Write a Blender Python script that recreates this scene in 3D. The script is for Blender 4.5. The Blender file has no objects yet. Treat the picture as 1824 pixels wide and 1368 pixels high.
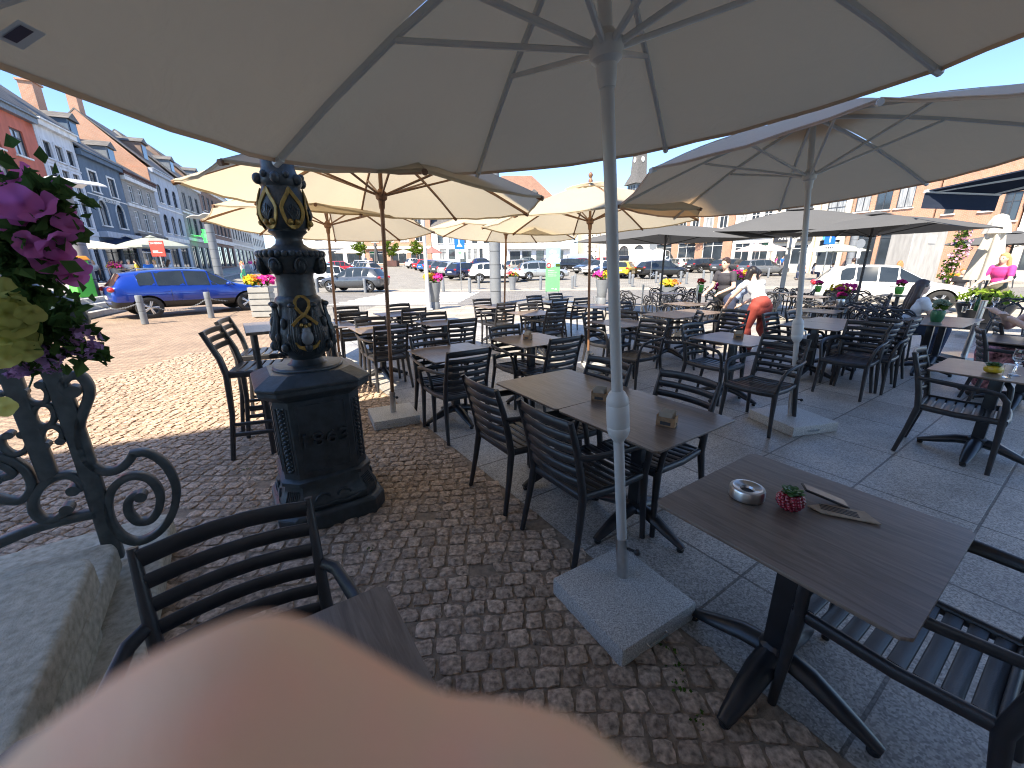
import bpy, bmesh, math, random
from mathutils import Vector as V, Matrix
random.seed(7)
C = bpy.context.scene.collection
SC = bpy.context.scene
PI = math.pi
R = math.radians
# ------------------------------------------------------------------ camera
FPX, PITCH, ROLL, EYE = 725.0, R(16.5), R(.45), 1.6
cam_d = bpy.data.cameras.new('camera'); cam = bpy.data.objects.new('camera', cam_d); C.objects.link(cam)
r0, u0, f0 = V((1,0,0)), V((0,math.sin(PITCH),math.cos(PITCH))), V((0,math.cos(PITCH),-math.sin(PITCH)))
cr = r0*math.cos(ROLL)-u0*math.sin(ROLL); cu = r0*math.sin(ROLL)+u0*math.cos(ROLL)
cm = Matrix((cr, cu, -f0)).transposed().to_4x4(); cm.translation = V((0,0,EYE))
cam.matrix_world = cm
cam_d.sensor_width = 36; cam_d.lens = FPX/1824*36; cam_d.clip_start = .01; cam_d.clip_end = 2000
cam_d.dof.use_dof = True; cam_d.dof.focus_distance = 3.6; cam_d.dof.aperture_fstop = 6.5
SC.camera = cam
# ------------------------------------------------------------------ light
SUN_H = V((-.53,-.85)).normalized(); SUN_EL = R(50)
w = bpy.data.worlds.new('World'); SC.world = w; w.use_nodes = True
nt = w.node_tree; bg = nt.nodes['Background']; sky = nt.nodes.new('ShaderNodeTexSky'); sky.sky_type = 'NISHITA'
sky.sun_disc = False; sky.sun_elevation = SUN_EL; sky.sun_rotation = math.atan2(SUN_H.x, SUN_H.y); sky.altitude = 2000; sky.air_density = .9; sky.dust_density = .1; sky.ozone_density = 4
nt.links.new(sky.outputs[0], bg.inputs[0]); bg.inputs[1].default_value = .062
sd = bpy.data.lights.new('sun','SUN'); sd.energy = 2.0; sd.angle = R(.5); sd.color = (1,.89,.73)
sun = bpy.data.objects.new('sun', sd); C.objects.link(sun)
tosun = V((SUN_H.x*math.cos(SUN_EL), SUN_H.y*math.cos(SUN_EL), math.sin(SUN_EL)))
sun.rotation_euler = tosun.to_track_quat('Z','Y').to_euler()
SC.view_settings.view_transform = 'Standard'; SC.view_settings.look = 'None'; SC.view_settings.exposure = 2.7; SC.view_settings.gamma = 1
SC.cycles.use_denoising = True; SC.cycles.max_bounces = 7; SC.cycles.diffuse_bounces = 4; SC.cycles.transparent_max_bounces = 6
SC.cycles.sample_clamp_indirect = 6; SC.cycles.filter_width = 1.1
# ------------------------------------------------------------------ picture -> place helpers
def hz(x, y): return .026*max(0.0, min(y,110)-28)
def ray(px, py):
    x = (px-912)/FPX; y = -(py-684)/FPX
    return cr*x + cu*y + f0
def G(px, py, z=None):
    d = ray(px, py)
    if z is not None: return V((0,0,EYE)) + d*((z-EYE)/d.z)
    t = 2.0
    zz = 0.0
    for i in range(60):
        t = (zz-EYE)/d.z if d.z < -1e-4 else 120
        t = max(1, min(t, 130)); p = V((0,0,EYE))+d*t; zz = zz*.5+hz(p.x,p.y)*.5
    return V((p.x, p.y, hz(p.x,p.y)))
def at(px, py, Y):
    d = ray(px, py); return V((0,0,EYE)) + d*(Y/d.y)
def on_plane(px, py, p0, n):
    d = ray(px, py); o = V((0,0,EYE)); return o + d*((p0-o).dot(n)/d.dot(n))
GA = R(34); E2 = V((math.cos(GA), math.sin(GA), 0)); E1 = V((-math.sin(GA), math.cos(GA), 0))
# ------------------------------------------------------------------ mesh builder
class MB:
    def __init__(s): s.v=[]; s.f=[]; s.mi=[]; s.M=Matrix.Identity(4); s.m=0
    def add(s, pts, faces, m=None):
        b=len(s.v); s.v += [tuple(s.M@V(p)) for p in pts]
        for f in faces: s.f.append(tuple(b+i for i in f)); s.mi.append(s.m if m is None else m)
    def box(s, c, d, rot=None, m=None, taper=1.0):
        x,y,z = d[0]/2,d[1]/2,d[2]/2; pts=[]
        for k,(a,b) in enumerate(((-1,-1),(1,-1),(1,1),(-1,1))): pts.append(V((a*x,b*y,-z)))
        for k,(a,b) in enumerate(((-1,-1),(1,-1),(1,1),(-1,1))): pts.append(V((a*x*taper,b*y*taper,z)))
        if rot is not None: pts=[rot@p for p in pts]
        s.add([p+V(c) for p in pts], [(3,2,1,0),(4,5,6,7),(0,1,5,4),(1,2,6,5),(2,3,7,6),(3,0,4,7)], m)
    def tube(s, pts, r, n=8, closed=False, cap=True, m=None):
        pts=[V(p) for p in pts]; k=len(pts); rr=r if isinstance(r,(list,tuple)) else [r]*k
        T=[]
        for i in range(k):
            a=pts[(i-1)%k] if closed or i>0 else pts[i]; b=pts[(i+1)%k] if closed or i<k-1 else pts[i]
            T.append((b-a).normalized() if (b-a).length>1e-9 else V((0,0,1)))
        ref=V((0,0,1)) if abs(T[0].z)<.9 else V((1,0,0)); nrm=(ref-T[0]*ref.dot(T[0])).normalized(); out=[]
        for i in range(k):
            nrm=(nrm-T[i]*nrm.dot(T[i])); nrm=nrm.normalized() if nrm.length>1e-6 else V((1,0,0)); bi=T[i].cross(nrm)
            for j in range(n):
                a=2*PI*j/n; out.append(pts[i]+(nrm*math.cos(a)+bi*math.sin(a))*rr[i])
        fs=[]
        for i in range(k if closed else k-1):
            i2=(i+1)%k
            for j in range(n): fs.append((i*n+j,i*n+(j+1)%n,i2*n+(j+1)%n,i2*n+j))
        if cap and not closed: fs.append(tuple(range(n-1,-1,-1))); fs.append(tuple((k-1)*n+j for j in range(n)))
        s.add(out, fs, m)
    def cyl(s, a, b, r, r2=None, n=12, m=None): s.tube([a,b],[r,r if r2 is None else r2],n,m=m)
    def bar(s, pts, w, h, up=(0,0,1), rnd=.25, m=None, closed=False):
        pts=[V(p) for p in pts]; up=V(up); k=len(pts)
        W=w if isinstance(w,(list,tuple)) else [w]*k; H=h if isinstance(h,(list,tuple)) else [h]*k
        out=[]
        for i in range(k):
            a=pts[(i-1)%k] if closed or i>0 else pts[i]; b=pts[(i+1)%k] if closed or i<k-1 else pts[i]
            t=(b-a).normalized(); sd=t.cross(up); sd=sd.normalized() if sd.length>1e-5 else V((1,0,0)); nn=sd.cross(t)
            x,y=W[i]/2,H[i]/2; c=min(x,y)*rnd*2
            for (p,q) in ((x-c,y),(x,y-c),(x,-y+c),(x-c,-y),(-x+c,-y),(-x,-y+c),(-x,y-c),(-x+c,y)): out.append(pts[i]+sd*p+nn*q)
        fs=[]; n=8
        for i in range(k if closed else k-1):
            i2=(i+1)%k
            for j in range(n): fs.append((i*n+j,i2*n+j,i2*n+(j+1)%n,i*n+(j+1)%n))
        if not closed: fs.append(tuple(range(n))); fs.append(tuple((k-1)*n+j for j in range(n-1,-1,-1)))
        s.add(out, fs, m)
    def lathe(s, prof, n=24, c=(0,0,0), m=None, sx=1, sy=1, mod=None, cap=True):
        out=[]; c=V(c)
        for (r,z) in prof:
            for j in range(n):
                a=2*PI*j/n; q=r*(1+(mod(a,z) if mod else 0)); out.append(c+V((q*math.cos(a)*sx,q*math.sin(a)*sy,z)))
        fs=[(i*n+j,i*n+(j+1)%n,(i+1)*n+(j+1)%n,(i+1)*n+j) for i in range(len(prof)-1) for j in range(n)]
        if cap:
            if prof[0][0]>1e-4: fs.append(tuple(range(n-1,-1,-1)))
            if prof[-1][0]>1e-4: fs.append(tuple((len(prof)-1)*n+j for j in range(n)))
        s.add(out, fs, m)
    def ngon_lathe(s, rows, c=(0,0,0), m=None):          # rows: list of (polygon pts 2d list, z)
        n=len(rows[0][0]); out=[V((p[0],p[1],z))+V(c) for poly,z in rows for p in poly]
        fs=[(i*n+j,i*n+(j+1)%n,(i+1)*n+(j+1)%n,(i+1)*n+j) for i in range(len(rows)-1) for j in range(n)]
        fs.append(tuple(range(n-1,-1,-1))); fs.append(tuple((len(rows)-1)*n+j for j in range(n)))
        s.add(out, fs, m)
    def prism(s, poly, z0, z1, m=None):
        n=len(poly); out=[V((p[0],p[1],z0)) for p in poly]+[V((p[0],p[1],z1)) for p in poly]
        s.add(out, [tuple(range(n-1,-1,-1)),tuple(range(n,2*n))]+[(j,(j+1)%n,n+(j+1)%n,n+j) for j in range(n)], m)
    def ell(s, c, r, n=12, k=8, rot=None, m=None):
        c=V(c); r=(r,r,r) if not isinstance(r,(list,tuple)) else r; out=[]
        for i in range(k+1):
            p=PI*i/k
            for j in range(n):
                a=2*PI*j/n; q=V((r[0]*math.sin(p)*math.cos(a), r[1]*math.sin(p)*math.sin(a), -r[2]*math.cos(p)))
                if rot is not None: q=rot@q
                out.append(c+q)
        s.add(out, [(i*n+j,i*n+(j+1)%n,(i+1)*n+(j+1)%n,(i+1)*n+j) for i in range(k) for j in range(n)], m)
    def quad(s, a,b,c,d, m=None): s.add([a,b,c,d],[(0,1,2,3)],m)
    def build(s, name, mats, parent=None, bevel=0, ang=40, seg=1, weld=True):
        me=bpy.data.meshes.new(name); me.from_pydata(s.v,[],s.f)
        mats=mats if isinstance(mats,(list,tuple)) else [mats]
        for m in mats: me.materials.append(m)
        if len(mats)>1: me.polygons.foreach_set('material_index', [min(i,len(mats)-1) for i in s.mi])
        bm=bmesh.new(); bm.from_mesh(me)
        if weld: bmesh.ops.remove_doubles(bm, verts=bm.verts, dist=1e-5)
        if bevel:
            es=[e for e in bm.edges if len(e.link_faces)==2 and e.calc_face_angle(0)>R(30)]
            if es: bmesh.ops.bevel(bm, geom=es, offset=bevel, segments=seg, affect='EDGES', profile=.6, clamp_overlap=True)
        for f in bm.faces: f.smooth=True
        bm.to_mesh(me); bm.free(); me.set_sharp_from_angle(angle=R(ang))
        return link(name, me, parent)
def link(name, me, parent=None):
    o=bpy.data.objects.new(name, me); C.objects.link(o)
    if parent is not None: o.parent=parent
    return o
def thing(name, label, cat, loc=(0,0,0), rz=0, group=None):
    o=bpy.data.objects.new(name, None); C.objects.link(o); o.location=loc; o.rotation_euler=(0,0,rz); o.empty_display_size=.1
    return tag(o,label,cat,group)
def tag(o, label, cat, group=None):
    if label: o['label']=label
    if cat: o['category']=cat
    if group: o['group']=group
    return o
def struct(o): o['kind']='structure'; return o
def stuff(o, label, cat): o['kind']='stuff'; o['label']=label; o['category']=cat; return o
def dup(root, loc, rz, label=None, group=None, mats=None, tilt=None):
    def cp(o, par):
        c=o.copy(); C.objects.link(c)
        if par is not None: c.parent=par
        if mats:
            for sl in c.material_slots:
                if sl.material and sl.material.name in mats:
                    nm=mats[sl.material.name]; sl.link='OBJECT'; sl.material=nm
        for ch in list(o.children): cp(ch, c)
        return c
    r=cp(root,None); r.location=loc; r.rotation_euler=(0,0,rz) if tilt is None else tilt
    if label: r['label']=label
    if group: r['group']=group
    return r
def evaluated(o):
    dg=bpy.context.evaluated_depsgraph_get(); dg.update(); e=o.evaluated_get(dg); me=bpy.data.meshes.new_from_object(e); return me
def remesh(mb, vox, smooth=4):
    me=bpy.data.meshes.new('tmp'); me.from_pydata(mb.v,[],mb.f); o=link('tmp',me)
    m=o.modifiers.new('r','REMESH'); m.mode='VOXEL'; m.voxel_size=vox
    if smooth: q=o.modifiers.new('s','SMOOTH'); q.iterations=smooth; q.factor=.5
    out=evaluated(o); bpy.data.objects.remove(o); bpy.data.meshes.remove(me)
    for p in out.polygons: p.use_smooth=True
    return out
def text_mb(mb, s, size, M4, depth=.004, m=None, align='CENTER', font_scale_x=1.0):
    cu_=bpy.data.curves.new('t','FONT'); cu_.body=s; cu_.size=size; cu_.extrude=depth/2; cu_.align_x=align; cu_.align_y='CENTER'; cu_.resolution_u=2
    o=link('t',cu_); me=evaluated(o); bpy.data.objects.remove(o); bpy.data.curves.remove(cu_)
    old=mb.M; mb.M=old@M4
    mb.add([V((v.co.x*font_scale_x,v.co.y,v.co.z)) for v in me.vertices],[tuple(p.vertices) for p in me.polygons],m); mb.M=old
    bpy.data.meshes.remove(me)
# upright text plane: text x->+X, text y->+Z, normal -> -Y
UPR = Matrix.Rotation(PI/2,4,'X')
# ------------------------------------------------------------------ materials
def newmat(name):
    m=bpy.data.materials.new(name); m.use_nodes=True; return m, m.node_tree.nodes, m.node_tree.links, m.node_tree.nodes['Principled BSDF']
def c4(c,k=1.0): return (min(1,c[0]*k),min(1,c[1]*k),min(1,c[2]*k),1)
def M(name, col, rough=.6, metal=0, var=.12, vs=6., bump=0, bs=80., spec=.5, coat=0, island=0, emit=0, detail=4, col2=None, sss=0, stretch=None, trans=0):
    m,N,L,B=newmat(name); tc=N.new('ShaderNodeTexCoord'); src=tc.outputs['Object']
    if stretch:
        mp=N.new('ShaderNodeMapping'); mp.inputs['Scale'].default_value=stretch; L.new(src,mp.inputs[0]); src=mp.outputs[0]
    nz=N.new('ShaderNodeTexNoise'); nz.inputs['Scale'].default_value=vs; nz.inputs['Detail'].default_value=detail; L.new(src,nz.inputs['Vector'])
    rp=N.new('ShaderNodeValToRGB'); rp.color_ramp.elements[0].position=.3; rp.color_ramp.elements[1].position=.7
    rp.color_ramp.elements[0].color=c4(col,1-var); rp.color_ramp.elements[1].color=c4(col2 or col,1+var); L.new(nz.outputs['Fac'],rp.inputs[0])
    out=rp.outputs[0]
    if island:
        ge=N.new('ShaderNodeNewGeometry'); mx=N.new('ShaderNodeMix'); mx.data_type='RGBA'; mx.blend_type='MULTIPLY'; mx.inputs[0].default_value=1
        r2=N.new('ShaderNodeMapRange'); r2.inputs[3].default_value=1-island; r2.inputs[4].default_value=1+island; L.new(ge.outputs['Random Per Island'],r2.inputs[0])
        L.new(out,mx.inputs[6]); L.new(r2.outputs[0],mx.inputs[7]); out=mx.outputs[2]
    L.new(out,B.inputs['Base Color'])
    B.inputs['Roughness'].default_value=rough; B.inputs['Metallic'].default_value=metal; B.inputs['Specular IOR Level'].default_value=spec; B.inputs['Coat Weight'].default_value=coat
    B.inputs['Coat Roughness'].default_value=.05; B.inputs['Subsurface Weight'].default_value=sss
    if sss: B.inputs['Subsurface Radius'].default_value=(.012,.005,.003); B.inputs['Subsurface Scale'].default_value=1
    if trans: B.inputs['Transmission Weight'].default_value=trans; B.inputs['IOR'].default_value=1.45
    if emit: B.inputs['Emission Strength'].default_value=emit; B.inputs['Emission Color'].default_value=c4(col)
    if bump:
        n2=N.new('ShaderNodeTexNoise'); n2.inputs['Scale'].default_value=bs; n2.inputs['Detail'].default_value=6; L.new(src,n2.inputs['Vector'])
        bp=N.new('ShaderNodeBump'); bp.inputs['Strength'].default_value=min(1,bump); bp.inputs['Distance'].default_value=.01 if bump<=1 else .03; L.new(n2.outputs['Fac'],bp.inputs['Height']); L.new(bp.outputs[0],B.inputs['Normal'])
    return m
def cloth(name, col, tl=.5, tcol=None):                 # woven fabric that lets some light through
    m,N,L,B=newmat(name); tc=N.new('ShaderNodeTexCoord')
    nz=N.new('ShaderNodeTexNoise'); nz.inputs['Scale'].default_value=2.2; nz.inputs['Detail'].default_value=5; L.new(tc.outputs['Object'],nz.inputs['Vector'])
    rp=N.new('ShaderNodeValToRGB'); rp.color_ramp.elements[0].color=c4(col,.9); rp.color_ramp.elements[1].color=c4(col,1.06); L.new(nz.outputs['Fac'],rp.inputs[0])
    wv=N.new('ShaderNodeTexNoise'); wv.inputs['Scale'].default_value=420; L.new(tc.outputs['Object'],wv.inputs['Vector'])
    wk=N.new('ShaderNodeTexNoise'); wk.inputs['Scale'].default_value=5; wk.inputs['Detail'].default_value=3; wk.inputs['Distortion'].default_value=1.5; L.new(tc.outputs['Object'],wk.inputs['Vector'])
    b0=N.new('ShaderNodeBump'); b0.inputs['Strength'].default_value=.35; b0.inputs['Distance'].default_value=.03; L.new(wk.outputs['Fac'],b0.inputs['Height'])
    bp=N.new('ShaderNodeBump'); bp.inputs['Strength'].default_value=.3; bp.inputs['Distance'].default_value=.004; L.new(wv.outputs['Fac'],bp.inputs['Height']); L.new(b0.outputs[0],bp.inputs['Normal'])
    df=N.new('ShaderNodeBsdfDiffuse'); tr=N.new('ShaderNodeBsdfTranslucent'); mx=N.new('ShaderNodeMixShader'); mx.inputs[0].default_value=tl
    L.new(rp.outputs[0],df.inputs[0]); tr.inputs[0].default_value=c4(tcol or col); L.new(bp.outputs[0],df.inputs['Normal'])
    L.new(df.outputs[0],mx.inputs[1]); L.new(tr.outputs[0],mx.inputs[2]); L.new(mx.outputs[0],N['Material Output'].inputs[0]); N.remove(B)
    return m
def brickmat(name, c1, c2, mortar, bw=.24, bh=.075, ms=.012, rough=.85):
    m,N,L,B=newmat(name); tc=N.new('ShaderNodeTexCoord'); sx=N.new('ShaderNodeSeparateXYZ'); L.new(tc.outputs['Object'],sx.inputs[0])
    ad=N.new('ShaderNodeMath'); L.new(sx.outputs[0],ad.inputs[0]); L.new(sx.outputs[1],ad.inputs[1]); cb=N.new('ShaderNodeCombineXYZ'); L.new(ad.outputs[0],cb.inputs[0]); L.new(sx.outputs[2],cb.inputs[1])
    bk=N.new('ShaderNodeTexBrick'); bk.inputs['Scale'].default_value=1; bk.inputs['Brick Width'].default_value=bw; bk.inputs['Row Height'].default_value=bh; bk.inputs['Mortar Size'].default_value=ms
    bk.inputs['Color1'].default_value=c4(c1); bk.inputs['Color2'].default_value=c4(c2); bk.inputs['Mortar'].default_value=c4(mortar); L.new(cb.outputs[0],bk.inputs['Vector'])
    nz=N.new('ShaderNodeTexNoise'); nz.inputs['Scale'].default_value=.9; nz.inputs['Detail'].default_value=5; L.new(tc.outputs['Object'],nz.inputs['Vector'])
    mr=N.new('ShaderNodeMapRange'); mr.inputs[3].default_value=.75; mr.inputs[4].default_value=1.2; L.new(nz.outputs['Fac'],mr.inputs[0])
    mx=N.new('ShaderNodeMix'); mx.data_type='RGBA'; mx.blend_type='MULTIPLY'; mx.inputs[0].default_value=1; L.new(bk.outputs['Color'],mx.inputs[6]); L.new(mr.outputs[0],mx.inputs[7])
    L.new(mx.outputs[2],B.inputs['Base Color']); B.inputs['Roughness'].default_value=rough
    bp=N.new('ShaderNodeBump'); bp.inputs['Strength'].default_value=.5; bp.inputs['Distance'].default_value=.01; bp.invert=True; L.new(bk.outputs['Fac'],bp.inputs['Height']); L.new(bp.outputs[0],B.inputs['Normal'])
    return m
# ------------------------------------------------------------------ shared materials
def pavemat(name, c1, c2, mortar, bw, bh, ms, ang, rough=.5, speck=.35, off=(0,0), stain=.25, dist=.003, spec=.5):
    m,N,L,B=newmat(name); tc=N.new('ShaderNodeTexCoord'); mp=N.new('ShaderNodeMapping'); mp.vector_type='POINT'
    mp.inputs['Rotation'].default_value=(0,0,-ang); mp.inputs['Location'].default_value=(off[0],off[1],0); L.new(tc.outputs['Object'],mp.inputs[0])
    bk=N.new('ShaderNodeTexBrick'); bk.offset=0 if bw==.83 else .5; bk.inputs['Scale'].default_value=1; bk.inputs['Brick Width'].default_value=bw; bk.inputs['Row Height'].default_value=bh; bk.inputs['Mortar Size'].default_value=ms; bk.inputs['Mortar Smooth'].default_value=.2
    bk.inputs['Color1'].default_value=c4(c1); bk.inputs['Color2'].default_value=c4(c2); bk.inputs['Mortar'].default_value=c4(mortar); L.new(mp.outputs[0],bk.inputs['Vector'])
    fine=N.new('ShaderNodeTexVoronoi'); fine.inputs['Scale'].default_value=130; L.new(tc.outputs['Object'],fine.inputs['Vector'])
    r1=N.new('ShaderNodeMapRange'); r1.inputs[1].default_value=0; r1.inputs[2].default_value=1; r1.inputs[3].default_value=1-speck; r1.inputs[4].default_value=1+speck
    sxx=N.new('ShaderNodeSeparateColor'); L.new(fine.outputs['Color'],sxx.inputs[0]); L.new(sxx.outputs[0],r1.inputs[0])
    big=N.new('ShaderNodeTexNoise'); big.inputs['Scale'].default_value=1.1; big.inputs['Detail'].default_value=7; big.inputs['Roughness'].default_value=.65; L.new(tc.outputs['Object'],big.inputs['Vector'])
    r2=N.new('ShaderNodeMapRange'); r2.inputs[1].default_value=.3; r2.inputs[2].default_value=.7; r2.inputs[3].default_value=1-stain; r2.inputs[4].default_value=1+stain; L.new(big.outputs['Fac'],r2.inputs[0])
    mu=N.new('ShaderNodeMath'); mu.operation='MULTIPLY'; L.new(r1.outputs[0],mu.inputs[0]); L.new(r2.outputs[0],mu.inputs[1])
    mx=N.new('ShaderNodeMix'); mx.data_type='RGBA'; mx.blend_type='MULTIPLY'; mx.inputs[0].default_value=1; L.new(bk.outputs['Color'],mx.inputs[6]); L.new(mu.outputs[0],mx.inputs[7]); L.new(mx.outputs[2],B.inputs['Base Color'])
    r3=N.new('ShaderNodeMapRange'); r3.inputs[1].default_value=.3; r3.inputs[2].default_value=.7; r3.inputs[3].default_value=rough-.1; r3.inputs[4].default_value=rough+.12; L.new(big.outputs['Fac'],r3.inputs[0]); L.new(r3.outputs[0],B.inputs['Roughness'])
    B.inputs['Specular IOR Level'].default_value=spec
    b1=N.new('ShaderNodeBump'); b1.invert=True; b1.inputs['Strength'].default_value=.7; b1.inputs['Distance'].default_value=dist*2; L.new(bk.outputs['Fac'],b1.inputs['Height'])
    b2=N.new('ShaderNodeBump'); b2.inputs['Strength'].default_value=.35; b2.inputs['Distance'].default_value=dist; L.new(sxx.outputs[0],b2.inputs['Height']); L.new(b1.outputs[0],b2.inputs['Normal']); L.new(b2.outputs[0],B.inputs['Normal'])
    return m
m_slab = pavemat('granite_slabs',(.34,.325,.295),(.39,.37,.335),(.14,.13,.115),.83,.62,.008,GA,rough=.42,off=(-.34,.44),speck=.45,stain=.38)
m_pale = pavemat('pale_pavement',(.34,.305,.25),(.375,.335,.28),(.25,.22,.18),1.2,.6,.012,0,rough=.7,speck=.12)
m_road = pavemat('road_setts',(.21,.2,.185),(.25,.24,.22),(.13,.12,.11),.17,.11,.016,0,rough=.75,speck=.2,stain=.2)
m_lot = pavemat('lot_setts',(.25,.237,.21),(.30,.283,.25),(.17,.16,.14),.2,.13,.018,R(20),rough=.8,speck=.2,stain=.22)
m_pink = pavemat('pink_setts',(.30,.215,.15),(.37,.27,.19),(.21,.155,.11),.135,.1,.014,R(-12),rough=.8,speck=.3,stain=.2,dist=.008)
m_sett = M('sett_stone',(.34,.245,.172),.7,var=.5,vs=45,bump=.9,bs=60,island=.22,col2=(.42,.315,.23),spec=.4,detail=8)
m_joint = M('joint_sand',(.27,.205,.145),.9,var=.3,vs=30,bump=.6,bs=200)
m_kerb = M('kerb_stone',(.42,.41,.38),.8,var=.12,vs=9,bump=.3,bs=90)
m_paint = M('road_paint',(.78,.77,.72),.7,var=.1,vs=14)
m_side = pavemat('sidewalk',(.36,.34,.31),(.4,.38,.345),(.22,.21,.2),.6,.4,.01,R(-24),rough=.75,speck=.15)
m_blk = M('black_resin',(.028,.028,.031),.34,var=.25,vs=14,bump=.12,bs=300,spec=.5)
m_blkm = M('black_steel',(.02,.021,.024),.32,var=.25,vs=10,spec=.55)
def woodlam(name,c1,c2,rough=.42):
    m,N,L,B=newmat(name); tc=N.new('ShaderNodeTexCoord'); mp=N.new('ShaderNodeMapping'); mp.inputs['Scale'].default_value=(28,2.2,2); L.new(tc.outputs['Object'],mp.inputs[0])
    nz=N.new('ShaderNodeTexNoise'); nz.inputs['Scale'].default_value=1.4; nz.inputs['Detail'].default_value=9; nz.inputs['Roughness'].default_value=.68; nz.inputs['Distortion'].default_value=1.2; L.new(mp.outputs[0],nz.inputs['Vector'])
    rp=N.new('ShaderNodeValToRGB'); rp.color_ramp.elements[0].position=.34; rp.color_ramp.elements[1].position=.66; rp.color_ramp.elements[0].color=c4(c1); rp.color_ramp.elements[1].color=c4(c2); L.new(nz.outputs['Fac'],rp.inputs[0]); L.new(rp.outputs[0],B.inputs['Base Color'])
    B.inputs['Roughness'].default_value=rough; bp=N.new('ShaderNodeBump'); bp.inputs['Strength'].default_value=.25; bp.inputs['Distance'].default_value=.002; L.new(nz.outputs['Fac'],bp.inputs['Height']); L.new(bp.outputs[0],B.inputs['Normal']); return m
m_top = woodlam('table_laminate',(.105,.078,.06),(.215,.168,.135),rough=.32)
m_granite = M('granite_base',(.48,.475,.45),.45,var=.5,vs=170,bump=.1,bs=200,detail=2)
m_steel = M('steel',(.55,.54,.52),.28,metal=1,var=.1,vs=30)
m_alu = M('grey_aluminium',(.55,.55,.53),.42,metal=0,var=.05,vs=5,spec=.5)
m_white = M('white_plastic',(.62,.62,.6),.4,var=.05)
m_wood = M('brown_pole_wood',(.20,.105,.055),.5,var=.3,vs=12,stretch=(6,6,.6),bump=.1)
m_taupe = cloth('taupe_canvas',(.70,.565,.44),.34,(.62,.42,.23))
m_cream = cloth('cream_canvas',(.62,.56,.44),.46,(.70,.60,.42))
m_greyc = cloth('grey_canvas',(.12,.122,.125),.10)
m_navy = cloth('navy_canvas',(.035,.045,.07),.08)
m_ivory = cloth('ivory_canvas',(.74,.70,.62),.3)
m_iron = M('dark_green_iron',(.036,.046,.052),.40,var=.35,vs=18,bump=.25,bs=40,spec=.5)
m_rail = M('railing_iron',(.06,.075,.08),.42,var=.3,vs=20,bump=.2,bs=60)
m_gold = M('gilding',(.34,.22,.06),.45,metal=.5,var=.35,vs=25)
m_stone = M('blue_stone',(.44,.40,.30),.85,var=.25,vs=34,bump=.4,bs=160,col2=(.46,.425,.34),detail=10)
m_colg = M('column_grey',(.18,.195,.21),.5,metal=.0,var=.06)
m_seam = M('dark_seam',(.05,.055,.06),.7)
m_curt = M('curtained_glass',(.30,.31,.31),.12,var=.5,vs=2.2,spec=.8,stretch=(6,1,.4))
m_glassw = M('window_glass',(.035,.045,.055),.06,var=.3,vs=.7,spec=.8)
m_leaf = M('leaf_green',(.05,.10,.025),.55,var=.45,vs=9,island=.4)
m_leafd = M('leaf_dark',(.022,.045,.018),.55,var=.4,vs=9,island=.35)
m_skin = M('skin',(.70,.46,.34),.5,var=.06,vs=18,sss=.1)
m_skinf = M('fingertip_skin',(.92,.61,.37),.6,var=.07,vs=60,col2=(.92,.48,.31),detail=3,bump=.2,bs=900)
m_rubber = M('tyre_rubber',(.02,.02,.02),.8)
m_dplast = M('dark_plastic',(.025,.026,.028),.55)
m_chrome = M('rim_alloy',(.6,.6,.6),.3,metal=.9,var=.05)
m_tail = M('tail_lamp',(.45,.012,.012),.15,var=.2,vs=30,coat=.5)
m_head = M('head_lamp',(.6,.62,.64),.08,var=.2,vs=20,coat=1)
m_plate = M('number_plate',(.75,.75,.72),.5)
def petal(name,col,tl=.3):
    m,N,L,B=newmat(name); ge=N.new('ShaderNodeNewGeometry'); rp=N.new('ShaderNodeValToRGB'); rp.color_ramp.elements[0].color=c4(col,.6); rp.color_ramp.elements[1].color=c4(col,1.25); L.new(ge.outputs['Random Per Island'],rp.inputs[0])
    df=N.new('ShaderNodeBsdfDiffuse'); tr=N.new('ShaderNodeBsdfTranslucent'); mx=N.new('ShaderNodeMixShader'); mx.inputs[0].default_value=tl; L.new(rp.outputs[0],df.inputs[0]); L.new(rp.outputs[0],tr.inputs[0]); L.new(df.outputs[0],mx.inputs[1]); L.new(tr.outputs[0],mx.inputs[2]); L.new(mx.outputs[0],N['Material Output'].inputs[0]); N.remove(B); return m
p_mag=petal('petal_magenta',(.68,.20,.52),.5); p_pink=petal('petal_pink',(.75,.06,.36)); p_yel=petal('petal_yellow',(.8,.6,.05)); p_ora=petal('petal_orange',(.8,.3,.06)); p_lil=petal('petal_lilac',(.5,.3,.55)); p_ygr=petal('leaf_yellow_green',(.52,.52,.16),.5); p_leaf=petal('leaf_fresh',(.10,.17,.03),.4); p_wine=petal('petal_wine',(.35,.02,.12)); p_palepink=petal('petal_pale_pink',(.75,.42,.55)); p_red=petal('petal_red',(.7,.09,.10)); p_straw=petal('petal_straw',(.62,.42,.22)); p_dleaf=petal('leaf_deep',(.07,.13,.04),.35)  # p_leaf is the fresh green shared by pot foliage, climbers and weeds
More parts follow.
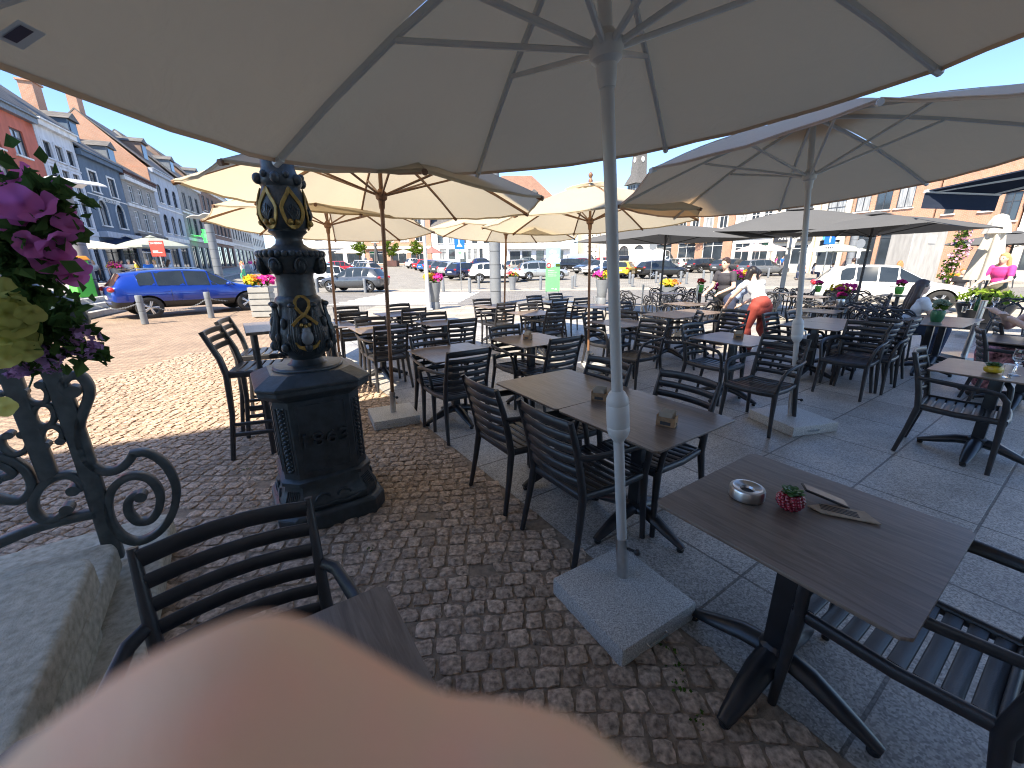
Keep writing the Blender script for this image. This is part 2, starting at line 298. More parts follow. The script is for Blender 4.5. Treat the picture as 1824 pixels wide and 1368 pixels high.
# ------------------------------------------------------------------ ground
def sheet(name, poly, z, m, follow=False):
    mb=MB()
    if not follow: mb.add([(p[0],p[1],z) for p in poly],[tuple(range(len(poly)))])
    return struct(mb.build(name, m, weld=False))
mb=MB(); ys=[-40,-5,5,12,20,28,40,60,80,95,110,200,700]
for a,b in zip(ys[:-1],ys[1:]):
    mb.quad((-400,a,hz(0,a)-.03),(400,a,hz(0,a)-.03),(400,b,hz(0,b)-.03),(-400,b,hz(0,b)-.03))
struct(mb.build('ground', m_lot))
def strip(name, y0, y1, x0, x1, m, dz):
    mb=MB(); n=max(1,int((y1-y0)/6)); 
    for i in range(n):
        a=y0+(y1-y0)*i/n; b=y0+(y1-y0)*(i+1)/n
        mb.quad((x0,a,hz(0,a)+dz),(x1,a,hz(0,a)+dz),(x1,b,hz(0,b)+dz),(x0,b,hz(0,b)+dz))
    return struct(mb.build(name,m))
strip('road', 16.8, 25.5, -60, 90, m_road, -.022)
strip('pavement', 25.5, 28.2, -9, 60, m_pale, -.018)
UE=1.45
def uv(u,v,z=0): p=E2*u+E1*v; return V((p.x,p.y,z))
# pale forecourt band between terrace and road, terrace slabs and pink sett square
pl=[uv(UE,11.2),uv(14,2),(40,-2,0),(60,16.8,0),(-5.5,16.8,0)]
sheet('pavement', [(p[0],p[1]) for p in pl], -.014, m_pale)
te=[uv(UE,-3),uv(16,-3),uv(16,2.0),uv(9.5,8.2),uv(UE,12.4)]
sheet('terrace', [(p[0],p[1]) for p in te], -.002, m_slab)
pk=[uv(UE,-3),uv(UE,10.2),(-6.4,12.0,0),(-9.6,15.4,0),(-10.2,19.0,0),(-13.0,21.0,0),(-18.3,17.8,0),(-30,-6,0)]
sheet('sett_square', [(p[0],p[1]) for p in pk], -.010, m_pink)
mb=MB(); mb.add([tuple(uv(UE,-2,-.004)),tuple(uv(UE,5.0,-.004)),(-3.4,3.0,-.004),(-2.4,.6,-.004),(-2.4,-2,-.004)],[(0,1,2,3,4)])
struct(mb.build('paving_joint', m_joint))
# hand-laid setts, each a separate rough stone in bending courses
mb=MB(); rnd=random.Random(3)
def sett(cx,cy,a,w,d,h,fine):
    ca,sa=math.cos(a),math.sin(a); n=5 if fine else 3; pts=[]; jit=[rnd.uniform(-.006,.006) for _ in range(8)]
    for j in range(n):
        for i in range(n):
            s=i/(n-1)*2-1; t=j/(n-1)*2-1; e=max(abs(s),abs(t))
            x=s*w/2*(1-.10*t*t); y=t*d/2*(1-.10*s*s)
            x+=jit[0]*t+jit[2]*s*t*.5+rnd.uniform(-.003,.003); y+=jit[1]*s+rnd.uniform(-.003,.003)
            z=h-(.007 if e>.99 else (.001 if e>.45 else 0))+rnd.uniform(-.003,.003)
            pts.append((cx+x*ca-y*sa,cy+x*sa+y*ca,z))
    m0=len(pts); ring=[i for i in range(n)]+[n*k+n-1 for k in range(1,n)]+[n*(n-1)+i for i in range(n-2,-1,-1)]+[n*k for k in range(n-2,0,-1)]
    pts+=[(pts[i][0]+(pts[i][0]-cx)*.06,pts[i][1]+(pts[i][1]-cy)*.06,-.02) for i in ring]
    fs=[(j*n+i,j*n+i+1,(j+1)*n+i+1,(j+1)*n+i) for j in range(n-1) for i in range(n-1)]
    k=len(ring); fs+=[(ring[i],m0+i,m0+(i+1)%k,ring[(i+1)%k]) for i in range(k)]
    mb.add(pts,fs)
row=0; yv=-.2
while yv<8.2:
    d=rnd.uniform(.082,.100); x=-6.2+rnd.uniform(0,.1)
    while x<1.6:
        wd=rnd.uniform(.078,.122); xc=x+wd/2
        yc=yv+.16*math.sin((xc+.2)*1.1)-.05*(xc+.3)**2*(1 if xc>-.3 else .25)+.03*math.sin(xc*3+yv*2)
        ang=math.atan(.16*1.1*math.cos((xc+.2)*1.1)-.10*(xc+.3)*(1 if xc>-.3 else .25)+.09*math.cos(xc*3+yv*2))
        u=xc*E2.x+yc*E2.y
        if u<UE-.03 and not (abs(xc)>.9*yc+1.4) and yc>.1 and rnd.random()>.012:
            sett(xc,yc,ang+rnd.uniform(-.05,.05),wd-.015,d-.013,.009+rnd.uniform(-.003,.004),yc<3.4)
        x+=wd
    yv+=d
struct(mb.build('setts', m_sett, weld=False, ang=60))
# zebra crossing and kerbs
mb=MB()
for k in range(9): mb.box((-5.0+k*.05,17.6+k*.88,-.016),(5.4,.45,.004))
struct(mb.build('crosswalk_stripes', m_paint))
mb=MB()
for k in range(6): mb.box((-33+k*1.1,36.5+k*.55,hz(0,36.5+k*.55)-.012),(.55,3.2,.004),rot=Matrix.Rotation(R(-40),3,'Z'))
struct(mb.build('crosswalk_stripes', m_paint))
# left raised pavement in front of the house row
AZL=R(-23.0); DL=15.6; dvL=V((math.sin(AZL),math.cos(AZL),0)); nfL=V((math.cos(AZL),-math.sin(AZL),0))
def Lp(s, off=0, z=0): p=dvL*s-nfL*(DL-off); return V((p.x,p.y,z))
PLZ=.70
def plat(s_): return PLZ if s_<35 else (PLZ+(.13-PLZ)*min(1,(s_-35)/8))
def edge_off(s_): return 7.3 if s_<34 else (7.3-2.6*min(1,(s_-34)/8))
def hzL(x,y): 
    s_=V((x,y,0)).dot(dvL); return hz(x,y)+plat(s_)
mb=MB(); ss=[-2,6,12,18,24,30,34,36,39,42,50,60,75,100,130]
for a,b in zip(ss[:-1],ss[1:]):
    p=[Lp(a,-1),Lp(a,edge_off(a)),Lp(b,edge_off(b)),Lp(b,-1)]; h=[hz(0,p[0].y)+plat(a),hz(0,p[1].y)+plat(a),hz(0,p[2].y)+plat(b),hz(0,p[3].y)+plat(b)]
    top=[(q.x,q.y,k) for q,k in zip(p,h)]; bot=[(q.x,q.y,k-.9) for q,k in zip(p,h)]
    mb.add(top+bot,[(0,1,2,3),(1,5,6,2),(0,4,5,1),(3,2,6,7)])
struct(mb.build('sidewalk', m_side))
mb=MB()
for k in range(36):
    a,b=2+k*3.0,2+k*3.0+2.97
    for j,(do,hh_) in enumerate(((.16,.53),(.50,.36),(.84,.18))):
        if a>37 and j>=1: continue
        p,q=Lp(a,edge_off(a)+do),Lp(b,edge_off(b)+do); f=min(1,plat(a)/PLZ)
        z=hh_*f if a<37 else .06; w_=.34
        mb.bar([(p.x,p.y,hz(0,p.y)+z-.09),(q.x,q.y,hz(0,q.y)+z-.09)],w_,.18,rnd=.06)
struct(mb.build('kerb', m_kerb, weld=False))
# ------------------------------------------------------------------ tables
def make_table(name, label, w=.72, d=.72, group=None, ntops=1):
    t=thing(name,label,'table',group=group)
    mb=MB(); c=.02
    poly=[(-w/2+c,-d/2),(w/2-c,-d/2),(w/2,-d/2+c),(w/2,d/2-c),(w/2-c,d/2),(-w/2+c,d/2),(-w/2,d/2-c),(-w/2,-d/2+c)]
    mb.prism(poly,.728,.740); mb.prism([(x*.996,y*.996) for x,y in poly],.7265,.728,m=1)
    mb.build('tabletop',[m_top,m_blkm],t,bevel=.0015)
    mb=MB(); mb.box((0,0,.41),(.075,.075,.58)); mb.box((0,0,.715),(.30,.30,.018)); mb.build('column',m_blkm,t,bevel=.006,seg=2)
    for k in range(4):
        a=R(90*k); u=V((math.cos(a),math.sin(a),0))
        mb=MB(); pts=[u*.03+V((0,0,.13)),u*.12+V((0,0,.115)),u*.23+V((0,0,.072)),u*.32+V((0,0,.038)),u*.35+V((0,0,.028))]
        mb.bar(pts,[.095,.095,.08,.058,.044],[.075,.07,.055,.036,.024],rnd=.42)
        l=mb.build('leg',m_blkm,t,ang=50)
        mb=MB(); p=u*.33; mb.lathe([(.018,0),(.02,.004),(.02,.014),(.012,.03)],12,(p.x,p.y,0)); mb.build('foot_pad',m_rubber,l)
    mb=MB(); mb.lathe([(.055,.1),(.06,.12),(.06,.16),(.045,.175)],16); mb.build('base_hub',m_blkm,t)
    return t
# ------------------------------------------------------------------ slatted armchair
def make_chair(name, label):
    t=thing(name,label,'chair',group='black slatted armchairs on the terrace')
    def back_y(z): return -.215-.10*((max(0,z-.42))/.45)**1.3
    # seat: rounded slats running across, in a shallow dish
    mb=MB()
    for k in range(8):
        y=.235-k*.0585; dz=.012*math.cos((k-4)/4*1.5)
        hw=.215-.004*k
        pts=[(x*hw,y,.432-dz-.010*(1-(x)**2)+(.008 if k==0 else 0)) for x in (-1,-.5,0,.5,1)]
        mb.bar(pts,.047,.013,rnd=.3)
    mb.build('seat',m_blk,t,ang=50)
    mb=MB()
    for s in (-1,1): mb.bar([(s*.225,.255,.425),(s*.222,0,.415),(s*.205,-.215,.425)],.03,.045,rnd=.3)
    mb.bar([(-.225,.262,.418),(-.1,.275,.412),(.1,.275,.412),(.225,.262,.418)],.03,.05,rnd=.3); mb.bar([(-.2,-.21,.415),(.2,-.21,.415)],.025,.045,rnd=.3)
    mb.build('seat_frame',m_blk,t,ang=50)
    # back: curved rails between the uprights
    mb=MB()
    for k in range(6):
        z=.842-k*.066; h=.054 if k==0 else .046; by=back_y(z)
        pts=[]
        for x in (-1,-.6,-.2,.2,.6,1): pts.append((x*.208,by-.035*(1-x*x)-(.004),z+(.006*(1-x*x) if k==0 else 0)))
        mb.bar(pts,.016,h,rnd=.35)
    mb.build('backrest',m_blk,t,ang=50)
    for s in (-1,1):
        mb=MB(); mb.bar([(s*.235,-.285,0),(s*.222,-.245,.22),(s*.210,-.215,.42),(s*.210,-.235,.55),(s*.212,-.27,.70),(s*.216,-.325,.872)],[.03,.036,.044,.042,.038,.03],[.03,.036,.044,.036,.03,.022],up=(1,0,0),rnd=.3); mb.build('leg',m_blk,t,ang=50)
        mb=MB(); mb.bar([(s*.245,.265,0),(s*.235,.258,.22),(s*.228,.25,.43)],[.03,.036,.046],[.03,.036,.046],up=(1,0,0),rnd=.3); mb.build('leg',m_blk,t,ang=50)
        mb=MB(); mb.bar([(s*.214,-.262,.665),(s*.25,-.20,.668),(s*.272,-.05,.662),(s*.276,.12,.652),(s*.272,.205,.635),(s*.262,.238,.59),(s*.248,.247,.52),(s*.235,.248,.43)],[.034,.04,.046,.046,.044,.042,.04,.038],[.022,.022,.022,.022,.024,.028,.03,.032],up=(-s*1,.35,.6),rnd=.35); mb.build('armrest',m_blk,t,ang=60)
    return t
GT='brown laminate bistro tables on the terrace'
RZ=GA-PI/2        # local y -> e1? (local +y points along angle RZ+90)
def rz_for(dirv): return math.atan2(dirv.y,dirv.x)-PI/2
tab0=make_table('bistro_table','',.72,.72,GT)
tables=[ # u-v centre, rotation, size scale x, label
 ('T1',(1.03,1.24),0,'dark brown bistro table with the red raspberry pot and ashtray'),
 ('T2a',(.55+.40*.56-.0,2.58-.40*.83),0,'bistro table with two wooden menu boxes, nearer half of the long pair'),
 ('T2b',(.55-.32*.56,2.58+.32*.83),0,'bare bistro table pushed against the one with two menu boxes'),
 ('T0',(-.46,.44),0,'dark bistro table behind the fingertip at the bottom edge'),
 ('T3',(-.60,4.10),0,'bare bistro table just right of the nearest wooden parasol pole base'),
 ('T4',(.23,4.75),0,'bistro table with a single wooden menu box, behind the long pair'),
 ('T5',(-1.87,5.76),0,'bare bistro table crossed by the nearest wooden parasol pole'),
 ('T6',(-1.05,6.35),0,'bare bistro table between two chairs behind the nearest wooden pole'),
 ('T7',(-.35,8.75),0,'small bistro table in front of the grey column, on the sunlit edge'),
 ('T8',(.40,7.45),0,'bare bistro table left of the middle wooden parasol pole'),
 ('T9',(1.05,9.7),0,'bistro table under the green banner at the far terrace edge'),
 ('T10',(1.66,6.1),0,'bare bistro table just behind the nearest white parasol pole'),
 ('T11',(2.61,4.72),0,'bistro table with a wooden menu box left of the second grey pole'),
 ('T12a',(2.72,7.0),0,'sunlit bistro table left half of the pair before the woman in red trousers'),
 ('T12b',(3.32,7.4),0,'sunlit bistro table right half of the pair before the woman in red trousers'),
 ('T13',(1.75,8.6),0,'pale sunlit bistro table with a glass carafe behind the middle wooden pole'),
 ('T14a',(4.26,5.68),0,'bistro table left half of the pair crossed by the second grey pole'),
 ('T14b',(4.86,6.09),0,'bistro table right half of the pair crossed by the second grey pole'),
 ('T15a',(6.05,5.85),0,'blue-grey bistro table with the green herb pot beside the seated woman'),
 ('T15b',(6.65,6.25),0,'bistro table with wine glasses in front of the seated woman'),
 ('T17',(3.92,3.15),0,'bistro table with the yellow succulent pot at the right edge'),
 ('T18',(5.7,4.35),0,'bistro table at the right edge before the person in the red floral dress'),
 ('TA',(-2.05,7.45),0,'small bistro table half hidden by the nearest wooden pole, far row'),
 ('TB',(-2.75,6.05),0,'bistro table at the foot of the wooden pole beside the lamp post'),
]
TP={}
for i,(k,(x,y),a,lab) in enumerate(tables):
    rot=GA+a+{0:0,1:.012,2:-.01}[i%3]
    if i==0: tab0.location=(x,y,0); tab0.rotation_euler=(0,0,rot); tab0['label']=lab
    else: dup(tab0,(x,y,0),rot,lab)
    TP[k]=V((x,y,0))
ch0=make_chair('slatted_armchair','')
first=[True]
def chair_at(px, py, dirv, lab, z=.862, back=.325, pos=None):
    d=dirv.normalized(); p=(G(px,py,z)+d*back) if pos is None else V(pos)
    if first[0]:
        first[0]=False; ch0.location=(p.x,p.y,0); ch0.rotation_euler=(0,0,rz_for(d)); ch0['label']=lab
    else: dup(ch0,(p.x,p.y,0),rz_for(d),lab)
S='black slatted armchair '
for px,py,d,lab in [
 (852,683,E2,S+'on the kerb side of the long table, the farther of the two'),
 (966,734,E2,S+'on the kerb side of the long table, nearest the white pole'),
 (1228,670,-E2,S+'facing us behind the nearer menu box of the long table'),
 (1086,642,-E2,S+'half hidden by the white pole, behind the long table'),
 (837,625,E1,S+'seen from behind at the bare table beside the parasol slab'),
 (764,597,-E1,S+'facing us behind the bare table beside the parasol slab'),
 (1010,602,E1,S+'seen from behind at the table with a single menu box'),
 (898,581,-E1,S+'facing us behind the table with a single menu box'),
 (697,580,E1,S+'seen from behind through the nearest wooden pole'),
 (659,566,-E1,S+'facing us between lamp post and nearest wooden pole'),
 (825,569,E1,S+'seen from behind, second row right of the nearest wooden pole'),
 (771,557,-E1,S+'facing us, second row right of the nearest wooden pole'),
 (738,550,E1,S+'seen from behind in the third row right of the nearest wooden pole'),
 (709,542,-E1,S+'facing us in the third row beside the white flagpole foot'),
 (630,557,E1,S+'seen from behind just right of the lamp post bulb'),
 (616,547,-E1,S+'facing us in the far row right of the lamp post'),
 (858,533,-E1,S+'facing us left of the grey column in the far row'),
 (903,540,E1,S+'seen from behind at the far wooden pole, before the grey column'),
 (940,541,-E1,S+'facing us left of the middle row table under the green banner'),
 (993,550,E1,S+'seen from behind below the green banner, large one'),
 (951,527,-E1,S+'facing us in the farthest row left of the green banner'),
 (989,523,-E1,S+'facing us in the farthest row right under the green banner'),
 (999,533,E1,S+'seen from behind in the farthest row under the green banner'),
 (1037,531,E1,S+'seen from behind left of the middle wooden pole, far row'),
 (1166,570,-E2,S+'with blue shine on its seat, right of the white pole'),
 (1055,556,-E1,S+'behind the white pole, arm curving out to its left'),
 (1400,601,-E2,S+'left of the second grey pole, beside the upright menu box'),
 (1232,577,-E1,S+'facing us at the left of the table with the upright menu box'),
 (1248,556,(E1*1.0-E2*.9),S+'turned away before the sunlit long table'),
 (1310,552,-E2,S+'with sunlit seat at the right end of the sunlit long table'),
 (1371,558,-E1,S+'facing us in front of the woman in red trousers'),
 (1411,555,-E1,S+'facing us just left of the second grey pole top knob'),
 (1548,574,-E2,S+'right end of the pair at the second grey pole, nearer'),
 (1583,569,-E2,S+'right end of the pair at the second grey pole, farther one'),
 (1745,585,V((.75,-.65,0)),S+'facing right behind the yellow pot table, first of two'),
 (1775,573,V((.75,-.65,0)),S+'under the person in the red floral dress'),
 (408,932,-E1,S+'seen from the front in the bottom left corner, by the stone steps')]:
    chair_at(px,py,d,lab)
fd=(G(1753,684,.655)-G(1616,664,.655)); chair_at(1637,623,fd,S+'alone left of the table with the yellow succulent pot')
chair_at(0,0,E1,S+'pushed under the raspberry pot table at the right edge',pos=(1.324,1.05,0))
chair_at(0,0,E1,S+'under the near side of the pair at the second grey pole',pos=(4.56,5.25,0))
chair_at(0,0,E1,S+'at the near right of the pair at the second grey pole',pos=(5.15,5.62,0))
chair_at(0,0,-E1,S+'far side of the sunlit long table, left of the bending women',pos=(2.35,7.75,0))
chair_at(0,0,E2,S+'left end of the sunlit pair',pos=(2.1,6.75,0))
# ------------------------------------------------------------------ round parasols
def basis(ax):
    u=V((0,1,0)).cross(ax); u.normalize(); v=ax.cross(u); return u,v
def parasol(name,label,base,p,style,group,tipfix=None,slab=.5,slab_rz=0,slab_off=(0,0),crank=True):
    tx,ty,Lh,Rr,drop,ph=p
    b=V((base[0],base[1],0)); ax=V((math.sin(tx),math.sin(ty),0)); ax.z=math.sqrt(1-ax.x**2-ax.y**2)
    t=thing(name,label,'parasol',b,0,group)
    apex=ax*Lh; u,v=basis(ax); c=apex-ax*drop
    tips=[c+(u*math.cos(ph-PI/4*k)+v*math.sin(ph-PI/4*k))*Rr for k in range(8)]
    if tipfix:
        for k,q in tipfix.items(): tips[k]=V(q)-b
    wood=style=='wood'; mpole=m_wood if wood else m_alu; mcan=m_cream if wood else m_taupe
    pr=.019 if wood else .024
    # canopy: panels that sag a little between the ribs, with thickness
    mb=MB(); N1=10; N2=6
    def cpt(k,s,r):
        a=tips[k%8]; d=tips[(k+1)%8]; e=a.lerp(d,s); q=apex.lerp(e,r)
        sag=-.025*math.sin(PI*s)*r*Rr/1.6 ; rise=.05*math.sin(PI*r)
        inward=(c-e)*(.012*math.sin(PI*s)*r)
        return q+ax*(sag+rise+.007*math.sin(7*PI*s+k*1.7)*math.sin(PI*r)+.004*math.sin(17*s+9*r+k))+inward
    for off,flip in ((0,False),(.004,True)):
        for k in range(8):
            pts=[cpt(k,i/N2,.075+.925*j/N1)+ax*off for j in range(N1+1) for i in range(N2+1)]
            fs=[(j*(N2+1)+i,j*(N2+1)+i+1,(j+1)*(N2+1)+i+1,(j+1)*(N2+1)+i) for j in range(N1) for i in range(N2)]
            if flip: fs=[f[::-1] for f in fs]
            if off==0: mb.add(pts,fs)
    can=mb.build('canopy',mcan,t,ang=75)
    mb=MB()                                          # hem along the eave and the wind vent cap
    for k in range(8): mb.bar([cpt(k,i/6,.995)-ax*.006 for i in range(7)],.004,.022,up=ax)
    mb.build('hem',mcan,can)
    mb=MB(); vr=.24
    def vpt(k,s,r): return cpt(k,s,r)+ax*(.035+.03*abs(math.sin(PI*s))*r/vr*.9)
    for k in range(8):
        pts=[vpt(k,i/4,.002+vr*j/3) for j in range(4) for i in range(5)]
        mb.add(pts,[(j*5+i,j*5+i+1,(j+1)*5+i+1,(j+1)*5+i) for j in range(3) for i in range(4)])
    mb.build('vent',mcan,can,ang=75)
    mb=MB(); mb.lathe([(.03,0),(.032,.03),(.02,.05),(.014,.06),(.03,.085),(.032,.105),(.015,.13),(0,.135)],14); mb.build('finial',m_wood if wood else m_alu,can).matrix_local=Matrix.Translation(apex+ax*.03)@ax.to_track_quat('Z','Y').to_matrix().to_4x4()
    hubd=Lh-(.46 if wood else .49); hub=ax*hubd
    mb=MB(); mb.tube([ax*.25,ax*(Lh-.01)],pr,16)
    pole=mb.build('pole',mpole,t)
    for k in range(8):
        mb=MB(); pts=[apex.lerp(tips[k],r)+ax*(.05*math.sin(PI*r)-.014) for r in (.03,.25,.5,.75,.985)]
        mb.bar(pts,.018 if wood else .022,.026 if wood else .03,up=ax,rnd=.2)
        rb=mb.build('rib',m_wood if wood else m_alu,t)
        mb=MB(); d=(tips[k]-apex).normalized(); mb.bar([tips[k]-d*.05-ax*.015,tips[k]+d*.004-ax*.015],.034,.036,up=ax,rnd=.3); mb.build('rib_cap',m_alu if not wood else m_wood,rb)
        mb=MB(); q=apex.lerp(tips[k],.5)+ax*(.05-.03); s=hub+(tips[k]-c).normalized()*.04
        mb.bar([s,q],.016 if wood else .02,.018 if wood else .02,up=ax,rnd=.2); mb.build('strut',m_wood if wood else m_alu,rb)
    T4=ax.to_track_quat('Z','Y').to_matrix().to_4x4()
    mb=MB(); mb.lathe([(pr+.004,-.12),(pr+.008,-.10),(pr+.012,-.05),(pr+.03,-.035),(pr+.034,-.01),(pr+.034,.02),(pr+.015,.035),(pr+.006,.05)],20)
    mb.build('hub',mpole if wood else m_alu,t).matrix_local=Matrix.Translation(hub)@T4
    if not wood:
        kz=.98; mb=MB(); mb.lathe([(.026,-.14),(.042,-.115),(.05,-.09),(.05,-.075),(.048,-.07),(.05,-.065),(.05,.03),(.048,.034),(.05,.04),(.047,.06),(.036,.085),(.027,.095)],24)
        mb.build('crank_housing',m_white,t).matrix_local=Matrix.Translation(ax*kz)@T4
        mb=MB(); mb.tube([ax*.28,ax*kz],[.0235]*2,16); mb.build('lower_pole',m_white,t)
        mb=MB(); q=ax*(kz-.02)
        if crank: mb.tube([q+V((.045,.0,0)),q+V((.08,.0,-.01)),q+V((.105,.02,-.05)),q+V((.15,.03,-.05))],.008,8)
        if crank: mb.build('crank_handle',m_white,t)
    # metal sleeve, screw and the stone foot
    mb=MB(); mb.tube([ax*.07,ax*.32],.03,18); mb.lathe([(.05,.07),(.052,.085),(.04,.09)],18); sl=mb.build('sleeve',m_steel,t)
    mb=MB(); q=ax*.27; mb.cyl(q+V((.02,-.02,0)),q+V((.055,-.045,0)),.007,n=8); mb.ell(q+V((.06,-.05,0)),.016,10,6); mb.build('clamp_screw',m_blkm,sl)
    if slab:
        mb=MB(); mb.box((slab_off[0],slab_off[1],.048),(slab,slab,.095),rot=Matrix.Rotation(slab_rz,3,'Z')); ft=mb.build('stone_foot',m_granite,t,bevel=.008,seg=2)
        mb=MB(); 
        rr=Matrix.Rotation(slab_rz,4,'Z'); mb.M=Matrix.Translation((slab_off[0],slab_off[1],0))@rr
        for s in (-1,): mb.tube([(s*.07-.02,-slab/2,.05),(s*.07-.02,-slab/2-.014,.045),(s*.07+.10,-slab/2-.014,.045),(s*.07+.10,-slab/2,.05)],.004,6)
        mb.build('handle',m_steel,ft)
    return t,tips,apex
PG='round canvas parasols over the terrace tables'
tip0=at(490,286,2.30)
near,ntips,napex=parasol('parasol','huge taupe parasol overhead on the nearest white pole',(.56,1.69),[-.099,-.012,2.807,1.79,.509,2.687],'grey',PG,tipfix={0:tip0},slab_rz=R(31),slab=.47,slab_off=(-.04,-.10),crank=False)
parasol('parasol','taupe parasol with a grey pole and stone foot on the right',(2.85,3.88),[-.056,.084,2.847,1.74,.5,4.276],'grey',PG,slab_rz=R(14),slab=.54)
parasol('parasol','cream parasol on the nearest brown wooden pole, right of the lamp post',(-1.27,4.08),[.038,-.001,2.672,1.533,.5,3.599],'wood',PG,slab_rz=R(26),slab=.46)
parasol('parasol','cream parasol on the wooden pole directly behind the lamp post',(-2.65,6.1),[.007,.08,2.62,1.53,.48,5.045],'wood',PG,slab=.46,slab_rz=.3)
parasol('parasol','cream parasol with a sunlit top on the middle wooden pole',(1.18,6.1),[-.028,.026,2.63,1.53,.49,3.93],'wood',PG,slab=.46,slab_rz=.5)
parasol('parasol','cream parasol farthest back on a wooden pole before the grey column',(-.17,8.5),[.034,.05,2.646,1.53,.48,4.243],'wood',PG,slab=.46,slab_rz=.5)
nb=V((.56,1.69,0)); q0,q1,q2=nb+napex,nb+ntips[7],nb+ntips[0]; pn=(q1-q0).cross(q2-q0).normalized()
if pn.z>0: pn=-pn
hit=on_plane(30,52,q0,pn)+pn*.014-nb; rd=((q1+q2)/2-q0).normalized(); sdv=rd.cross(pn).normalized()
mb=MB(); mb.quad(hit-rd*.04-sdv*.03,hit-rd*.04+sdv*.03,hit+rd*.04+sdv*.03,hit+rd*.04-sdv*.03); lb_=mb.build('care_label',M('label_white',(.6,.62,.64),.6,var=.05),near)
mb=MB(); h2=hit+pn*.002; mb.quad(h2-rd*.03-sdv*.008,h2-rd*.03+sdv*.02,h2+rd*.027+sdv*.02,h2+rd*.027-sdv*.008); mb.build('print',M('label_print',(.05,.05,.09),.6),lb_)
# ------------------------------------------------------------------ things on the tables
def put(px,py,z=.742): q=G(px,py,z); return V((q.x,q.y,z))
q=put(1329,884); t=thing('ashtray','round steel ashtray with a dark hole on the nearest brown table','ashtray',q)
mb=MB(); mb.lathe([(.058,0),(.061,.003),(.061,.034),(.058,.040),(.050,.041),(.043,.037),(.026,.033),(.022,.025)],40,cap=False); mb.build('bowl',m_steel,t,ang=30)
mb=MB(); mb.lathe([(.0225,.024),(0,.023)],20); mb.build('ash_hole',m_seam,t)
def succulent(mb,c,r,n,h,seed=1):
    rr=random.Random(seed)
    for k in range(n):
        a=k*2.4; f=(k+1)/n; el=R(80-62*f); L_=r*(.55+.5*f); d=V((math.cos(a)*math.cos(el),math.sin(a)*math.cos(el),math.sin(el))); sd=V((-math.sin(a),math.cos(a),0)); up=d.cross(sd)*-1
        b=V(c)+V((math.cos(a),math.sin(a),0))*r*.12; ww=r*.30
        pts=[b-sd*ww*.4,b+sd*ww*.4,b+d*L_*.55+sd*ww,b+d*L_*.55-sd*ww,b+d*L_*.85+sd*ww*.6+up*L_*.02,b+d*L_*.85-sd*ww*.6+up*L_*.02,b+d*L_+up*L_*.05, b+d*L_*.5+up*ww*.5, b+d*L_*.5-up*ww*.7]
        mb.add(pts,[(0,1,7),(1,2,7),(2,4,7),(4,6,7),(6,5,7),(5,3,7),(3,0,7),(1,0,8),(2,1,8),(4,2,8),(6,4,8),(5,6,8),(3,5,8),(0,3,8)])
q=put(1405,905); t=thing('succulent_pot','red raspberry shaped pot with a green succulent on the nearest table','plant pot',q)
m_rasp=M('raspberry_glaze',(.24,.012,.03),.18,var=.45,vs=40,coat=.6)
mb=MB(); mb.lathe([(.022,0),(.034,.012),(.039,.03),(.036,.048),(.026,.06),(.02,.062)],20)
for j in range(6):
    z=.008+.0095*j; r=.036*math.sin(PI*(.22+.62*j/6))+.003
    n=int(14*r/.036)
    for i in range(n):
        a=2*PI*(i+.5*(j%2))/n; mb.ell((r*math.cos(a),r*math.sin(a),z),(.0078,.0078,.0075),8,6)
mb.build('pot',m_rasp,t,weld=False)
m_succ=M('succulent_leaf',(.055,.12,.035),.4,var=.5,vs=30,island=.3)
mb=MB(); succulent(mb,(0,0,.055),.043,22,.04); mb.build('succulent',m_succ,t,weld=False,ang=60)
# leaning menu holder: dark slab and a cutlery pouch card lying behind the pot
q=put(1455,893); t=thing('menu_slate','black menu slate leaning on the raspberry pot','menu',q,R(-20))
mb=MB(); mb.box((0.02,0,.028),(.15,.055,.008),rot=Matrix.Rotation(R(18),3,'Y')); mb.build('slate',m_dplast,t,bevel=.002); 
mb=MB(); mb.box((0.0213,0,.0322),(.142,.048,.001),rot=Matrix.Rotation(R(18),3,'Y')); mb.build('slate_face',m_blkm,t)
q=put(1497,913); t=thing('cutlery_card','kraft paper card with dark stripes lying on the nearest table','card',q,R(-26))
m_kraft=M('kraft',(.36,.28,.20),.8,var=.15,vs=30)
mb=MB(); mb.prism([(-.10,-.006),(-.06,-.038),(.105,-.034),(.075,.034),(-.045,.03)],.001,.006); mb.build('card',m_kraft,t,bevel=.001)
mb=MB()
for k in range(4): mb.box((-.006,-.016+k*.0105,.0066),(.11,.0045,.0014),rot=Matrix.Rotation(R(-6),3,'Z'))
mb.build('stripes',m_dplast,t)
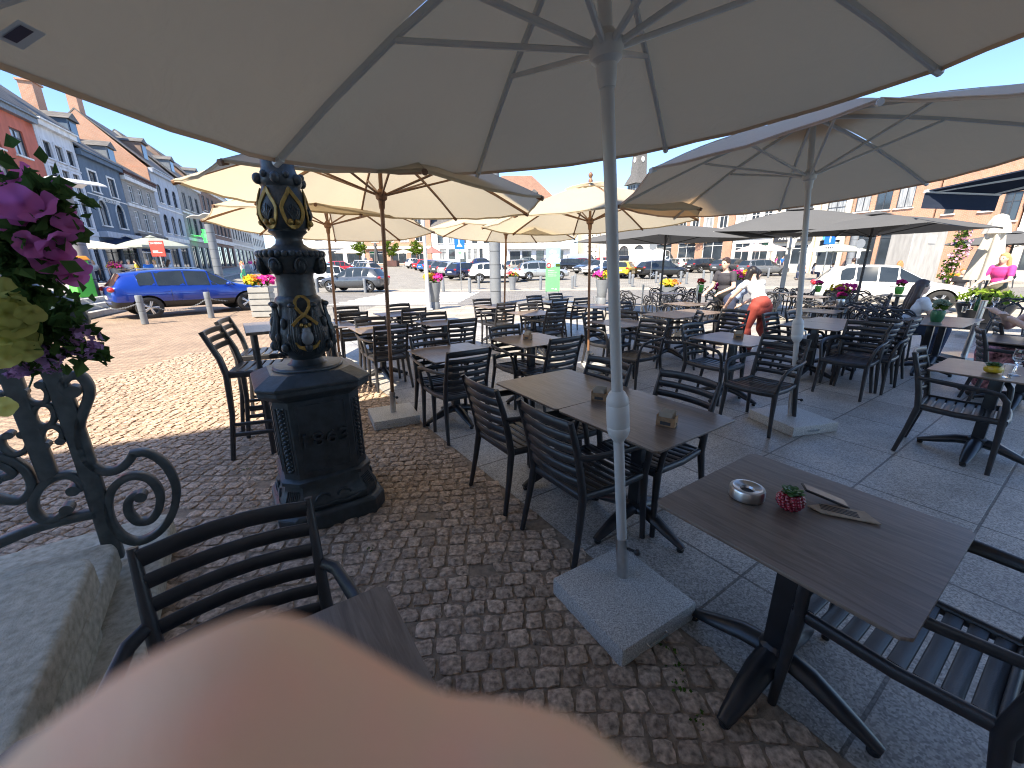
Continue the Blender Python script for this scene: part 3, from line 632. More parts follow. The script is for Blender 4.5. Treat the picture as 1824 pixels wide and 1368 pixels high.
def menu_box(px,py,rz,lab,s=1.0,z=.742):
    q=put(px,py,z); t=thing('menu_box',lab,'menu box',q,rz,'small wooden menu boxes on the tables')
    mb=MB(); w_,d_,h_=.10*s,.055*s,.06*s
    for sx in (-1,1): mb.box((sx*(w_/2-.002),0,h_/2),(.004,d_,h_))
    for sy in (-1,1): mb.box((0,sy*(d_/2-.002),h_*.42),(w_-.008,.004,h_*.84)); mb.box((0,sy*(d_/2+.0005),h_*.3),(w_*.55,.003,h_*.3),m=1)
    mb.box((0,0,.003),(w_-.008,d_-.008,.004))
    for sx in (-1,1): mb.tube([(sx*(w_/2+.0008),-.006,h_*.3),(sx*(w_/2+.0008),.0,h_*.4),(sx*(w_/2+.0008),.006,h_*.3),(sx*(w_/2+.0008),0,h_*.22)],.0012,5,closed=True,m=1)
    mb.build('box',[m_mdf,m_seam],t)
    for k in range(4):
        mb=MB(); mb.box((-.006+.004*k,-.018*s+.011*k*s,.047*s+.004*k),(w_*.72,.0035,.062*s),rot=Matrix.Rotation(R(-6+3*k),3,'X')); mb.build('menu_card',m_card,t,bevel=.001)
    return t
m_mdf=M('plywood_box',(.34,.21,.11),.7,var=.3,vs=40); m_card=M('card_stock',(.42,.36,.28),.75,var=.1)
menu_box(1068,712,GA+R(-60),'wooden menu box beside the white pole on the long table')
menu_box(1187,757,GA+R(-70),'wooden menu box at the near right end of the long table')
menu_box(940,604,GA+R(-70),'wooden menu box on the table behind the long pair')
menu_box(1315,602,GA+R(-60),'tall wooden menu box on the table left of the second grey pole')
m_ypot=M('yellow_glaze',(.62,.42,.02),.3,var=.2,vs=20,coat=.3)
q=put(1767,664); t=thing('succulent_pot','round yellow pot with a small succulent on the right edge table','plant pot',q)
mb=MB(); mb.lathe([(.03,0),(.05,.012),(.056,.032),(.048,.052),(.034,.058),(.03,.052)],24); mb.build('pot',m_ypot,t)
mb=MB(); succulent(mb,(0,0,.05),.06,18,.05); mb.build('succulent',m_succ,t,weld=False,ang=60)
m_clear=M('clear_glass',(1,1,1),.02,trans=1,var=0)
def wine_glass(px,py,lab,z=.742,s=1.0,kind='wine'):
    q=put(px,py,z); t=thing('drinking_glass',lab,'glass',q)
    mb=MB()
    if kind=='wine':
        mb.lathe([(.034*s,0),(.034*s,.003),(.006,.008),(.005,.085*s),(.018*s,.095*s),(.038*s,.125*s),(.042*s,.155*s),(.036*s,.20*s),(.0345*s,.20*s),(.040*s,.155*s),(.036*s,.127*s),(.016*s,.099*s),(0,.096*s)],24)
    else: mb.lathe([(.026*s,0),(.032*s,.10*s),(.0305*s,.10*s),(.025*s,.006),(0,.006)],20)
    mb.build('bowl',m_clear,t,ang=60); return t
wine_glass(1806,668,'empty wine glass beside the yellow succulent pot')
wine_glass(1793,672,'short water glass beside the wine glass on the right edge table',kind='t',s=.9)
wine_glass(1728,551,'large wine glass on the table in front of the seated woman',s=1.1)
wine_glass(1768,552,'round wine glass right of the green bottle',s=1.1)
wine_glass(1716,556,'low water glass on the table in front of the seated woman',kind='t')
m_bott=M('bottle_green',(.02,.10,.03),.08,trans=.5,var=0)
q=put(1738,553); t=thing('bottle','dark green bottle between wine glasses on the right hand table','bottle',q); mb=MB(); mb.lathe([(.036,0),(.037,.01),(.037,.15),(.030,.18),(.014,.21),(.013,.27),(.015,.275),(.015,.285),(0,.285)],18); mb.build('bottle_body',m_bott,t)
# blossoms helper
def blossoms(mb,c,rad,n,size,m,seed=0,up=.2,petals=5,half=True):
    rr=random.Random(seed); c=V(c)
    for k in range(n):
        while True:
            d=V((rr.gauss(0,1),rr.gauss(0,1),rr.gauss(0,1)+up)); 
            if d.length>.01: break
        d.normalize()
        if half and d.z<-.35: d.z=abs(d.z)
        p=c+V((d.x*rad[0],d.y*rad[1],d.z*rad[2]))*rr.uniform(.72,1.06); d=(d+V((rr.gauss(0,.4),rr.gauss(0,.4),rr.gauss(0,.4)))).normalized()
        a=d.orthogonal().normalized(); b=d.cross(a); s=size*rr.uniform(.7,1.25); a0=rr.uniform(0,6)
        pts=[p-d*s*.25]
        for j in range(petals*2):
            t=a0+PI*j/petals; r=s*(1 if j%2==0 else .62); pts.append(p+(a*math.cos(t)+b*math.sin(t))*r+d*s*(.12 if j%2==0 else 0))
        mb.add(pts,[(0,1+j,1+(j+1)%(petals*2)) for j in range(petals*2)],m)
def leaves(mb,c,rad,n,size,m,seed=0,lo=.5,hi=1.0,asp=.45):
    rr=random.Random(seed); c=V(c)
    for k in range(n):
        d=V((rr.gauss(0,1),rr.gauss(0,1),rr.gauss(0,1))).normalized(); p=c+V((d.x*rad[0],d.y*rad[1],d.z*rad[2]))*rr.uniform(lo,hi)
        l=(d+V((rr.gauss(0,.8),rr.gauss(0,.8),rr.gauss(0,.8)))).normalized(); sd=l.orthogonal().normalized(); sd=(sd*math.cos(k)+l.cross(sd)*math.sin(k)); s=size*rr.uniform(.6,1.3)
        nn=l.cross(sd)
        mb.add([p-l*s*.5,p+sd*s*asp-l*s*.05+nn*s*.1,p+l*s*.5-nn*s*.08,p-sd*s*asp-l*s*.05+nn*s*.1,p-nn*s*.06],[(0,1,4),(1,2,4),(2,3,4),(3,0,4)],m)
def small_pot(px,py,lab,potm,fm,z=.742,s=1.0,p=None):
    q=put(px,py,z) if p is None else V(p); t=thing('flower_pot',lab,'flower pot',q)
    mb=MB(); mb.lathe([(.045*s,0),(.06*s,.05*s),(.065*s,.11*s),(.058*s,.13*s),(.052*s,.125*s)],18); mb.build('pot',potm,t)
    mb=MB(); leaves(mb,(0,0,.17*s),(.07*s,.07*s,.05*s),50,.05*s,0,1); mb.build('foliage',p_leaf,t,weld=False)
    mb=MB(); blossoms(mb,(0,0,.20*s),(.075*s,.075*s,.05*s),46,.024*s,0,2); mb.build('blossoms',fm,t,weld=False)
    return t
m_gpot=M('green_glaze',(.10,.42,.05),.3,var=.2,vs=20); m_dgpot=M('dark_green_glaze',(.03,.13,.05),.35,var=.2,vs=20)
small_pot(1667,573,'matt green pot of grey herbs beside the seated woman',m_dgpot,petal('petal_grey_green',(.30,.36,.25)),s=1.25)
# ------------------------------------------------------------------ cast iron lamp post
LX,LY=-1.30,2.53
lp=thing('lamp_post','ornate dark cast iron lamp post with gilded ornaments and the date 1863','lamp post',(LX,LY,0),GA)
def octo(h,c): return [(-h+c,-h),(h-c,-h),(h,-h+c),(h,h-c),(h-c,h),(-h+c,h),(-h,h-c),(-h,-h+c)]
mb=MB(); mb.ngon_lathe([(octo(.325,.085),-.01),(octo(.325,.085),.10),(octo(.312,.083),.115),(octo(.300,.08),.12)]); mb.build('plinth',m_iron,lp,bevel=.006,seg=1,ang=14)
mb=MB(); mb.ngon_lathe([(octo(.285,.085),.12),(octo(.293,.095),.15),(octo(.290,.10),.18),(octo(.272,.10),.215),(octo(.258,.09),.255),(octo(.252,.085),.285),(octo(.268,.085),.292),(octo(.268,.085),.315),(octo(.25,.08),.33)])
for k in range(4):                                     # fluted corner panels and scrollwork on the flared foot
    a=PI/2*k; rot=Matrix.Rotation(a,3,'Z')
    for j in range(7):
        s=(j-3)*.013; d=(rot@V((1,-1,0))).normalized(); sd=rot@V((1,1,0)).normalized()
        mb.tube([d*.345+sd*s+V((0,0,.15)),d*.338+sd*s+V((0,0,.185)),d*.318+sd*s+V((0,0,.22)),d*.303+sd*s+V((0,0,.25))],.0045,5)
    for q in (-1,1):
        pts=[]
        for i in range(26):
            t=i/25; th=t*PI*3.2; r=.045*(1-t*.8); pts.append(rot@V((q*(.06+r*math.cos(th)),-.287+.02*t,.185+r*math.sin(th)*.9)))
        mb.tube(pts,.008,6)
        mb.tube([rot@V((q*.0,-.29,.15)),rot@V((q*.06,-.297,.142)),rot@V((q*.13,-.297,.15)),rot@V((q*.165,-.29,.165))],.009,6)
mb.build('foot',m_iron,lp,ang=40)
mb=MB(); mb.ngon_lathe([(octo(.245,.075),.33),(octo(.245,.075),.83),(octo(.258,.078),.845)])
for k in range(4):
    rot=Matrix.Rotation(PI/2*k,3,'Z')
    for a,b in (((-.135,.37),(.135,.37)),((.135,.37),(.135,.80)),((.135,.80),(-.135,.80)),((-.135,.80),(-.135,.37))): mb.bar([rot@V((a[0],-.2465,a[1])),rot@V((b[0],-.2465,b[1]))],.008,.006)
    d=(rot@V((1,-1,0))).normalized(); sd=(rot@V((1,1,0))).normalized(); D=.2935
    for q in (-1,1): mb.bar([d*D+sd*q*.036+V((0,0,.37)),d*D+sd*q*.036+V((0,0,.79))],.008,.008)
    for j in range(15): mb.ell(d*D+V((0,0,.385+.028*j)),(.016,.016,.012),8,5); 
    for j in range(15):
        for q in (-1,1): mb.ell(d*D+sd*q*.018+V((0,0,.399+.028*j)),(.008,.008,.008),6,4)
mb.build('pedestal',m_iron,lp,ang=35,weld=False)
mb=MB(); text_mb(mb,'1863',.125,Matrix.Translation((.0,-.252,.575))@UPR,.034,font_scale_x=1.2); mb.build('date_numerals',m_iron,lp,weld=False)
mb=MB(); mb.ngon_lathe([(octo(.262,.08),.845),(octo(.30,.088),.875),(octo(.31,.09),.885),(octo(.31,.09),.912),(octo(.318,.092),.918),(octo(.318,.092),.932),(octo(.30,.09),.945),(octo(.225,.085),.985)]); mb.lathe([(.20,.98),(.205,.992),(.195,1.002),(.12,1.006)],40); mb.build('cornice',m_iron,lp,bevel=.003,ang=14)
prof=[(.155,1.0),(.12,1.015),(.105,1.04),(.125,1.06),(.165,1.09),(.193,1.13),(.203,1.18),(.195,1.23),(.175,1.28),(.158,1.33),(.150,1.37),(.155,1.39),(.150,1.41),(.128,1.425),(.124,1.47),(.122,1.53),(.128,1.55),(.165,1.56),(.19,1.60),(.195,1.63),(.205,1.645),(.208,1.655),(.205,1.668),(.18,1.685),(.12,1.70),(.09,1.72),(.084,1.745),(.095,1.765),(.125,1.785),(.118,1.795),(.13,1.81),(.152,1.845),(.157,1.885),(.148,1.93),(.132,1.98),(.118,2.02),(.135,2.04),(.132,2.07),(.112,2.09),(.102,2.12),(.098,2.3),(.085,3.2),(.07,3.9)]
mb=MB(); mb.lathe(prof,40)
def rz_(z):
    for (a,b),(c,d) in zip(prof[:-1],prof[1:]):
        if b<=z<=d: return a+(c-a)*(z-b)/max(1e-6,d-b)
    return .1
def surf(a,z,e=0): r=rz_(z)+e; return V((r*math.cos(a),r*math.sin(a),z))
for k in range(8):                                     # acanthus leaves around the bulb
    a=2*PI*k/8+.39
    for s in (-2,-1,0,1,2):
        pts=[surf(a+s*.035,1.075,.004),surf(a+s*.07,1.13,.012),surf(a+s*.075,1.20,.016-.003*abs(s)),surf(a+s*.06,1.28,.016-.003*abs(s)),surf(a+s*.035,1.34,.02),surf(a+s*.03,1.365,.036-.006*abs(s))]
        mb.tube(pts,[.006,.010,.012,.011,.010,.007],6)
    mb.ell(surf(a,1.375,.03),(.026,.026,.016),8,6)
    mb.ell(surf(a+.39,1.13,.008),(.03,.03,.03),8,6); mb.ell(surf(a+.39,1.27,.006),(.022,.022,.035),8,6)
    for q in (-1,1): mb.ell(surf(a+q*.17,1.19,.006),(.02,.02,.03),8,5)
for k in range(8):                                     # volutes under the gadrooned ring
    a=2*PI*k/8+.1
    for i in range(2): mb.ell(surf(a,1.595,.0),(.045,.045,.05),10,8)
    pts=[]
    for i in range(22):
        t=i/21; th=t*PI*3; r=.045*(1-t*.75); c=surf(a,1.598,.022); rad=V((math.cos(a),math.sin(a),0)); tg=V((-math.sin(a),math.cos(a),0)); pts.append(c+tg*r*math.cos(th)*.9+V((0,0,r*math.sin(th)))+rad*.012*t)
    mb.tube(pts,.007,5)
for k in range(30): mb.ell(surf(2*PI*k/30,1.662,-.004),(.024,.024,.020),8,6)
for k in range(6):
    a=2*PI*k/6+.2; mb.ell(surf(a,2.055,.004),(.032,.032,.03),8,6); mb.ell(surf(a+.5,2.075,.006),(.022,.022,.02),8,5)
    for j in range(7):                                 # palmette fans inside the gilded drops
        s=(j-3)/3; pts=[surf(a+PI/6+s*.03,1.845,.004),surf(a+PI/6+s*.17,1.885-.01*abs(s),.01),surf(a+PI/6+s*.24,1.925-.03*abs(s),.007)]; mb.tube(pts,[.004,.008,.004],6)
mb.build('shaft',m_iron,lp,ang=50,weld=False).scale=(.83,.83,1)
mb=MB()
for k in range(6):
    a=2*PI*k/6+.2+PI/6; pts=[]
    for i in range(24):
        th=2*PI*i/24; x=math.sin(th); z=-math.cos(th); w_=.36*(1 if z<0 else (1-z)**.6*.55+.45*(1-z)); pts.append(surf(a+x*(.42 if z<.1 else .42*max(0,1-(z-.1)/.9)**.75),1.905+z*.10,.008))
    mb.bar(pts,.024,.010,up=(math.cos(a),math.sin(a),0),closed=True)
    for q in (-1,1): mb.ell(surf(a+q*.15,1.832,.008),(.02,.02,.017),8,6)
mb.build('gilded_drops',m_gold,lp,weld=False).scale=(.83,.83,1)
fa=R(-90)-GA+R(58)                                      # side of the post turned towards the terrace
fa=math.atan2(-2.53,1.30)-GA+.10
mb=MB()
rib_=[(-.060,1.262),(-.03,1.298),(.012,1.33),(.036,1.365),(.036,1.40),(.02,1.422),(-.002,1.428)]
for q in (-1,1): mb.bar([surf(fa+q*x/.15,z,.028+.003*(q>0)) for x,z in rib_],[.022,.02,.02,.022,.022,.018,.012],.008,up=(math.cos(fa),math.sin(fa),0))
mb.bar([surf(fa+x/.19,z,.02) for x,z in ((-.07,1.165),(-.05,1.135),(0,1.118),(.05,1.135),(.07,1.165))],[.01,.02,.03,.02,.01],.010,up=(math.cos(fa),math.sin(fa),0))
for q in (-1,0,1): mb.ell(surf(fa+q*.12,1.255+.008*abs(q),.03),(.013,.013,.013),8,6)
mb.build('gilded_ribbon',m_gold,lp,weld=False).scale=(.83,.83,1)
mb=MB(); mb.ell(surf(fa,1.19,.012),(.042,.042,.045),12,8); mb.ell(surf(fa,1.225,.012),(.03,.03,.03),12,8); mb.build('shield',m_colg,lp).scale=(.83,.83,1)
# ------------------------------------------------------------------ stone steps with the scrolled railing
st=thing('stone_steps','worn blue stone entrance steps at the left edge','steps',uv(-.68,2.0,0),GA)
def step(u1,v1,z,tz=.12):
    mb=MB(); x1=u1+.68; y1=v1-2.0; r=.07
    poly=[(-3.2,-4.5),(x1,-4.5),(x1,y1-r),(x1-r*.3,y1-r*.3),(x1-r,y1),(-3.2,y1)]
    mb.prism(poly,z-tz,z); mb.build('tread',m_stone,st,bevel=.022,seg=3,ang=50)
    mb=MB(); mb.prism([(-3.2,-4.5),(x1-.045,-4.5),(x1-.045,y1-.045),(-3.2,y1-.045)],z-.5 if z>.4 else -.05,z-tz); mb.build('riser',m_stone,st,bevel=.01)
step(-.60,2.03,.53); step(-.63,2.42,.36); step(-.50,2.92,.19)
mb=MB(); mb.box((.10,-.35,.03),(.24,.5,.09)); mb.build('base_course',m_stone,st,bevel=.03,seg=3)
PV=uv(0,2.50); 
def RP(px,py): return on_plane(px,py,PV,E1)
ro=G(205,1005,.19); rl=thing('railing','dark wrought iron railing with large scrolls on the steps','railing',(0,0,0))
def zs(x,y): return RP(x*.3838,640+y*.3838)
def zt(x,y): return RP(x*.285,290+y*.285)
def smooth(pts,n=4):
    out=[]
    for i in range(len(pts)-1):
        p0=pts[max(0,i-1)];p1=pts[i];p2=pts[i+1];p3=pts[min(len(pts)-1,i+2)]
        for k in range(n):
            t=k/n; out.append(.5*((2*p1)+(p2-p0)*t+(2*p0-5*p1+4*p2-p3)*t*t+(3*p1-p0-3*p2+p3)*t*t*t))
    out.append(pts[-1]); return out
def scroll(name,pts,th=.030,dp=.05,ends=True):
    mb=MB(); q=smooth(pts); mb.bar(q,dp,th,up=None or (0,0,1),rnd=.18) if False else None
    # section: depth along the plane normal, thickness in the plane
    k=len(q); rows=[]
    for i in range(k):
        t=(q[min(k-1,i+1)]-q[max(0,i-1)]).normalized(); n2=t.cross(E1).normalized()
        c=.006
        for a,b in ((-dp/2,th/2-c),(-dp/2+c,th/2),(dp/2-c,th/2),(dp/2,th/2-c),(dp/2,-th/2+c),(dp/2-c,-th/2),(-dp/2+c,-th/2),(-dp/2,-th/2+c)): rows.append(q[i]+E1*a+n2*b)
    fs=[(i*8+j,i*8+(j+1)%8,(i+1)*8+(j+1)%8,(i+1)*8+j) for i in range(k-1) for j in range(8)]+[tuple(range(7,-1,-1)),tuple((k-1)*8+j for j in range(8))]
    mb.add(rows,fs)
    if ends:
        for e in ends if isinstance(ends,(list,tuple)) else (0,-1):
            p=q[e]; mb.tube([p-E1*(dp/2+.002),p+E1*(dp/2+.002)],th*.75,14)
    o=mb.build(name,m_rail,rl,ang=50); return o
scroll('post',[zt(40,560),zt(110,760),zt(180,1060),zs(255,80),zs(400,480),zs(538,920)],.066,.05,ends=None)
scroll('post',[zt(-60,1100),zs(20,-60),zs(45,60),zs(140,310),zs(232,550)],.058,.05,ends=None)
scroll('scroll',[zt(100,770),zt(200,795),zt(330,850),zt(440,900),zt(505,960),zt(500,1020),zt(440,1052),zt(370,1040),zt(335,1000),zt(350,965),zt(390,965)],.05,.055,ends=(-1,))
scroll('scroll',[zs(345,145),zs(310,150),zs(290,115),zs(320,80),zs(372,75),zs(408,115),zs(415,165),zs(395,225),zs(372,290),zs(368,360),zs(390,440),zs(430,492),zs(490,518),zs(550,508),zs(598,470),zs(622,432)],.036,.05,ends=(0,))
scroll('scroll',[zs(605,440),zs(680,432),zs(755,475),zs(803,545),zs(820,625),zs(795,725),zs(735,800),zs(650,842),zs(575,825),zs(522,765),zs(502,690),zs(515,615),zs(562,560),zs(632,538),zs(700,558),zs(742,620),zs(738,690),zs(700,742),zs(642,750),zs(602,712),zs(596,662),zs(622,632),zs(655,632)],.034,.05,ends=(-1,))
scroll('scroll',[zs(345,602),zs(384,588),zs(370,556),zs(320,535),zs(250,547),zs(192,590),zs(156,652),zs(165,710),zs(210,742),zs(270,735),zs(315,690)],.032,.05)
scroll('scroll',[zs(-40,560),zs(20,545),zs(62,530),zs(50,505),zs(0,480),zs(-60,470)],.03,.05,ends=(2,))
scroll('scroll',[zs(-30,440),zs(50,462),zs(120,510),zs(150,575),zs(128,630),zs(75,655),zs(-20,640)],.03,.05,ends=None)
scroll('bottom_rail',[zs(450,712),zs(330,735),zs(180,775),zs(60,822),zs(-80,885)],.042,.05,ends=None)
for cx,cy,rr_ in ((205,258,52),):
    scroll('ring',[zs(cx+rr_*math.cos(2*PI*i/14),cy+rr_*math.sin(2*PI*i/14)) for i in range(15)],.022,.04,ends=None)
scroll('ring',[zs(190,115),zs(225,150),zs(215,195),zs(165,205),zs(115,180),zs(110,150)],.022,.04)
scroll('ring',[zs(215,395),zs(190,370),zs(205,325),zs(250,308),zs(292,335),zs(285,375)],.022,.04)
scroll('ring',[zs(110,345),zs(135,350),zs(130,410),zs(75,440),zs(20,410),zs(8,365),zs(45,348)],.022,.04)
scroll('ring',[zs(-10,165),zs(35,150),zs(45,115),zs(20,95)],.022,.04)
# ------------------------------------------------------------------ hanging flowers on the railing
fl=thing('flower_basket','hanging basket of magenta petunias and yellow green leaves at the left edge','flowers',(0,0,0))
FV=uv(0,1.9)
def FP(px,py,dv=0): return on_plane(px,py,FV+E1*dv,E1)
rr=random.Random(11); vdir=V((0,0,EYE))
def petunia(mb,p,d,s,seed):
    q=random.Random(seed); d=d.normalized(); a=d.orthogonal().normalized(); b=d.cross(a); n=25; pts=[p-d*s*.55]; ph=q.uniform(0,6)
    for ring,(r,h) in enumerate(((.28,-.12),(.68,.06),(1.0,.02))):
        for j in range(n):
            t=2*PI*j/n; lob=1-.10*abs(math.cos(2.5*t+ph))**3*(ring/2); wav=.07*math.sin(5*t+ph)*ring+.06*math.sin(11*t+ph*2)*(ring==2)
            pts.append(p+(a*math.cos(t)+b*math.sin(t))*s*r*lob+d*s*(h+wav))
    fs=[(0,1+j,1+(j+1)%n) for j in range(n)]
    for g_ in range(2): fs+=[(1+g_*n+j,1+(g_+1)*n+j,1+(g_+1)*n+(j+1)%n,1+g_*n+(j+1)%n) for j in range(n)]
    mb.add(pts,fs)
tocam=-E1
mags=[(20,330,30),(55,335,34),(95,345,30),(30,370,34),(75,375,36),(105,385,32),(10,405,30),(60,400,30),(88,420,34),(118,415,22),(72,445,30),(98,455,32),(110,440,26),(85,478,26),(122,488,27),(128,478,22),(105,470,24),(45,360,32),(5,365,34),(-15,345,34),(-20,390,34),(40,318,26),(70,355,30),(125,400,24),(130,500,24),(138,485,20),(45,425,26),(92,345,24)]
for i,(x,y,s) in enumerate(mags):
    mb=MB(); p=FP(x+rr.uniform(-10,12),y+rr.uniform(-12,12),rr.uniform(-.12,.10)); d=tocam*.8+V((rr.gauss(.3,.7),rr.gauss(0,.4),rr.gauss(0,.7))); petunia(mb,p,d,s/725*1.1,i); mb.build('blossom',p_mag,fl,weld=False,ang=80)
for i,(x,y,s) in enumerate([(8,545,44),(30,575,40),(22,605,48),(-10,580,45),(0,515,30),(5,725,24),(45,598,26),(55,560,26),(12,560,30),(48,625,26),(5,635,30),(35,540,26)]):
    mb=MB(); p=FP(x,y,-.1+rr.uniform(-.03,.03)); d=tocam+V((rr.gauss(.2,.4),0,rr.gauss(0,.4))); petunia(mb,p,d,s/725*.95,50+i); mb.build('blossom',p_ygr,fl,weld=False,ang=80)
mb=MB()
for i,(x,y,r_,n) in enumerate([(60,400,60,120),(20,455,70,200),(10,430,60,120),(30,370,70,90),(95,380,40,50),(70,340,60,40),(40,490,40,50),(90,420,35,30),(60,520,30,22),(100,560,35,26),(90,590,45,60),(120,600,40,50),(60,610,35,50),(45,640,30,30),(150,625,25,30),(140,540,12,8),(170,630,14,12),(70,570,30,20)]):
    leaves(mb,FP(x,y,rr.uniform(-.04,.04)),(r_/345,.06,r_/345),n,.05,0,i,.0,1,.38)
mb.build('leaves',p_dleaf,fl,weld=False)
for i,(x,y,r_) in enumerate([(143,612,17),(155,604,15),(82,636,18),(70,628,12),(30,655,10)]):
    mb=MB(); blossoms(mb,FP(x,y,-.03),(r_/345,.03,r_/345),46,.012,0,i,0,half=False); mb.build('blossom_cluster',p_lil,fl,weld=False)
mb=MB()
for pts in ([(20,560),(90,585),(140,630),(175,628),(190,650)],[(40,480),(90,500),(120,520),(140,538)],[(60,600),(110,630),(150,640)],[(40,640),(60,660),(52,690)],[(10,450),(50,540),(70,640)],[(0,565),(60,560),(120,520)]):
    mb.tube(smooth([FP(x,y,-.02+.01*i) for i,(x,y) in enumerate(pts)]),.003,5)
mb.build('stems',m_leafd,fl)
# ------------------------------------------------------------------ bar stools and high table
def make_stool(label):
    t=thing('bar_stool',label,'bar stool',group='dark bar stools behind the lamp post')
    mb=MB()
    for k in range(6): mb.bar([(-.2,.18-k*.07,.755),(0,.18-k*.07,.748),(.2,.18-k*.07,.755)],.055,.016,rnd=.3)
    mb.build('seat',m_blk,t)
    mb=MB()
    for s in (-1,1): mb.bar([(s*.20,.21,.735),(s*.20,-.19,.735)],.03,.05)
    mb.bar([(-.2,.21,.735),(.2,.21,.735)],.03,.05); mb.bar([(-.2,-.19,.735),(.2,-.19,.735)],.03,.05); mb.build('seat_frame',m_blk,t)
    mb=MB()
    for k in range(3): mb.bar([(x*.2,-.26-.02*k-.02*(1-x*x),.95+.065*k) for x in (-1,-.5,0,.5,1)],.018,.045)
    mb.build('backrest',m_blk,t)
    for s in (-1,1):
        mb=MB(); mb.bar([(s*.235,-.27,0),(s*.215,-.215,.40),(s*.205,-.20,.74),(s*.205,-.225,.88),(s*.208,-.31,1.10)],[.034,.036,.042,.04,.034],[.04,.046,.06,.055,.04],up=(1,0,0)); mb.build('leg',m_blk,t)
        mb=MB(); mb.bar([(s*.235,.25,0),(s*.22,.225,.40),(s*.21,.205,.73)],[.034,.036,.04],[.036,.04,.046],up=(1,0,0)); mb.build('leg',m_blk,t)
    mb=MB()
    for s in (-1,1): mb.bar([(s*.228,-.245,.22),(s*.228,.238,.22)],.022,.034); mb.bar([(s*.225,-.235,.31),(s*.224,.23,.31)],.022,.03)
    mb.bar([(-.23,.24,.26),(.23,.24,.26)],.022,.034); mb.build('footrest',m_blk,t); return t
sdir=V((.93,.30,0)); s0=make_stool('dark bar stool nearest the lamp post pedestal, backrest to the left')
p0=G(418,818); left=V((-sdir.y,sdir.x,0)); c0=p0+sdir*.27+left*(.235)
s0.location=c0; s0.rotation_euler=(0,0,rz_for(sdir))
dup(s0,c0+V((-.32,.62,0)),rz_for(sdir)+.05,'dark bar stool in the middle of the row behind the lamp post')
dup(s0,c0+V((-.15,1.25,0)),rz_for(sdir)-.05,'dark bar stool farthest back in the row behind the lamp post')
q=G(515,578,1.08); t=thing('high_table','tall dark bar table mostly hidden behind the lamp post','table',(q.x,q.y,0),GA)
mb=MB(); mb.box((0,0,1.07),(.7,.7,.025)); mb.build('tabletop',m_top,t,bevel=.003)
for sx in (-1,1):
    for sy in (-1,1): mb=MB(); mb.bar([(sx*.29,sy*.29,1.057),(sx*.31,sy*.31,0)],.04,.04,up=(1,0,0)); mb.build('leg',m_blk,t)
# ------------------------------------------------------------------ the photographer's hand close to the lens
def CP(px,py,d): return V((0,0,EYE))+ray(px,py)*d
mb=MB()
def caps(mb,pts,rad):
    pts=[V(p) for p in pts]
    for i in range(len(pts)):
        mb.ell(pts[i],rad[i],14,9)
        if i<len(pts)-1:
            for k in range(1,5): t=k/5; mb.ell(pts[i].lerp(pts[i+1],t),rad[i]*(1-t)+rad[i+1]*t,12,8)
d=.046
def fr(px): return px/725*d
caps(mb,[CP(0,1575,d),CP(170,1440,d),CP(310,1358,d),CP(430,1310,d),CP(560,1366,d*1.02),CP(720,1460,d*1.03),CP(880,1490,d*1.03),CP(970,1505,d*1.04),CP(1080,1590,d*1.05),CP(1280,1740,d*1.15)],[fr(150),fr(180),fr(195),fr(200),fr(192),fr(190),fr(208),fr(205),fr(205),fr(230)])
for k,(oy,od,sc) in enumerate(((420,.062,1.0),(760,.078,.95),(1080,.094,.8))):           # the other fingers below the frame
    q=od; caps(mb,[CP(150,1600+oy,q),CP(420,1560+oy,q),CP(800,1640+oy,q*1.02),CP(1300,1750+oy*.9,q*1.05)],[.0085*sc,.0095*sc,.0095*sc,.0115*sc])
caps(mb,[CP(1250,1720,.055),CP(1700,1980,.075),CP(2100,2400,.11)],[.014,.02,.026]); caps(mb,[CP(1300,2700,.10),CP(1800,2600,.11),CP(2300,3100,.16)],[.018,.027,.028])
caps(mb,[CP(1250,2200,.08),CP(1700,2300,.10),CP(2000,2600,.12)],[.014,.022,.026])
caps(mb,[CP(900,3000,.12),CP(1350,2900,.12),CP(1900,2800,.125)],[.009,.012,.02])
me=remesh(mb,.0022,8); me.materials.append(m_skinf); o=link('hand',me); tag(o,'blurred bare fingertip of the photographer covering the bottom left corner','hand')
# ------------------------------------------------------------------ buildings
m_slate=brickmat('slate_roof',(.10,.095,.09),(.15,.14,.13),(.06,.055,.05),.3,.2,.012,.7)
m_tile=brickmat('brown_tile_roof',(.22,.12,.08),(.27,.15,.10),(.13,.07,.05),.25,.2,.015,.8)
m_brick=brickmat('orange_brick',(.42,.185,.105),(.47,.225,.13),(.42,.32,.25))
m_dbrick=brickmat('dark_brick',(.20,.12,.09),(.25,.15,.11),(.22,.18,.15))
m_bluestone=brickmat('grey_stone_wall',(.30,.29,.27),(.34,.33,.31),(.22,.21,.2),.9,.45,.01)
m_cream2=brickmat('cream_stone_wall',(.62,.56,.45),(.66,.60,.49),(.5,.45,.36),1.1,.5,.01)
def plaster(n,c): return M(n,c,.8,var=.17,vs=1.6,bump=.15,bs=60,detail=8,stretch=(1.6,1.6,.45))
w_red=plaster('coral_render',(.50,.14,.09)); w_white=plaster('white_render',(.60,.62,.65)); w_blue=plaster('slate_blue_render',(.10,.145,.20)); w_grey=plaster('pale_grey_render',(.42,.46,.52)); w_far=plaster('far_render',(.50,.47,.43)); w_cream=plaster('cream_render',(.74,.69,.60)); w_trim=plaster('white_trim',(.72,.71,.68)); w_dark=M('dark_fascia',(.03,.032,.038),.6); w_brown=plaster('brown_fascia',(.10,.05,.045)); m_lead=M('lead_grey',(.16,.18,.2),.5,var=.2); w_inner=M('shop_interior',(.03,.03,.032),.8,var=.6,vs=1.5)
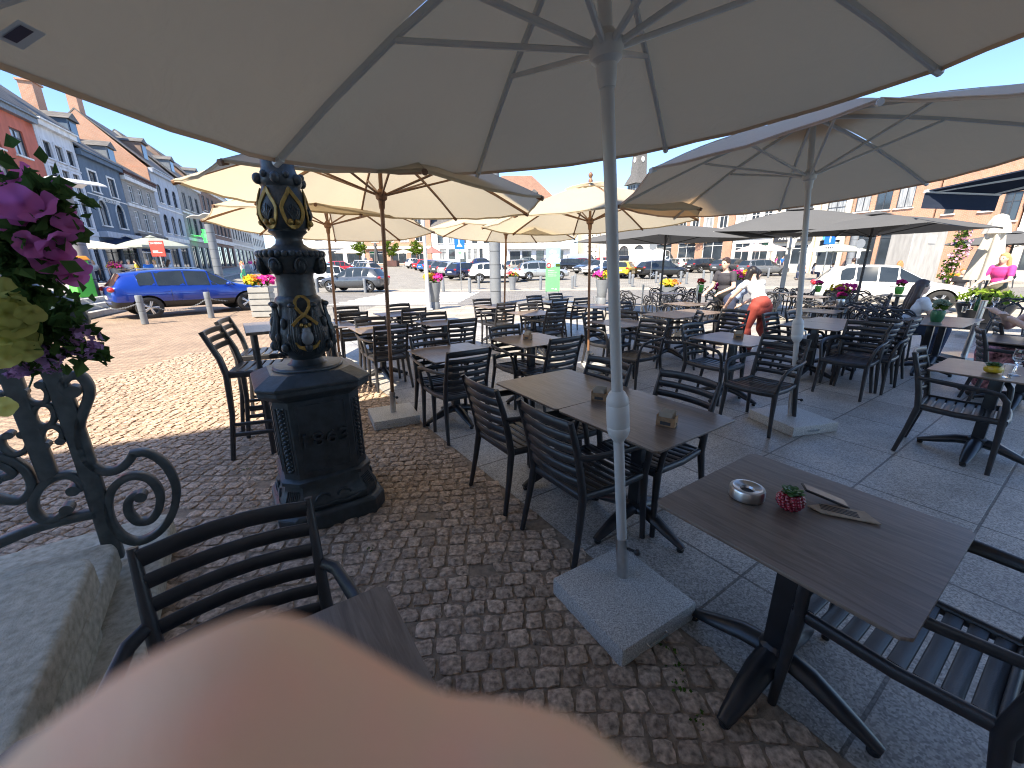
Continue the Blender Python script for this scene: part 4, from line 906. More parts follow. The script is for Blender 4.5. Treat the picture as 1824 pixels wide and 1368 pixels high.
m_fwhite=M('window_frame_white',(.7,.7,.68),.5,var=.05); m_fdark=M('window_frame_dark',(.05,.055,.065),.5,var=.05)
WR=random.Random(9)
def house(name,label,org,rz,W,H,dep,wall,wins,roof=None,rh=3.5,frame=None,surround=None,cat='house',chim=None,dormers=(),cornice=None,gable=None,shop=None,base=0,fw=.07,flat=False,bands=()):
    t=thing(name,label,cat,org,rz)
    us=sorted({0,W}|{w[0] for w in wins}|{w[1] for w in wins}); zs_=sorted({base-1.2,H}|{w[2] for w in wins}|{w[3] for w in wins})
    mb=MB(); RV=.16
    def inside(u,z): return any(w[0]<u<w[1] and w[2]<z<w[3] for w in wins)
    for a,b in zip(us[:-1],us[1:]):
        run=None
        for c,d in zip(zs_[:-1],zs_[1:]):
            if not inside((a+b)/2,(c+d)/2): mb.quad((a,0,c),(b,0,c),(b,0,d),(a,0,d))
    for w in wins:
        a,b,c,d=w[:4]; 
        mb.quad((a,0,c),(a,RV,c),(a,RV,d),(a,0,d)); mb.quad((b,0,c),(b,0,d),(b,RV,d),(b,RV,c)); mb.quad((a,0,d),(a,RV,d),(b,RV,d),(b,0,d)); mb.quad((a,0,c),(b,0,c),(b,RV,c),(a,RV,c))
        if len(w)>4 and w[4]=='arch':
            n=8; r=(b-a)/2; cx=(a+b)/2
            for q in (-1,1):
                pts=[(cx+q*r,-.003,d)]+[(cx+q*r*math.cos(PI/2*i/n),-.003,d-r+r*math.sin(PI/2*i/n)) for i in range(n+1)]
                mb.add(pts,[tuple([0]+[i+1,i+2]) for i in range(n)])
    mb.quad((0,0,base-1.2),(0,dep,base-1.2),(0,dep,H),(0,0,H)); mb.quad((W,0,base-1.2),(W,0,H),(W,dep,H),(W,dep,base-1.2)); mb.quad((0,dep,base-1.2),(W,dep,base-1.2),(W,dep,H),(0,dep,H))
    mb.build('wall',wall,t)
    for w in wins:
        a,b,c,d=w[:4]; st_=w[4] if len(w)>4 else 'sash'
        fm=frame or m_fdark
        mb=MB(); y=RV-.05
        if st_!='open':
            mb.box(((a+b)/2,y,c+fw/2),(b-a,.06,fw)); mb.box(((a+b)/2,y,d-fw/2),(b-a,.06,fw)); mb.box((a+fw/2,y,(c+d)/2),(fw,.06,d-c-2*fw)); mb.box((b-fw/2,y,(c+d)/2),(fw,.06,d-c-2*fw))
            if b-a>.7: mb.box(((a+b)/2,y+.003,(c+d)/2),(fw*.8,.05,d-c-2*fw))
            if d-c>1.1 and st_!='shop': mb.box(((a+b)/2,y+.006,c+(d-c)*.68),(b-a-2*fw,.045,fw*.8))
            if st_=='shop': mb.box(((a+b)/2,y+.006,c+(d-c)*.8),(b-a-2*fw,.045,fw*.8))
        else: mb.box(((a+b)/2,y,d-.05),(b-a,.05,.1))
        wo=mb.build('window' if st_ not in('door','shop') else ('door' if st_=='door' else 'shop_window'),fm,t)
        mb=MB(); mb.quad((a,RV-.03,c),(b,RV-.03,c),(b,RV-.03,d),(a,RV-.03,d)); mb.build('pane',(m_curt if (st_ in('sash','arch') and WR.random()<.4) else m_glassw) if st_!='open' else w_inner,wo)
        if st_ not in ('door','shop','open') and c>base+2.5:
            mb=MB(); mb.box(((a+b)/2,-.05,c-.05),(b-a+.24,.14,.09)); mb.build('sill',w_trim if surround is None else surround,wo)
        if surround is not None and st_ not in ('door','shop','open'):
            mb=MB(); e=.13
            if st_=='arch':
                n=12; r=(b-a)/2; cx=(a+b)/2
                pts=[(a-e/2,-.02,c)]+[(cx-(r+e/2)*math.cos(PI*i/n),-.02,d-r+(r+e/2)*math.sin(PI*i/n)) for i in range(n+1)]+[(b+e/2,-.02,c)]
                mb.bar(pts,.05,e,up=(0,1,0)) ; 
            else:
                mb.box((a-e/2,-.02,(c+d)/2),(e,.05,d-c)); mb.box((b+e/2,-.02,(c+d)/2),(e,.05,d-c)); mb.box(((a+b)/2,-.02,d+e/2),(b-a+2*e,.05,e))
            mb.build('surround',surround,wo)
    if bands:
        mb=MB()
        for (z,h,pr) in bands: mb.box((W/2,-pr/2,z),(W-.02,pr,h))
        mb.build('string_course',surround or w_trim,t)
    mb=MB(); ch=.32; mb.box((W/2,-.14,H-ch/2),(W,.32,ch)); mb.box((W/2,-.20,H+.03),(W,.46,.09)); 
    mb.build('cornice',cornice or w_trim,t)
    if roof is not None and not flat:
        mb=MB(); th=.12
        for s,(y0,y1) in enumerate(((-.30,dep/2),(dep+.30,dep/2))):
            z0,z1=H+.06,H+rh
            mb.add([(0,y0,z0),(W,y0,z0),(W,y1,z1),(0,y1,z1),(0,y0,z0+th),(W,y0,z0+th),(W,y1,z1+th),(0,y1,z1+th)],[(0,1,2,3),(4,5,6,7),(0,1,5,4),(1,2,6,5),(3,0,4,7),(2,3,7,6)])
        rf=mb.build('roof',roof,t,weld=False)
        mb=MB(); 
        for x in (.02,W-.02): mb.add([(x,0,H),(x,dep,H),(x,dep/2,H+rh)],[(0,1,2)])
        mb.build('gable_wall',gable or wall,t)
        for (x,y,w_,h_,mt) in (chim or ()):
            zr=H+rh*(1-abs(y-dep/2)/(dep/2)); mb=MB(); mb.box((x,y,zr+h_/2-.5),(w_,.7,h_+1)); mb.box((x,y,zr+h_+.05),(w_+.16,.86,.12)); c_=mb.build('chimney',mt,rf)
            mb=MB(); 
            for k in range(2): mb.cyl((x+(k-.5)*w_*.4,y,zr+h_+.1),(x+(k-.5)*w_*.4,y,zr+h_+.5),.12,.10,10)
            mb.build('chimney_pot',m_tile,c_)
        for (x,w_,h_,fmt) in dormers:
            yb=.9; zb=H+.06+rh*(yb+.3)/(dep/2+.3); dp=2.2
            mb=MB(); mb.box((x,yb+dp/2,zb+h_/2-.1),(w_,dp,h_)); d_=mb.build('dormer',fmt,rf)
            mb=MB(); mb.add([(x-w_/2-.15,yb-.2,zb+h_-.12),(x+w_/2+.15,yb-.2,zb+h_-.12),(x,yb-.2,zb+h_+.42),(x-w_/2-.15,yb+dp+.8,zb+h_-.12),(x+w_/2+.15,yb+dp+.8,zb+h_-.12),(x,yb+dp+.8,zb+h_+.42)],[(0,1,2),(0,2,5,3),(1,4,5,2),(0,3,4,1)]); mb.build('dormer_roof',roof,d_)
            mb=MB(); mb.box((x,yb-.02,zb+h_*.45),(w_*.7,.05,h_*.75)); mb.build('dormer_window',m_glassw,d_)
    return t
def rowwins(W,n,z0,z1,ww,m0=None,style='sash',off=0):
    g=(W-n*ww)/(n+1) if m0 is None else m0; sp=(W-2*g-n*ww)/(n-1) if n>1 else 0
    return [(g+i*(ww+sp)+off,g+i*(ww+sp)+ww+off,z0,z1,style) for i in range(n)]
rzL=math.atan2(dvL.y,dvL.x)
def LH(name,label,s0,s1,H,wall,wins,**k):
    o=Lp(s0); b=hz(0,Lp((s0+s1)/2).y); return house(name,label,(o.x,o.y,0),rzL,s1-s0-.03,H,9,wall,wins,base=b,**k)
t=LH('town_house','coral red rendered house at the far left with pale window sills',29,37.15,10.2,w_red,rowwins(8,3,7.75,9.15,1.15)+rowwins(8,3,5.3,6.9,1.15)+rowwins(8,2,.6,3.1,2.4,style='shop'),roof=m_slate,rh=5.2,frame=m_fdark,chim=[(6.5,4.5,1.3,2.6,m_brick)],cornice=m_lead)
LH('town_house','narrow white house of three windows per floor beside the coral red house',37.2,41.55,10.3,w_white,rowwins(4.3,3,8.25,9.2,.82)+rowwins(4.3,3,6.45,7.75,.82)+rowwins(4.3,3,4.3,5.9,.82)+rowwins(4.3,3,.5,3.1,.85,style='shop'),roof=m_slate,rh=4.0,frame=m_fdark,surround=w_white,chim=[(3.6,4.5,.8,.7,m_brick)],bands=[(8.0,.1,.05),(6.2,.1,.05),(3.9,.35,.08)],cornice=w_trim)
tb=LH('town_house','slate blue house with two arched windows and a restaurant sign',41.6,48.15,9.55,w_blue,[(.95,2.1,7.0,8.4),(3.9,5.05,7.0,8.4),(1.1,2.4,4.65,6.45,'arch'),(4.0,5.3,4.65,6.45,'arch'),(.4,3.0,.5,3.2,'shop'),(3.4,6.2,.5,3.2,'shop')],roof=m_slate,rh=3.6,surround=w_trim,dormers=[(3.0,1.3,1.6,w_blue)],bands=[(6.75,.08,.05)],cornice=w_blue)
mb=MB(); text_mb(mb,'GRILL RESTAURANT',.40,Matrix.Translation((3.3,-.03,6.56))@UPR,.03); mb.build('lettering',w_trim,tb)
mb=MB(); mb.box((3.3,-.25,3.95),(6.3,.5,.42)); sg=mb.build('shop_sign',w_grey,tb); mb=MB(); text_mb(mb,'CAFE BRASSERIE',.3,Matrix.Translation((3.4,-.52,3.95))@UPR,.03); mb.build('lettering',w_trim,sg)
mb=MB(); mb.add([(.1,-.5,3.7),(6.4,-.5,3.7),(6.4,-2.3,3.0),(.1,-2.3,3.0),(.1,-2.3,2.75),(6.4,-2.3,2.75)],[(0,1,2,3),(3,2,5,4)]); mb.build('awning',m_navy,tb)
tb=LH('town_house','small grey stone house with a dark bakery sign beside the slate blue house',48.2,55.55,9.4,m_bluestone,rowwins(7.2,3,7.1,8.5,.95)+rowwins(7.2,3,4.75,6.4,1.05)+rowwins(7.2,2,.6,3.4,2.6,style='shop'),roof=m_slate,rh=3.2,frame=m_fwhite,dormers=[(2.0,1.5,1.3,m_lead)],bands=[(6.8,.25,.12),(9.0,.45,.3)],cornice=w_brown)
mb=MB(); mb.box((3.6,-.2,4.1),(7,.35,.62)); sg=mb.build('shop_sign',w_dark,tb); mb=MB(); text_mb(mb,'BOULANGER-PATISSIER',.42,Matrix.Translation((3.6,-.39,4.1))@UPR,.03); mb.build('lettering',w_trim,sg)
tb=LH('town_house','pale grey house with round headed windows under a bare brick gable',55.6,63.75,11.0,w_grey,rowwins(8.1,3,8.0,9.8,1.25,style='arch')+rowwins(8.1,3,5.0,6.9,1.25,style='arch')+rowwins(8.1,2,.9,3.8,2.8,style='shop'),roof=m_slate,rh=4.6,frame=m_fdark,gable=m_brick,dormers=[(3.2,1.6,1.7,m_dbrick)],chim=[(.6,4.5,1.1,1.6,m_brick)],bands=[(7.5,.15,.08),(4.4,.4,.1)],cornice=w_grey)
mb=MB(); mb.box((-.08,4.5,7.5),(.14,8.9,7.0)); mb.build('party_wall',m_brick,tb)
mb=MB(); mb.box((-6.2,4.6,13.2),(1.25,.85,4.6)); mb.box((-6.2,4.6,15.55),(1.45,1.05,.14)); mb.build('chimney',m_brick,tb)
tp=LH('town_house','grey stone house with the green pharmacy cross',63.8,73.15,11.4,m_bluestone,rowwins(9.3,3,8.3,10.2,1.3)+rowwins(9.3,3,5.4,7.5,1.4)+rowwins(9.3,3,1.2,4.0,2.0,style='shop'),roof=m_slate,rh=4.6,dormers=[(3.5,1.6,1.4,m_lead)],bands=[(7.9,.2,.1),(4.8,.35,.12)])
m_cross=M('pharmacy_green',(.05,.65,.08),.4,emit=.6)
pc=G(342,418,5.2)
mb=MB(); cx=Lp(66.0,1.1); 
mb.M=Matrix.Translation((2.4,-1.2,5.25)); mb.box((0,0,0),(.5,.25,1.6)); mb.box((-.52,0,0),(.54,.25,.5)); mb.box((.52,0,0),(.54,.25,.5)); mb.box((0,.6,0),(.06,1.0,.06)); mb.build('pharmacy_cross',m_cross,tp,weld=False)
LH('town_house','dark brick house with a crimson shop front in the left row',73.2,90,12.2,m_dbrick,rowwins(16.8,6,9.2,11.2,1.3)+rowwins(16.8,6,6.2,8.3,1.35)+rowwins(16.8,4,1.5,4.5,3.0,style='shop'),roof=m_slate,rh=4.6,bands=[(8.8,.2,.1),(5.2,.6,.2)],dormers=[(5,1.6,1.4,m_lead),(11,1.6,1.4,m_lead)])
LH('town_house','long pale terrace house at the far end of the left row',90.1,112,11.6,w_far,rowwins(21.8,8,9.0,10.8,1.2)+rowwins(21.8,8,6.2,8.1,1.25)+rowwins(21.8,5,1.8,4.6,2.8,style='shop'),roof=m_slate,rh=4.5,bands=[(8.6,.2,.1),(5.3,.3,.1)])
LH('town_house','last pale house closing the left row behind the lamp post',112.1,132,11.0,w_cream,rowwins(19.8,7,8.6,10.2,1.2)+rowwins(19.8,7,6.0,7.7,1.25)+rowwins(19.8,5,2.0,4.6,2.6,style='shop'),roof=m_slate,rh=4.0)
# crimson fascia, awnings
# ---- centre row, facing us
def CH(name,label,x0,x1,H,wall,wins,Y=88,**k): return house(name,label,(x0,Y,0),0,x1-x0-.03,H,10,wall,wins,base=hz(0,Y),**k)
b0=hz(0,88)
CH('cafe_building','white cafe with a dark awning in the centre of the far row',-46,-30.1,9.5,w_white,rowwins(16,6,6.5,8.4,1.2)+rowwins(16,4,b0+.3,4.3,3,style='shop'),roof=m_slate,rh=4,bands=[(5.3,.9,.3)],cat='building')
CH('brick_house','tall orange brick house with stone windows behind the pot trees',-30,-16.3,12.6,m_brick,rowwins(13.6,4,9.3,11.2,1.3)+rowwins(13.6,4,6.0,8.0,1.4)+rowwins(13.6,3,b0+.2,4.2,3.4,style='shop'),roof=m_tile,rh=4,surround=w_cream,frame=m_fwhite,bands=[(4.9,.5,.5)],cat='house')
CH('white_house','long low white house with a dark door and tall barred windows',-16.2,-.9,8.6,w_trim,[(1.6,2.9,b0+.9,4.5),(3.4,4.7,b0+.9,4.5),(5.8,6.9,b0,3.9,'door'),(7.3,8.0,b0+.9,4.6),(8.5,9.2,b0+.9,4.6),(9.7,10.4,b0+.9,4.6),(12.0,13.2,b0+.9,4.6)]+rowwins(15.3,6,5.6,7.4,1.1),roof=m_slate,rh=3.5,cat='house')
CH('shop_building','pale shop with a long dark awning and garage doors',-.8,12.2,8.4,w_white,[(.6,2.7,b0,4.0,'door'),(3.1,5.0,b0,4.0,'door'),(6.0,7.6,b0,4.1,'shop'),(8.0,9.6,b0,4.1,'shop'),(10.0,11.6,b0,4.1,'shop')]+rowwins(13,5,5.9,7.6,1.1),roof=m_slate,rh=3.6,cat='shop',bands=[(4.75,.6,.9)])
CH('stone_house','pale yellow stone house with small square holes beside an alley',14.6,17.4,9.4,m_cream2,[(.35+.8*i,.6+.8*i,2.6+1.0*j,2.85+1.0*j) for i in range(3) for j in range(5)],Y=84,roof=m_slate,rh=3,cat='house',fw=.03)
CH('arcade_house','cream house with dark arched doorways right of the alley',17.5,27.0,10,w_cream,rowwins(9.5,3,hz(0,84)+.1,4.6,1.6,style='arch')+rowwins(9.5,4,6.2,8.2,1.1),Y=84,roof=m_slate,rh=3.6,frame=m_fdark,cat='house')
t=thing('brown_roof_house','big house behind the centre row showing a steep brown hipped roof','house',(0,104,0))
mb=MB(); mb.box((4.5,5,7),(15,12,14)); mb.build('wall',m_brick,t)
mb=MB(); mb.add([(-4,-2,13.6),(13,-2,13.6),(13,12,13.6),(-4,12,13.6),(-2.2,5,22.0),(5.2,5,22.0)],[(0,1,5,4),(1,2,5),(2,3,4,5),(3,0,4)]); rf=mb.build('roof',m_tile,t)
for x,z in ((5.5,16.6),(1.0,17.3)):
    mb=MB(); y=-2+7*(z-13.6)/8.4; mb.box((x,y+.3,z),(1.6,1.6,1.7)); d_=mb.build('dormer',m_lead,rf); mb=MB(); mb.add([(x-1,y-.7,z+.85),(x+1,y-.7,z+.85),(x,y-.7,z+1.6),(x-1,y+1.5,z+.85),(x+1,y+1.5,z+.85),(x,y+1.5,z+1.6)],[(0,1,2),(0,2,5,3),(1,4,5,2)]); mb.build('dormer_roof',m_slate,d_); mb=MB(); mb.box((x,y-.52,z),(1.1,.05,1.1)); mb.build('dormer_window',m_glassw,d_)
ct=at(1136,330,150); t=thing('church_tower','slate church spire rising behind the nearest white pole','church',(ct.x,150,0),R(20)); t.scale=(.72,.72,1.0)
mb=MB(); mb.box((0,0,12),(8,8,24)); mb.build('wall',m_bluestone,t)
mb=MB(); mb.box((0,0,25.2),(6.6,6.6,3.0)); 
for k in range(4):
    for j in range(3): 
        rot=Matrix.Rotation(PI/2*k,3,'Z'); mb.box(rot@V(((j-1)*1.9,-3.31,25.2)),(1.0,.1,2.0) if k%2==0 else (.1,1.0,2.0),m=1)
mb.build('belfry',[m_lead,m_seam],t)
mb=MB(); mb.add([(-4.6,-4.6,26.6),(4.6,-4.6,26.6),(4.6,4.6,26.6),(-4.6,4.6,26.6),(-2.6,-2.6,29.8),(2.6,-2.6,29.8),(2.6,2.6,29.8),(-2.6,2.6,29.8)],[(0,1,5,4),(1,2,6,5),(2,3,7,6),(3,0,4,7),(0,3,2,1)])
mb.add([(-2.6,-2.6,29.8),(2.6,-2.6,29.8),(2.6,2.6,29.8),(-2.6,2.6,29.8),(-1.5,-1.5,47),(1.5,-1.5,47),(1.5,1.5,47),(-1.5,1.5,47),(0,0,62)],[(0,1,5,4),(1,2,6,5),(2,3,7,6),(3,0,4,7),(4,5,8),(5,6,8),(6,7,8),(7,4,8)]); sp=mb.build('spire',m_slate,t)
mb=MB()
for k in range(4): mb.M=Matrix.Rotation(PI/2*k,4,'Z'); mb.cyl((0,-2.42,34),(0,-2.62,34),.8,n=20); mb.box((0,-2.1,42),(.7,.9,1.4))
mb.build('clock_face',w_trim,sp,weld=False)
# ---- right row
AZR=R(-27); DR=48; fR=V((math.sin(AZR),math.cos(AZR),0)); nR=V((math.cos(AZR),-math.sin(AZR),0))
def Rp(s): p=nR*DR-fR*s; return V((p.x,p.y,0))
rzR=math.atan2(-fR.y,-fR.x)
def RH(name,label,s0,s1,H,wall,wins,**k):
    o=Rp(s0); b=hz(0,Rp((s0+s1)/2).y); return house(name,label,(o.x,o.y,0),rzR,s1-s0-.03,H,10,wall,wins,base=b,**k),b
a,b=RH('cream_house','cream house at the far end of the right row behind the grey parasol',-56,-48.1,10,w_cream,rowwins(7.9,3,6,8,1.1)+rowwins(7.9,2,1.6,4.2,2.4,style='arch'),roof=m_slate,frame=m_fdark)
a,b=RH('brick_house','red brick house with white window surrounds in the right row',-48,-34.6,9.9,m_brick,rowwins(13.3,6,5.6,7.7,1.15)+rowwins(13.3,3,1.5,4.1,2.9,style='shop'),roof=m_slate,frame=m_fwhite,surround=w_trim,bands=[(8.5,.5,.25),(4.75,.7,.25)])
fl2=MB(); blossoms(fl2,(8.3,-.4,4.15),(1.7,.35,.4),110,.16,0,5); fl2.build('dried_flower_garland',p_straw,a,weld=False)
a,b=RH('cream_house','white house with tall cream shutters beside the red brick house',-34.5,-29.6,9.4,w_cream,rowwins(4.8,3,5.3,7.4,1.0)+rowwins(4.8,2,1.3,3.7,1.9,style='shop'),roof=m_slate,frame=m_fwhite,bands=[(4.5,.5,.2)])
a,b=RH('cream_house','cream stone house with a dark shop sign behind the grey mast',-29.5,-25.3,9.2,m_cream2,rowwins(4.1,2,5.2,7.4,1.1)+[(.4,3.7,1.25,3.3,'shop')],roof=m_slate,frame=m_fwhite)
mb=MB(); mb.box((2.05,-.15,4.0),(3.9,.25,.75)); sg=mb.build('shop_sign',w_dark,a); mb=MB(); text_mb(mb,'Armand & A',.55,Matrix.Translation((2.05,-.29,4.0))@UPR,.03); mb.build('lettering',w_trim,sg)
a,b=RH('stone_house','stone shop house with a green cross near the one way sign',-25.2,-22.6,9.2,m_cream2,[(.5,2.1,5.2,7.3)]+[(.4,2.2,1.2,3.6,'shop')],roof=m_slate,frame=m_fdark)
mb=MB(); mb.M=Matrix.Translation((1.2,-.8,4.3)); mb.box((0,0,0),(.16,.4,1.3)); mb.box((0,-.42,0),(.16,.44,.42)); mb.box((0,.42,0),(.16,.44,.42)); mb.build('pharmacy_cross',M('cross_teal',(.08,.45,.32),.5,emit=.15),a,weld=False)
a,b=RH('brick_house','orange brick house with three wide windows above a dark shop front',-22.5,-16.5,10.5,m_brick,[(.2,1.35,6.0,8.6),(1.75,2.9,6.0,8.6),(3.3,4.45,6.0,8.6),(.3,2.4,1.1,4.2,'shop'),(2.7,4.6,1.1,4.2,'shop')],roof=m_slate,frame=m_fdark,bands=[(4.6,.2,.4)])
a,b=RH('brick_house','plain orange brick house partly hidden by the concrete block',-16.4,-11.6,10.2,m_brick,[(.5,1.1,5.2,6.2),(2.6,3.2,5.2,6.2),(3.7,4.6,4.4,6.4),(3.2,4.6,.9,3.6,'shop')],roof=m_slate,frame=m_fdark)
a,b=RH('cream_house','cream house with balusters at the right edge',-11.5,-2,11,w_cream,rowwins(9.4,5,6.2,8.6,1.0)+rowwins(9.4,5,4.0,5.4,1.0)+rowwins(9.4,3,.8,3.3,2.4,style='shop'),roof=m_slate,frame=m_fdark,bands=[(5.8,.25,.3),(3.7,.3,.3)])
# ---- tall building behind the terrace: it shades the near half of the square
BA=R(26.5); bE=V((math.cos(BA),math.sin(BA),0)); bN=V((-math.sin(BA),math.cos(BA),0))
o=bE*-26-bN*1.6
house('town_hall','tall stone building standing behind the terrace and its steps',(o.x,o.y,0),BA+PI,0.01,.01,.01,m_cream2,[],cat='building') if False else None
o=bE*4.0-bN*1.3
house('town_hall','tall stone building standing behind the terrace and its steps',(o.x,o.y,0),BA+PI,27,12.9,9,plaster('warm_render',(.78,.66,.50)),rowwins(27,6,6.6,9.8,1.8)+rowwins(27,6,.8,4.6,1.8),roof=m_slate,rh=2.0,frame=m_fdark,cat='building',bands=[(5.6,.3,.2)])
# ---- trees in planters before the brick house
def pot_tree(px,py,lab,seed,Y=76):
    p=at(px,py,Y); z=hz(0,Y); t=thing('pot_tree',lab,'tree',(p.x,Y,z))
    rr=random.Random(seed)
    mb=MB(); mb.box((0,0,.5),(1.9,1.9,1.0),taper=1.05); mb.build('planter',w_brown,t)
    mb=MB(); mb.tube([(0,0,.9),(.05,0,1.7),(0,.05,2.6)],[.10,.08,.06],8)
    for k in range(6):
        a=k*1.05; mb.tube([(0,0,1.7+.15*k),(.5*math.cos(a),.5*math.sin(a),2.4+.15*k),(1.0*math.cos(a),1.0*math.sin(a),2.9+.2*k)],[.05,.035,.015],5)
    mb.build('trunk',m_wood,t)
    mb=MB()
    for k in range(26):
        d=V((rr.gauss(0,1),rr.gauss(0,1),rr.gauss(0,1))).normalized(); r=rr.uniform(.55,1.0)
        leaves(mb,(d.x*1.35*r,d.y*1.35*r,3.1+d.z*1.2*r),(.5,.5,.42),46,.24,0,seed*50+k,.2,1)
    mb.build('crown',petal('leaf_crown_%d'%seed,(.13,.20,.025),.35),t,weld=False)
pot_tree(640,455,'small bright green tree in a planter left of the nearest wooden pole',1)
pot_tree(698,455,'small bright green tree in a brown planter right of the wooden pole',2)
pot_tree(742,455,'small bright green tree in a planter left of the white flagpole',3)
# concrete block with plaque
q=G(1637,545); 
bl=at(1642,470,16.3); t=thing('concrete_block','tall weathered concrete block with a small white plaque','monument',(bl.x,16.3,0),R(12))
m_conc=M('weathered_concrete',(.36,.35,.33),.85,var=.18,vs=1.8,bump=.2,bs=30,stretch=(5,5,1),detail=9)
mb=MB(); mb.box((0,.35,1.52),(1.62,.8,3.05)); mb.build('block',m_conc,t,bevel=.015)
mb=MB(); mb.box((.12,-.06,2.35),(.33,.03,.28)); pq=mb.build('plaque',w_trim,t); mb=MB(); mb.tube([(.0,-.078,2.28),(.04,-.078,2.36),(.12,-.078,2.4),(.2,-.078,2.41)],.012,5); mb.build('emblem',w_grey,pq)
# ------------------------------------------------------------------ cars
from mathutils.bvhtree import BVHTree
def paint(name,c,metal=.0,rough=.28): 
    return M(name,c,rough,metal=metal,var=.04,vs=3,coat=1.0)
car_paint=paint('car_paint',(.02,.10,.55),.35)
m_cglass=M('car_glass',(.022,.028,.03),.05,var=.3,vs=1.5,spec=.9)
KINDS={ # u, bottom, belt, top (fractions of height), width, top width
'suv':[(0,.26,.60,.62,.84,.62),(.025,.19,.645,.66,.95,.70),(.08,.18,.66,.91,.98,.60),(.15,.18,.66,.95,.99,.63),(.25,.18,.65,.985,1,.66),(.42,.17,.635,1.0,1,.68),(.57,.17,.625,.975,1,.66),(.735,.17,.615,.65,1,.72),(.88,.18,.555,.595,.97,.68),(.97,.19,.47,.53,.88,.6),(1.0,.22,.40,.45,.70,.5)],
'hatch':[(0,.26,.56,.58,.84,.6),(.03,.18,.61,.625,.95,.68),(.12,.17,.63,.92,.98,.60),(.18,.165,.63,.955,.99,.62),(.28,.16,.62,.99,1,.64),(.42,.15,.61,1.0,1,.66),(.54,.15,.60,.975,1,.64),(.72,.15,.60,.63,1,.70),(.88,.16,.53,.57,.96,.66),(.97,.17,.43,.49,.86,.58),(1.0,.2,.36,.41,.66,.5)],
'wagon':[(0,.26,.58,.60,.86,.66),(.022,.18,.61,.63,.96,.72),(.075,.17,.615,.92,.99,.62),(.16,.16,.61,.975,1,.64),(.38,.15,.60,1.0,1,.66),(.53,.15,.595,.98,1,.64),(.71,.15,.60,.63,1,.70),(.87,.16,.54,.58,.97,.68),(.97,.17,.44,.50,.87,.6),(1.0,.2,.37,.42,.68,.5)],
'van':[(0,.16,.50,.93,.95,.86),(.02,.14,.50,.985,.99,.88),(.10,.13,.50,1.0,1,.89),(.40,.13,.50,1.0,1,.89),(.66,.13,.50,.99,1,.86),(.76,.13,.50,.93,1,.80),(.88,.13,.49,.54,.99,.74),(.95,.13,.43,.48,.93,.68),(.985,.14,.36,.40,.85,.6),(1.0,.15,.3,.33,.7,.5)]}
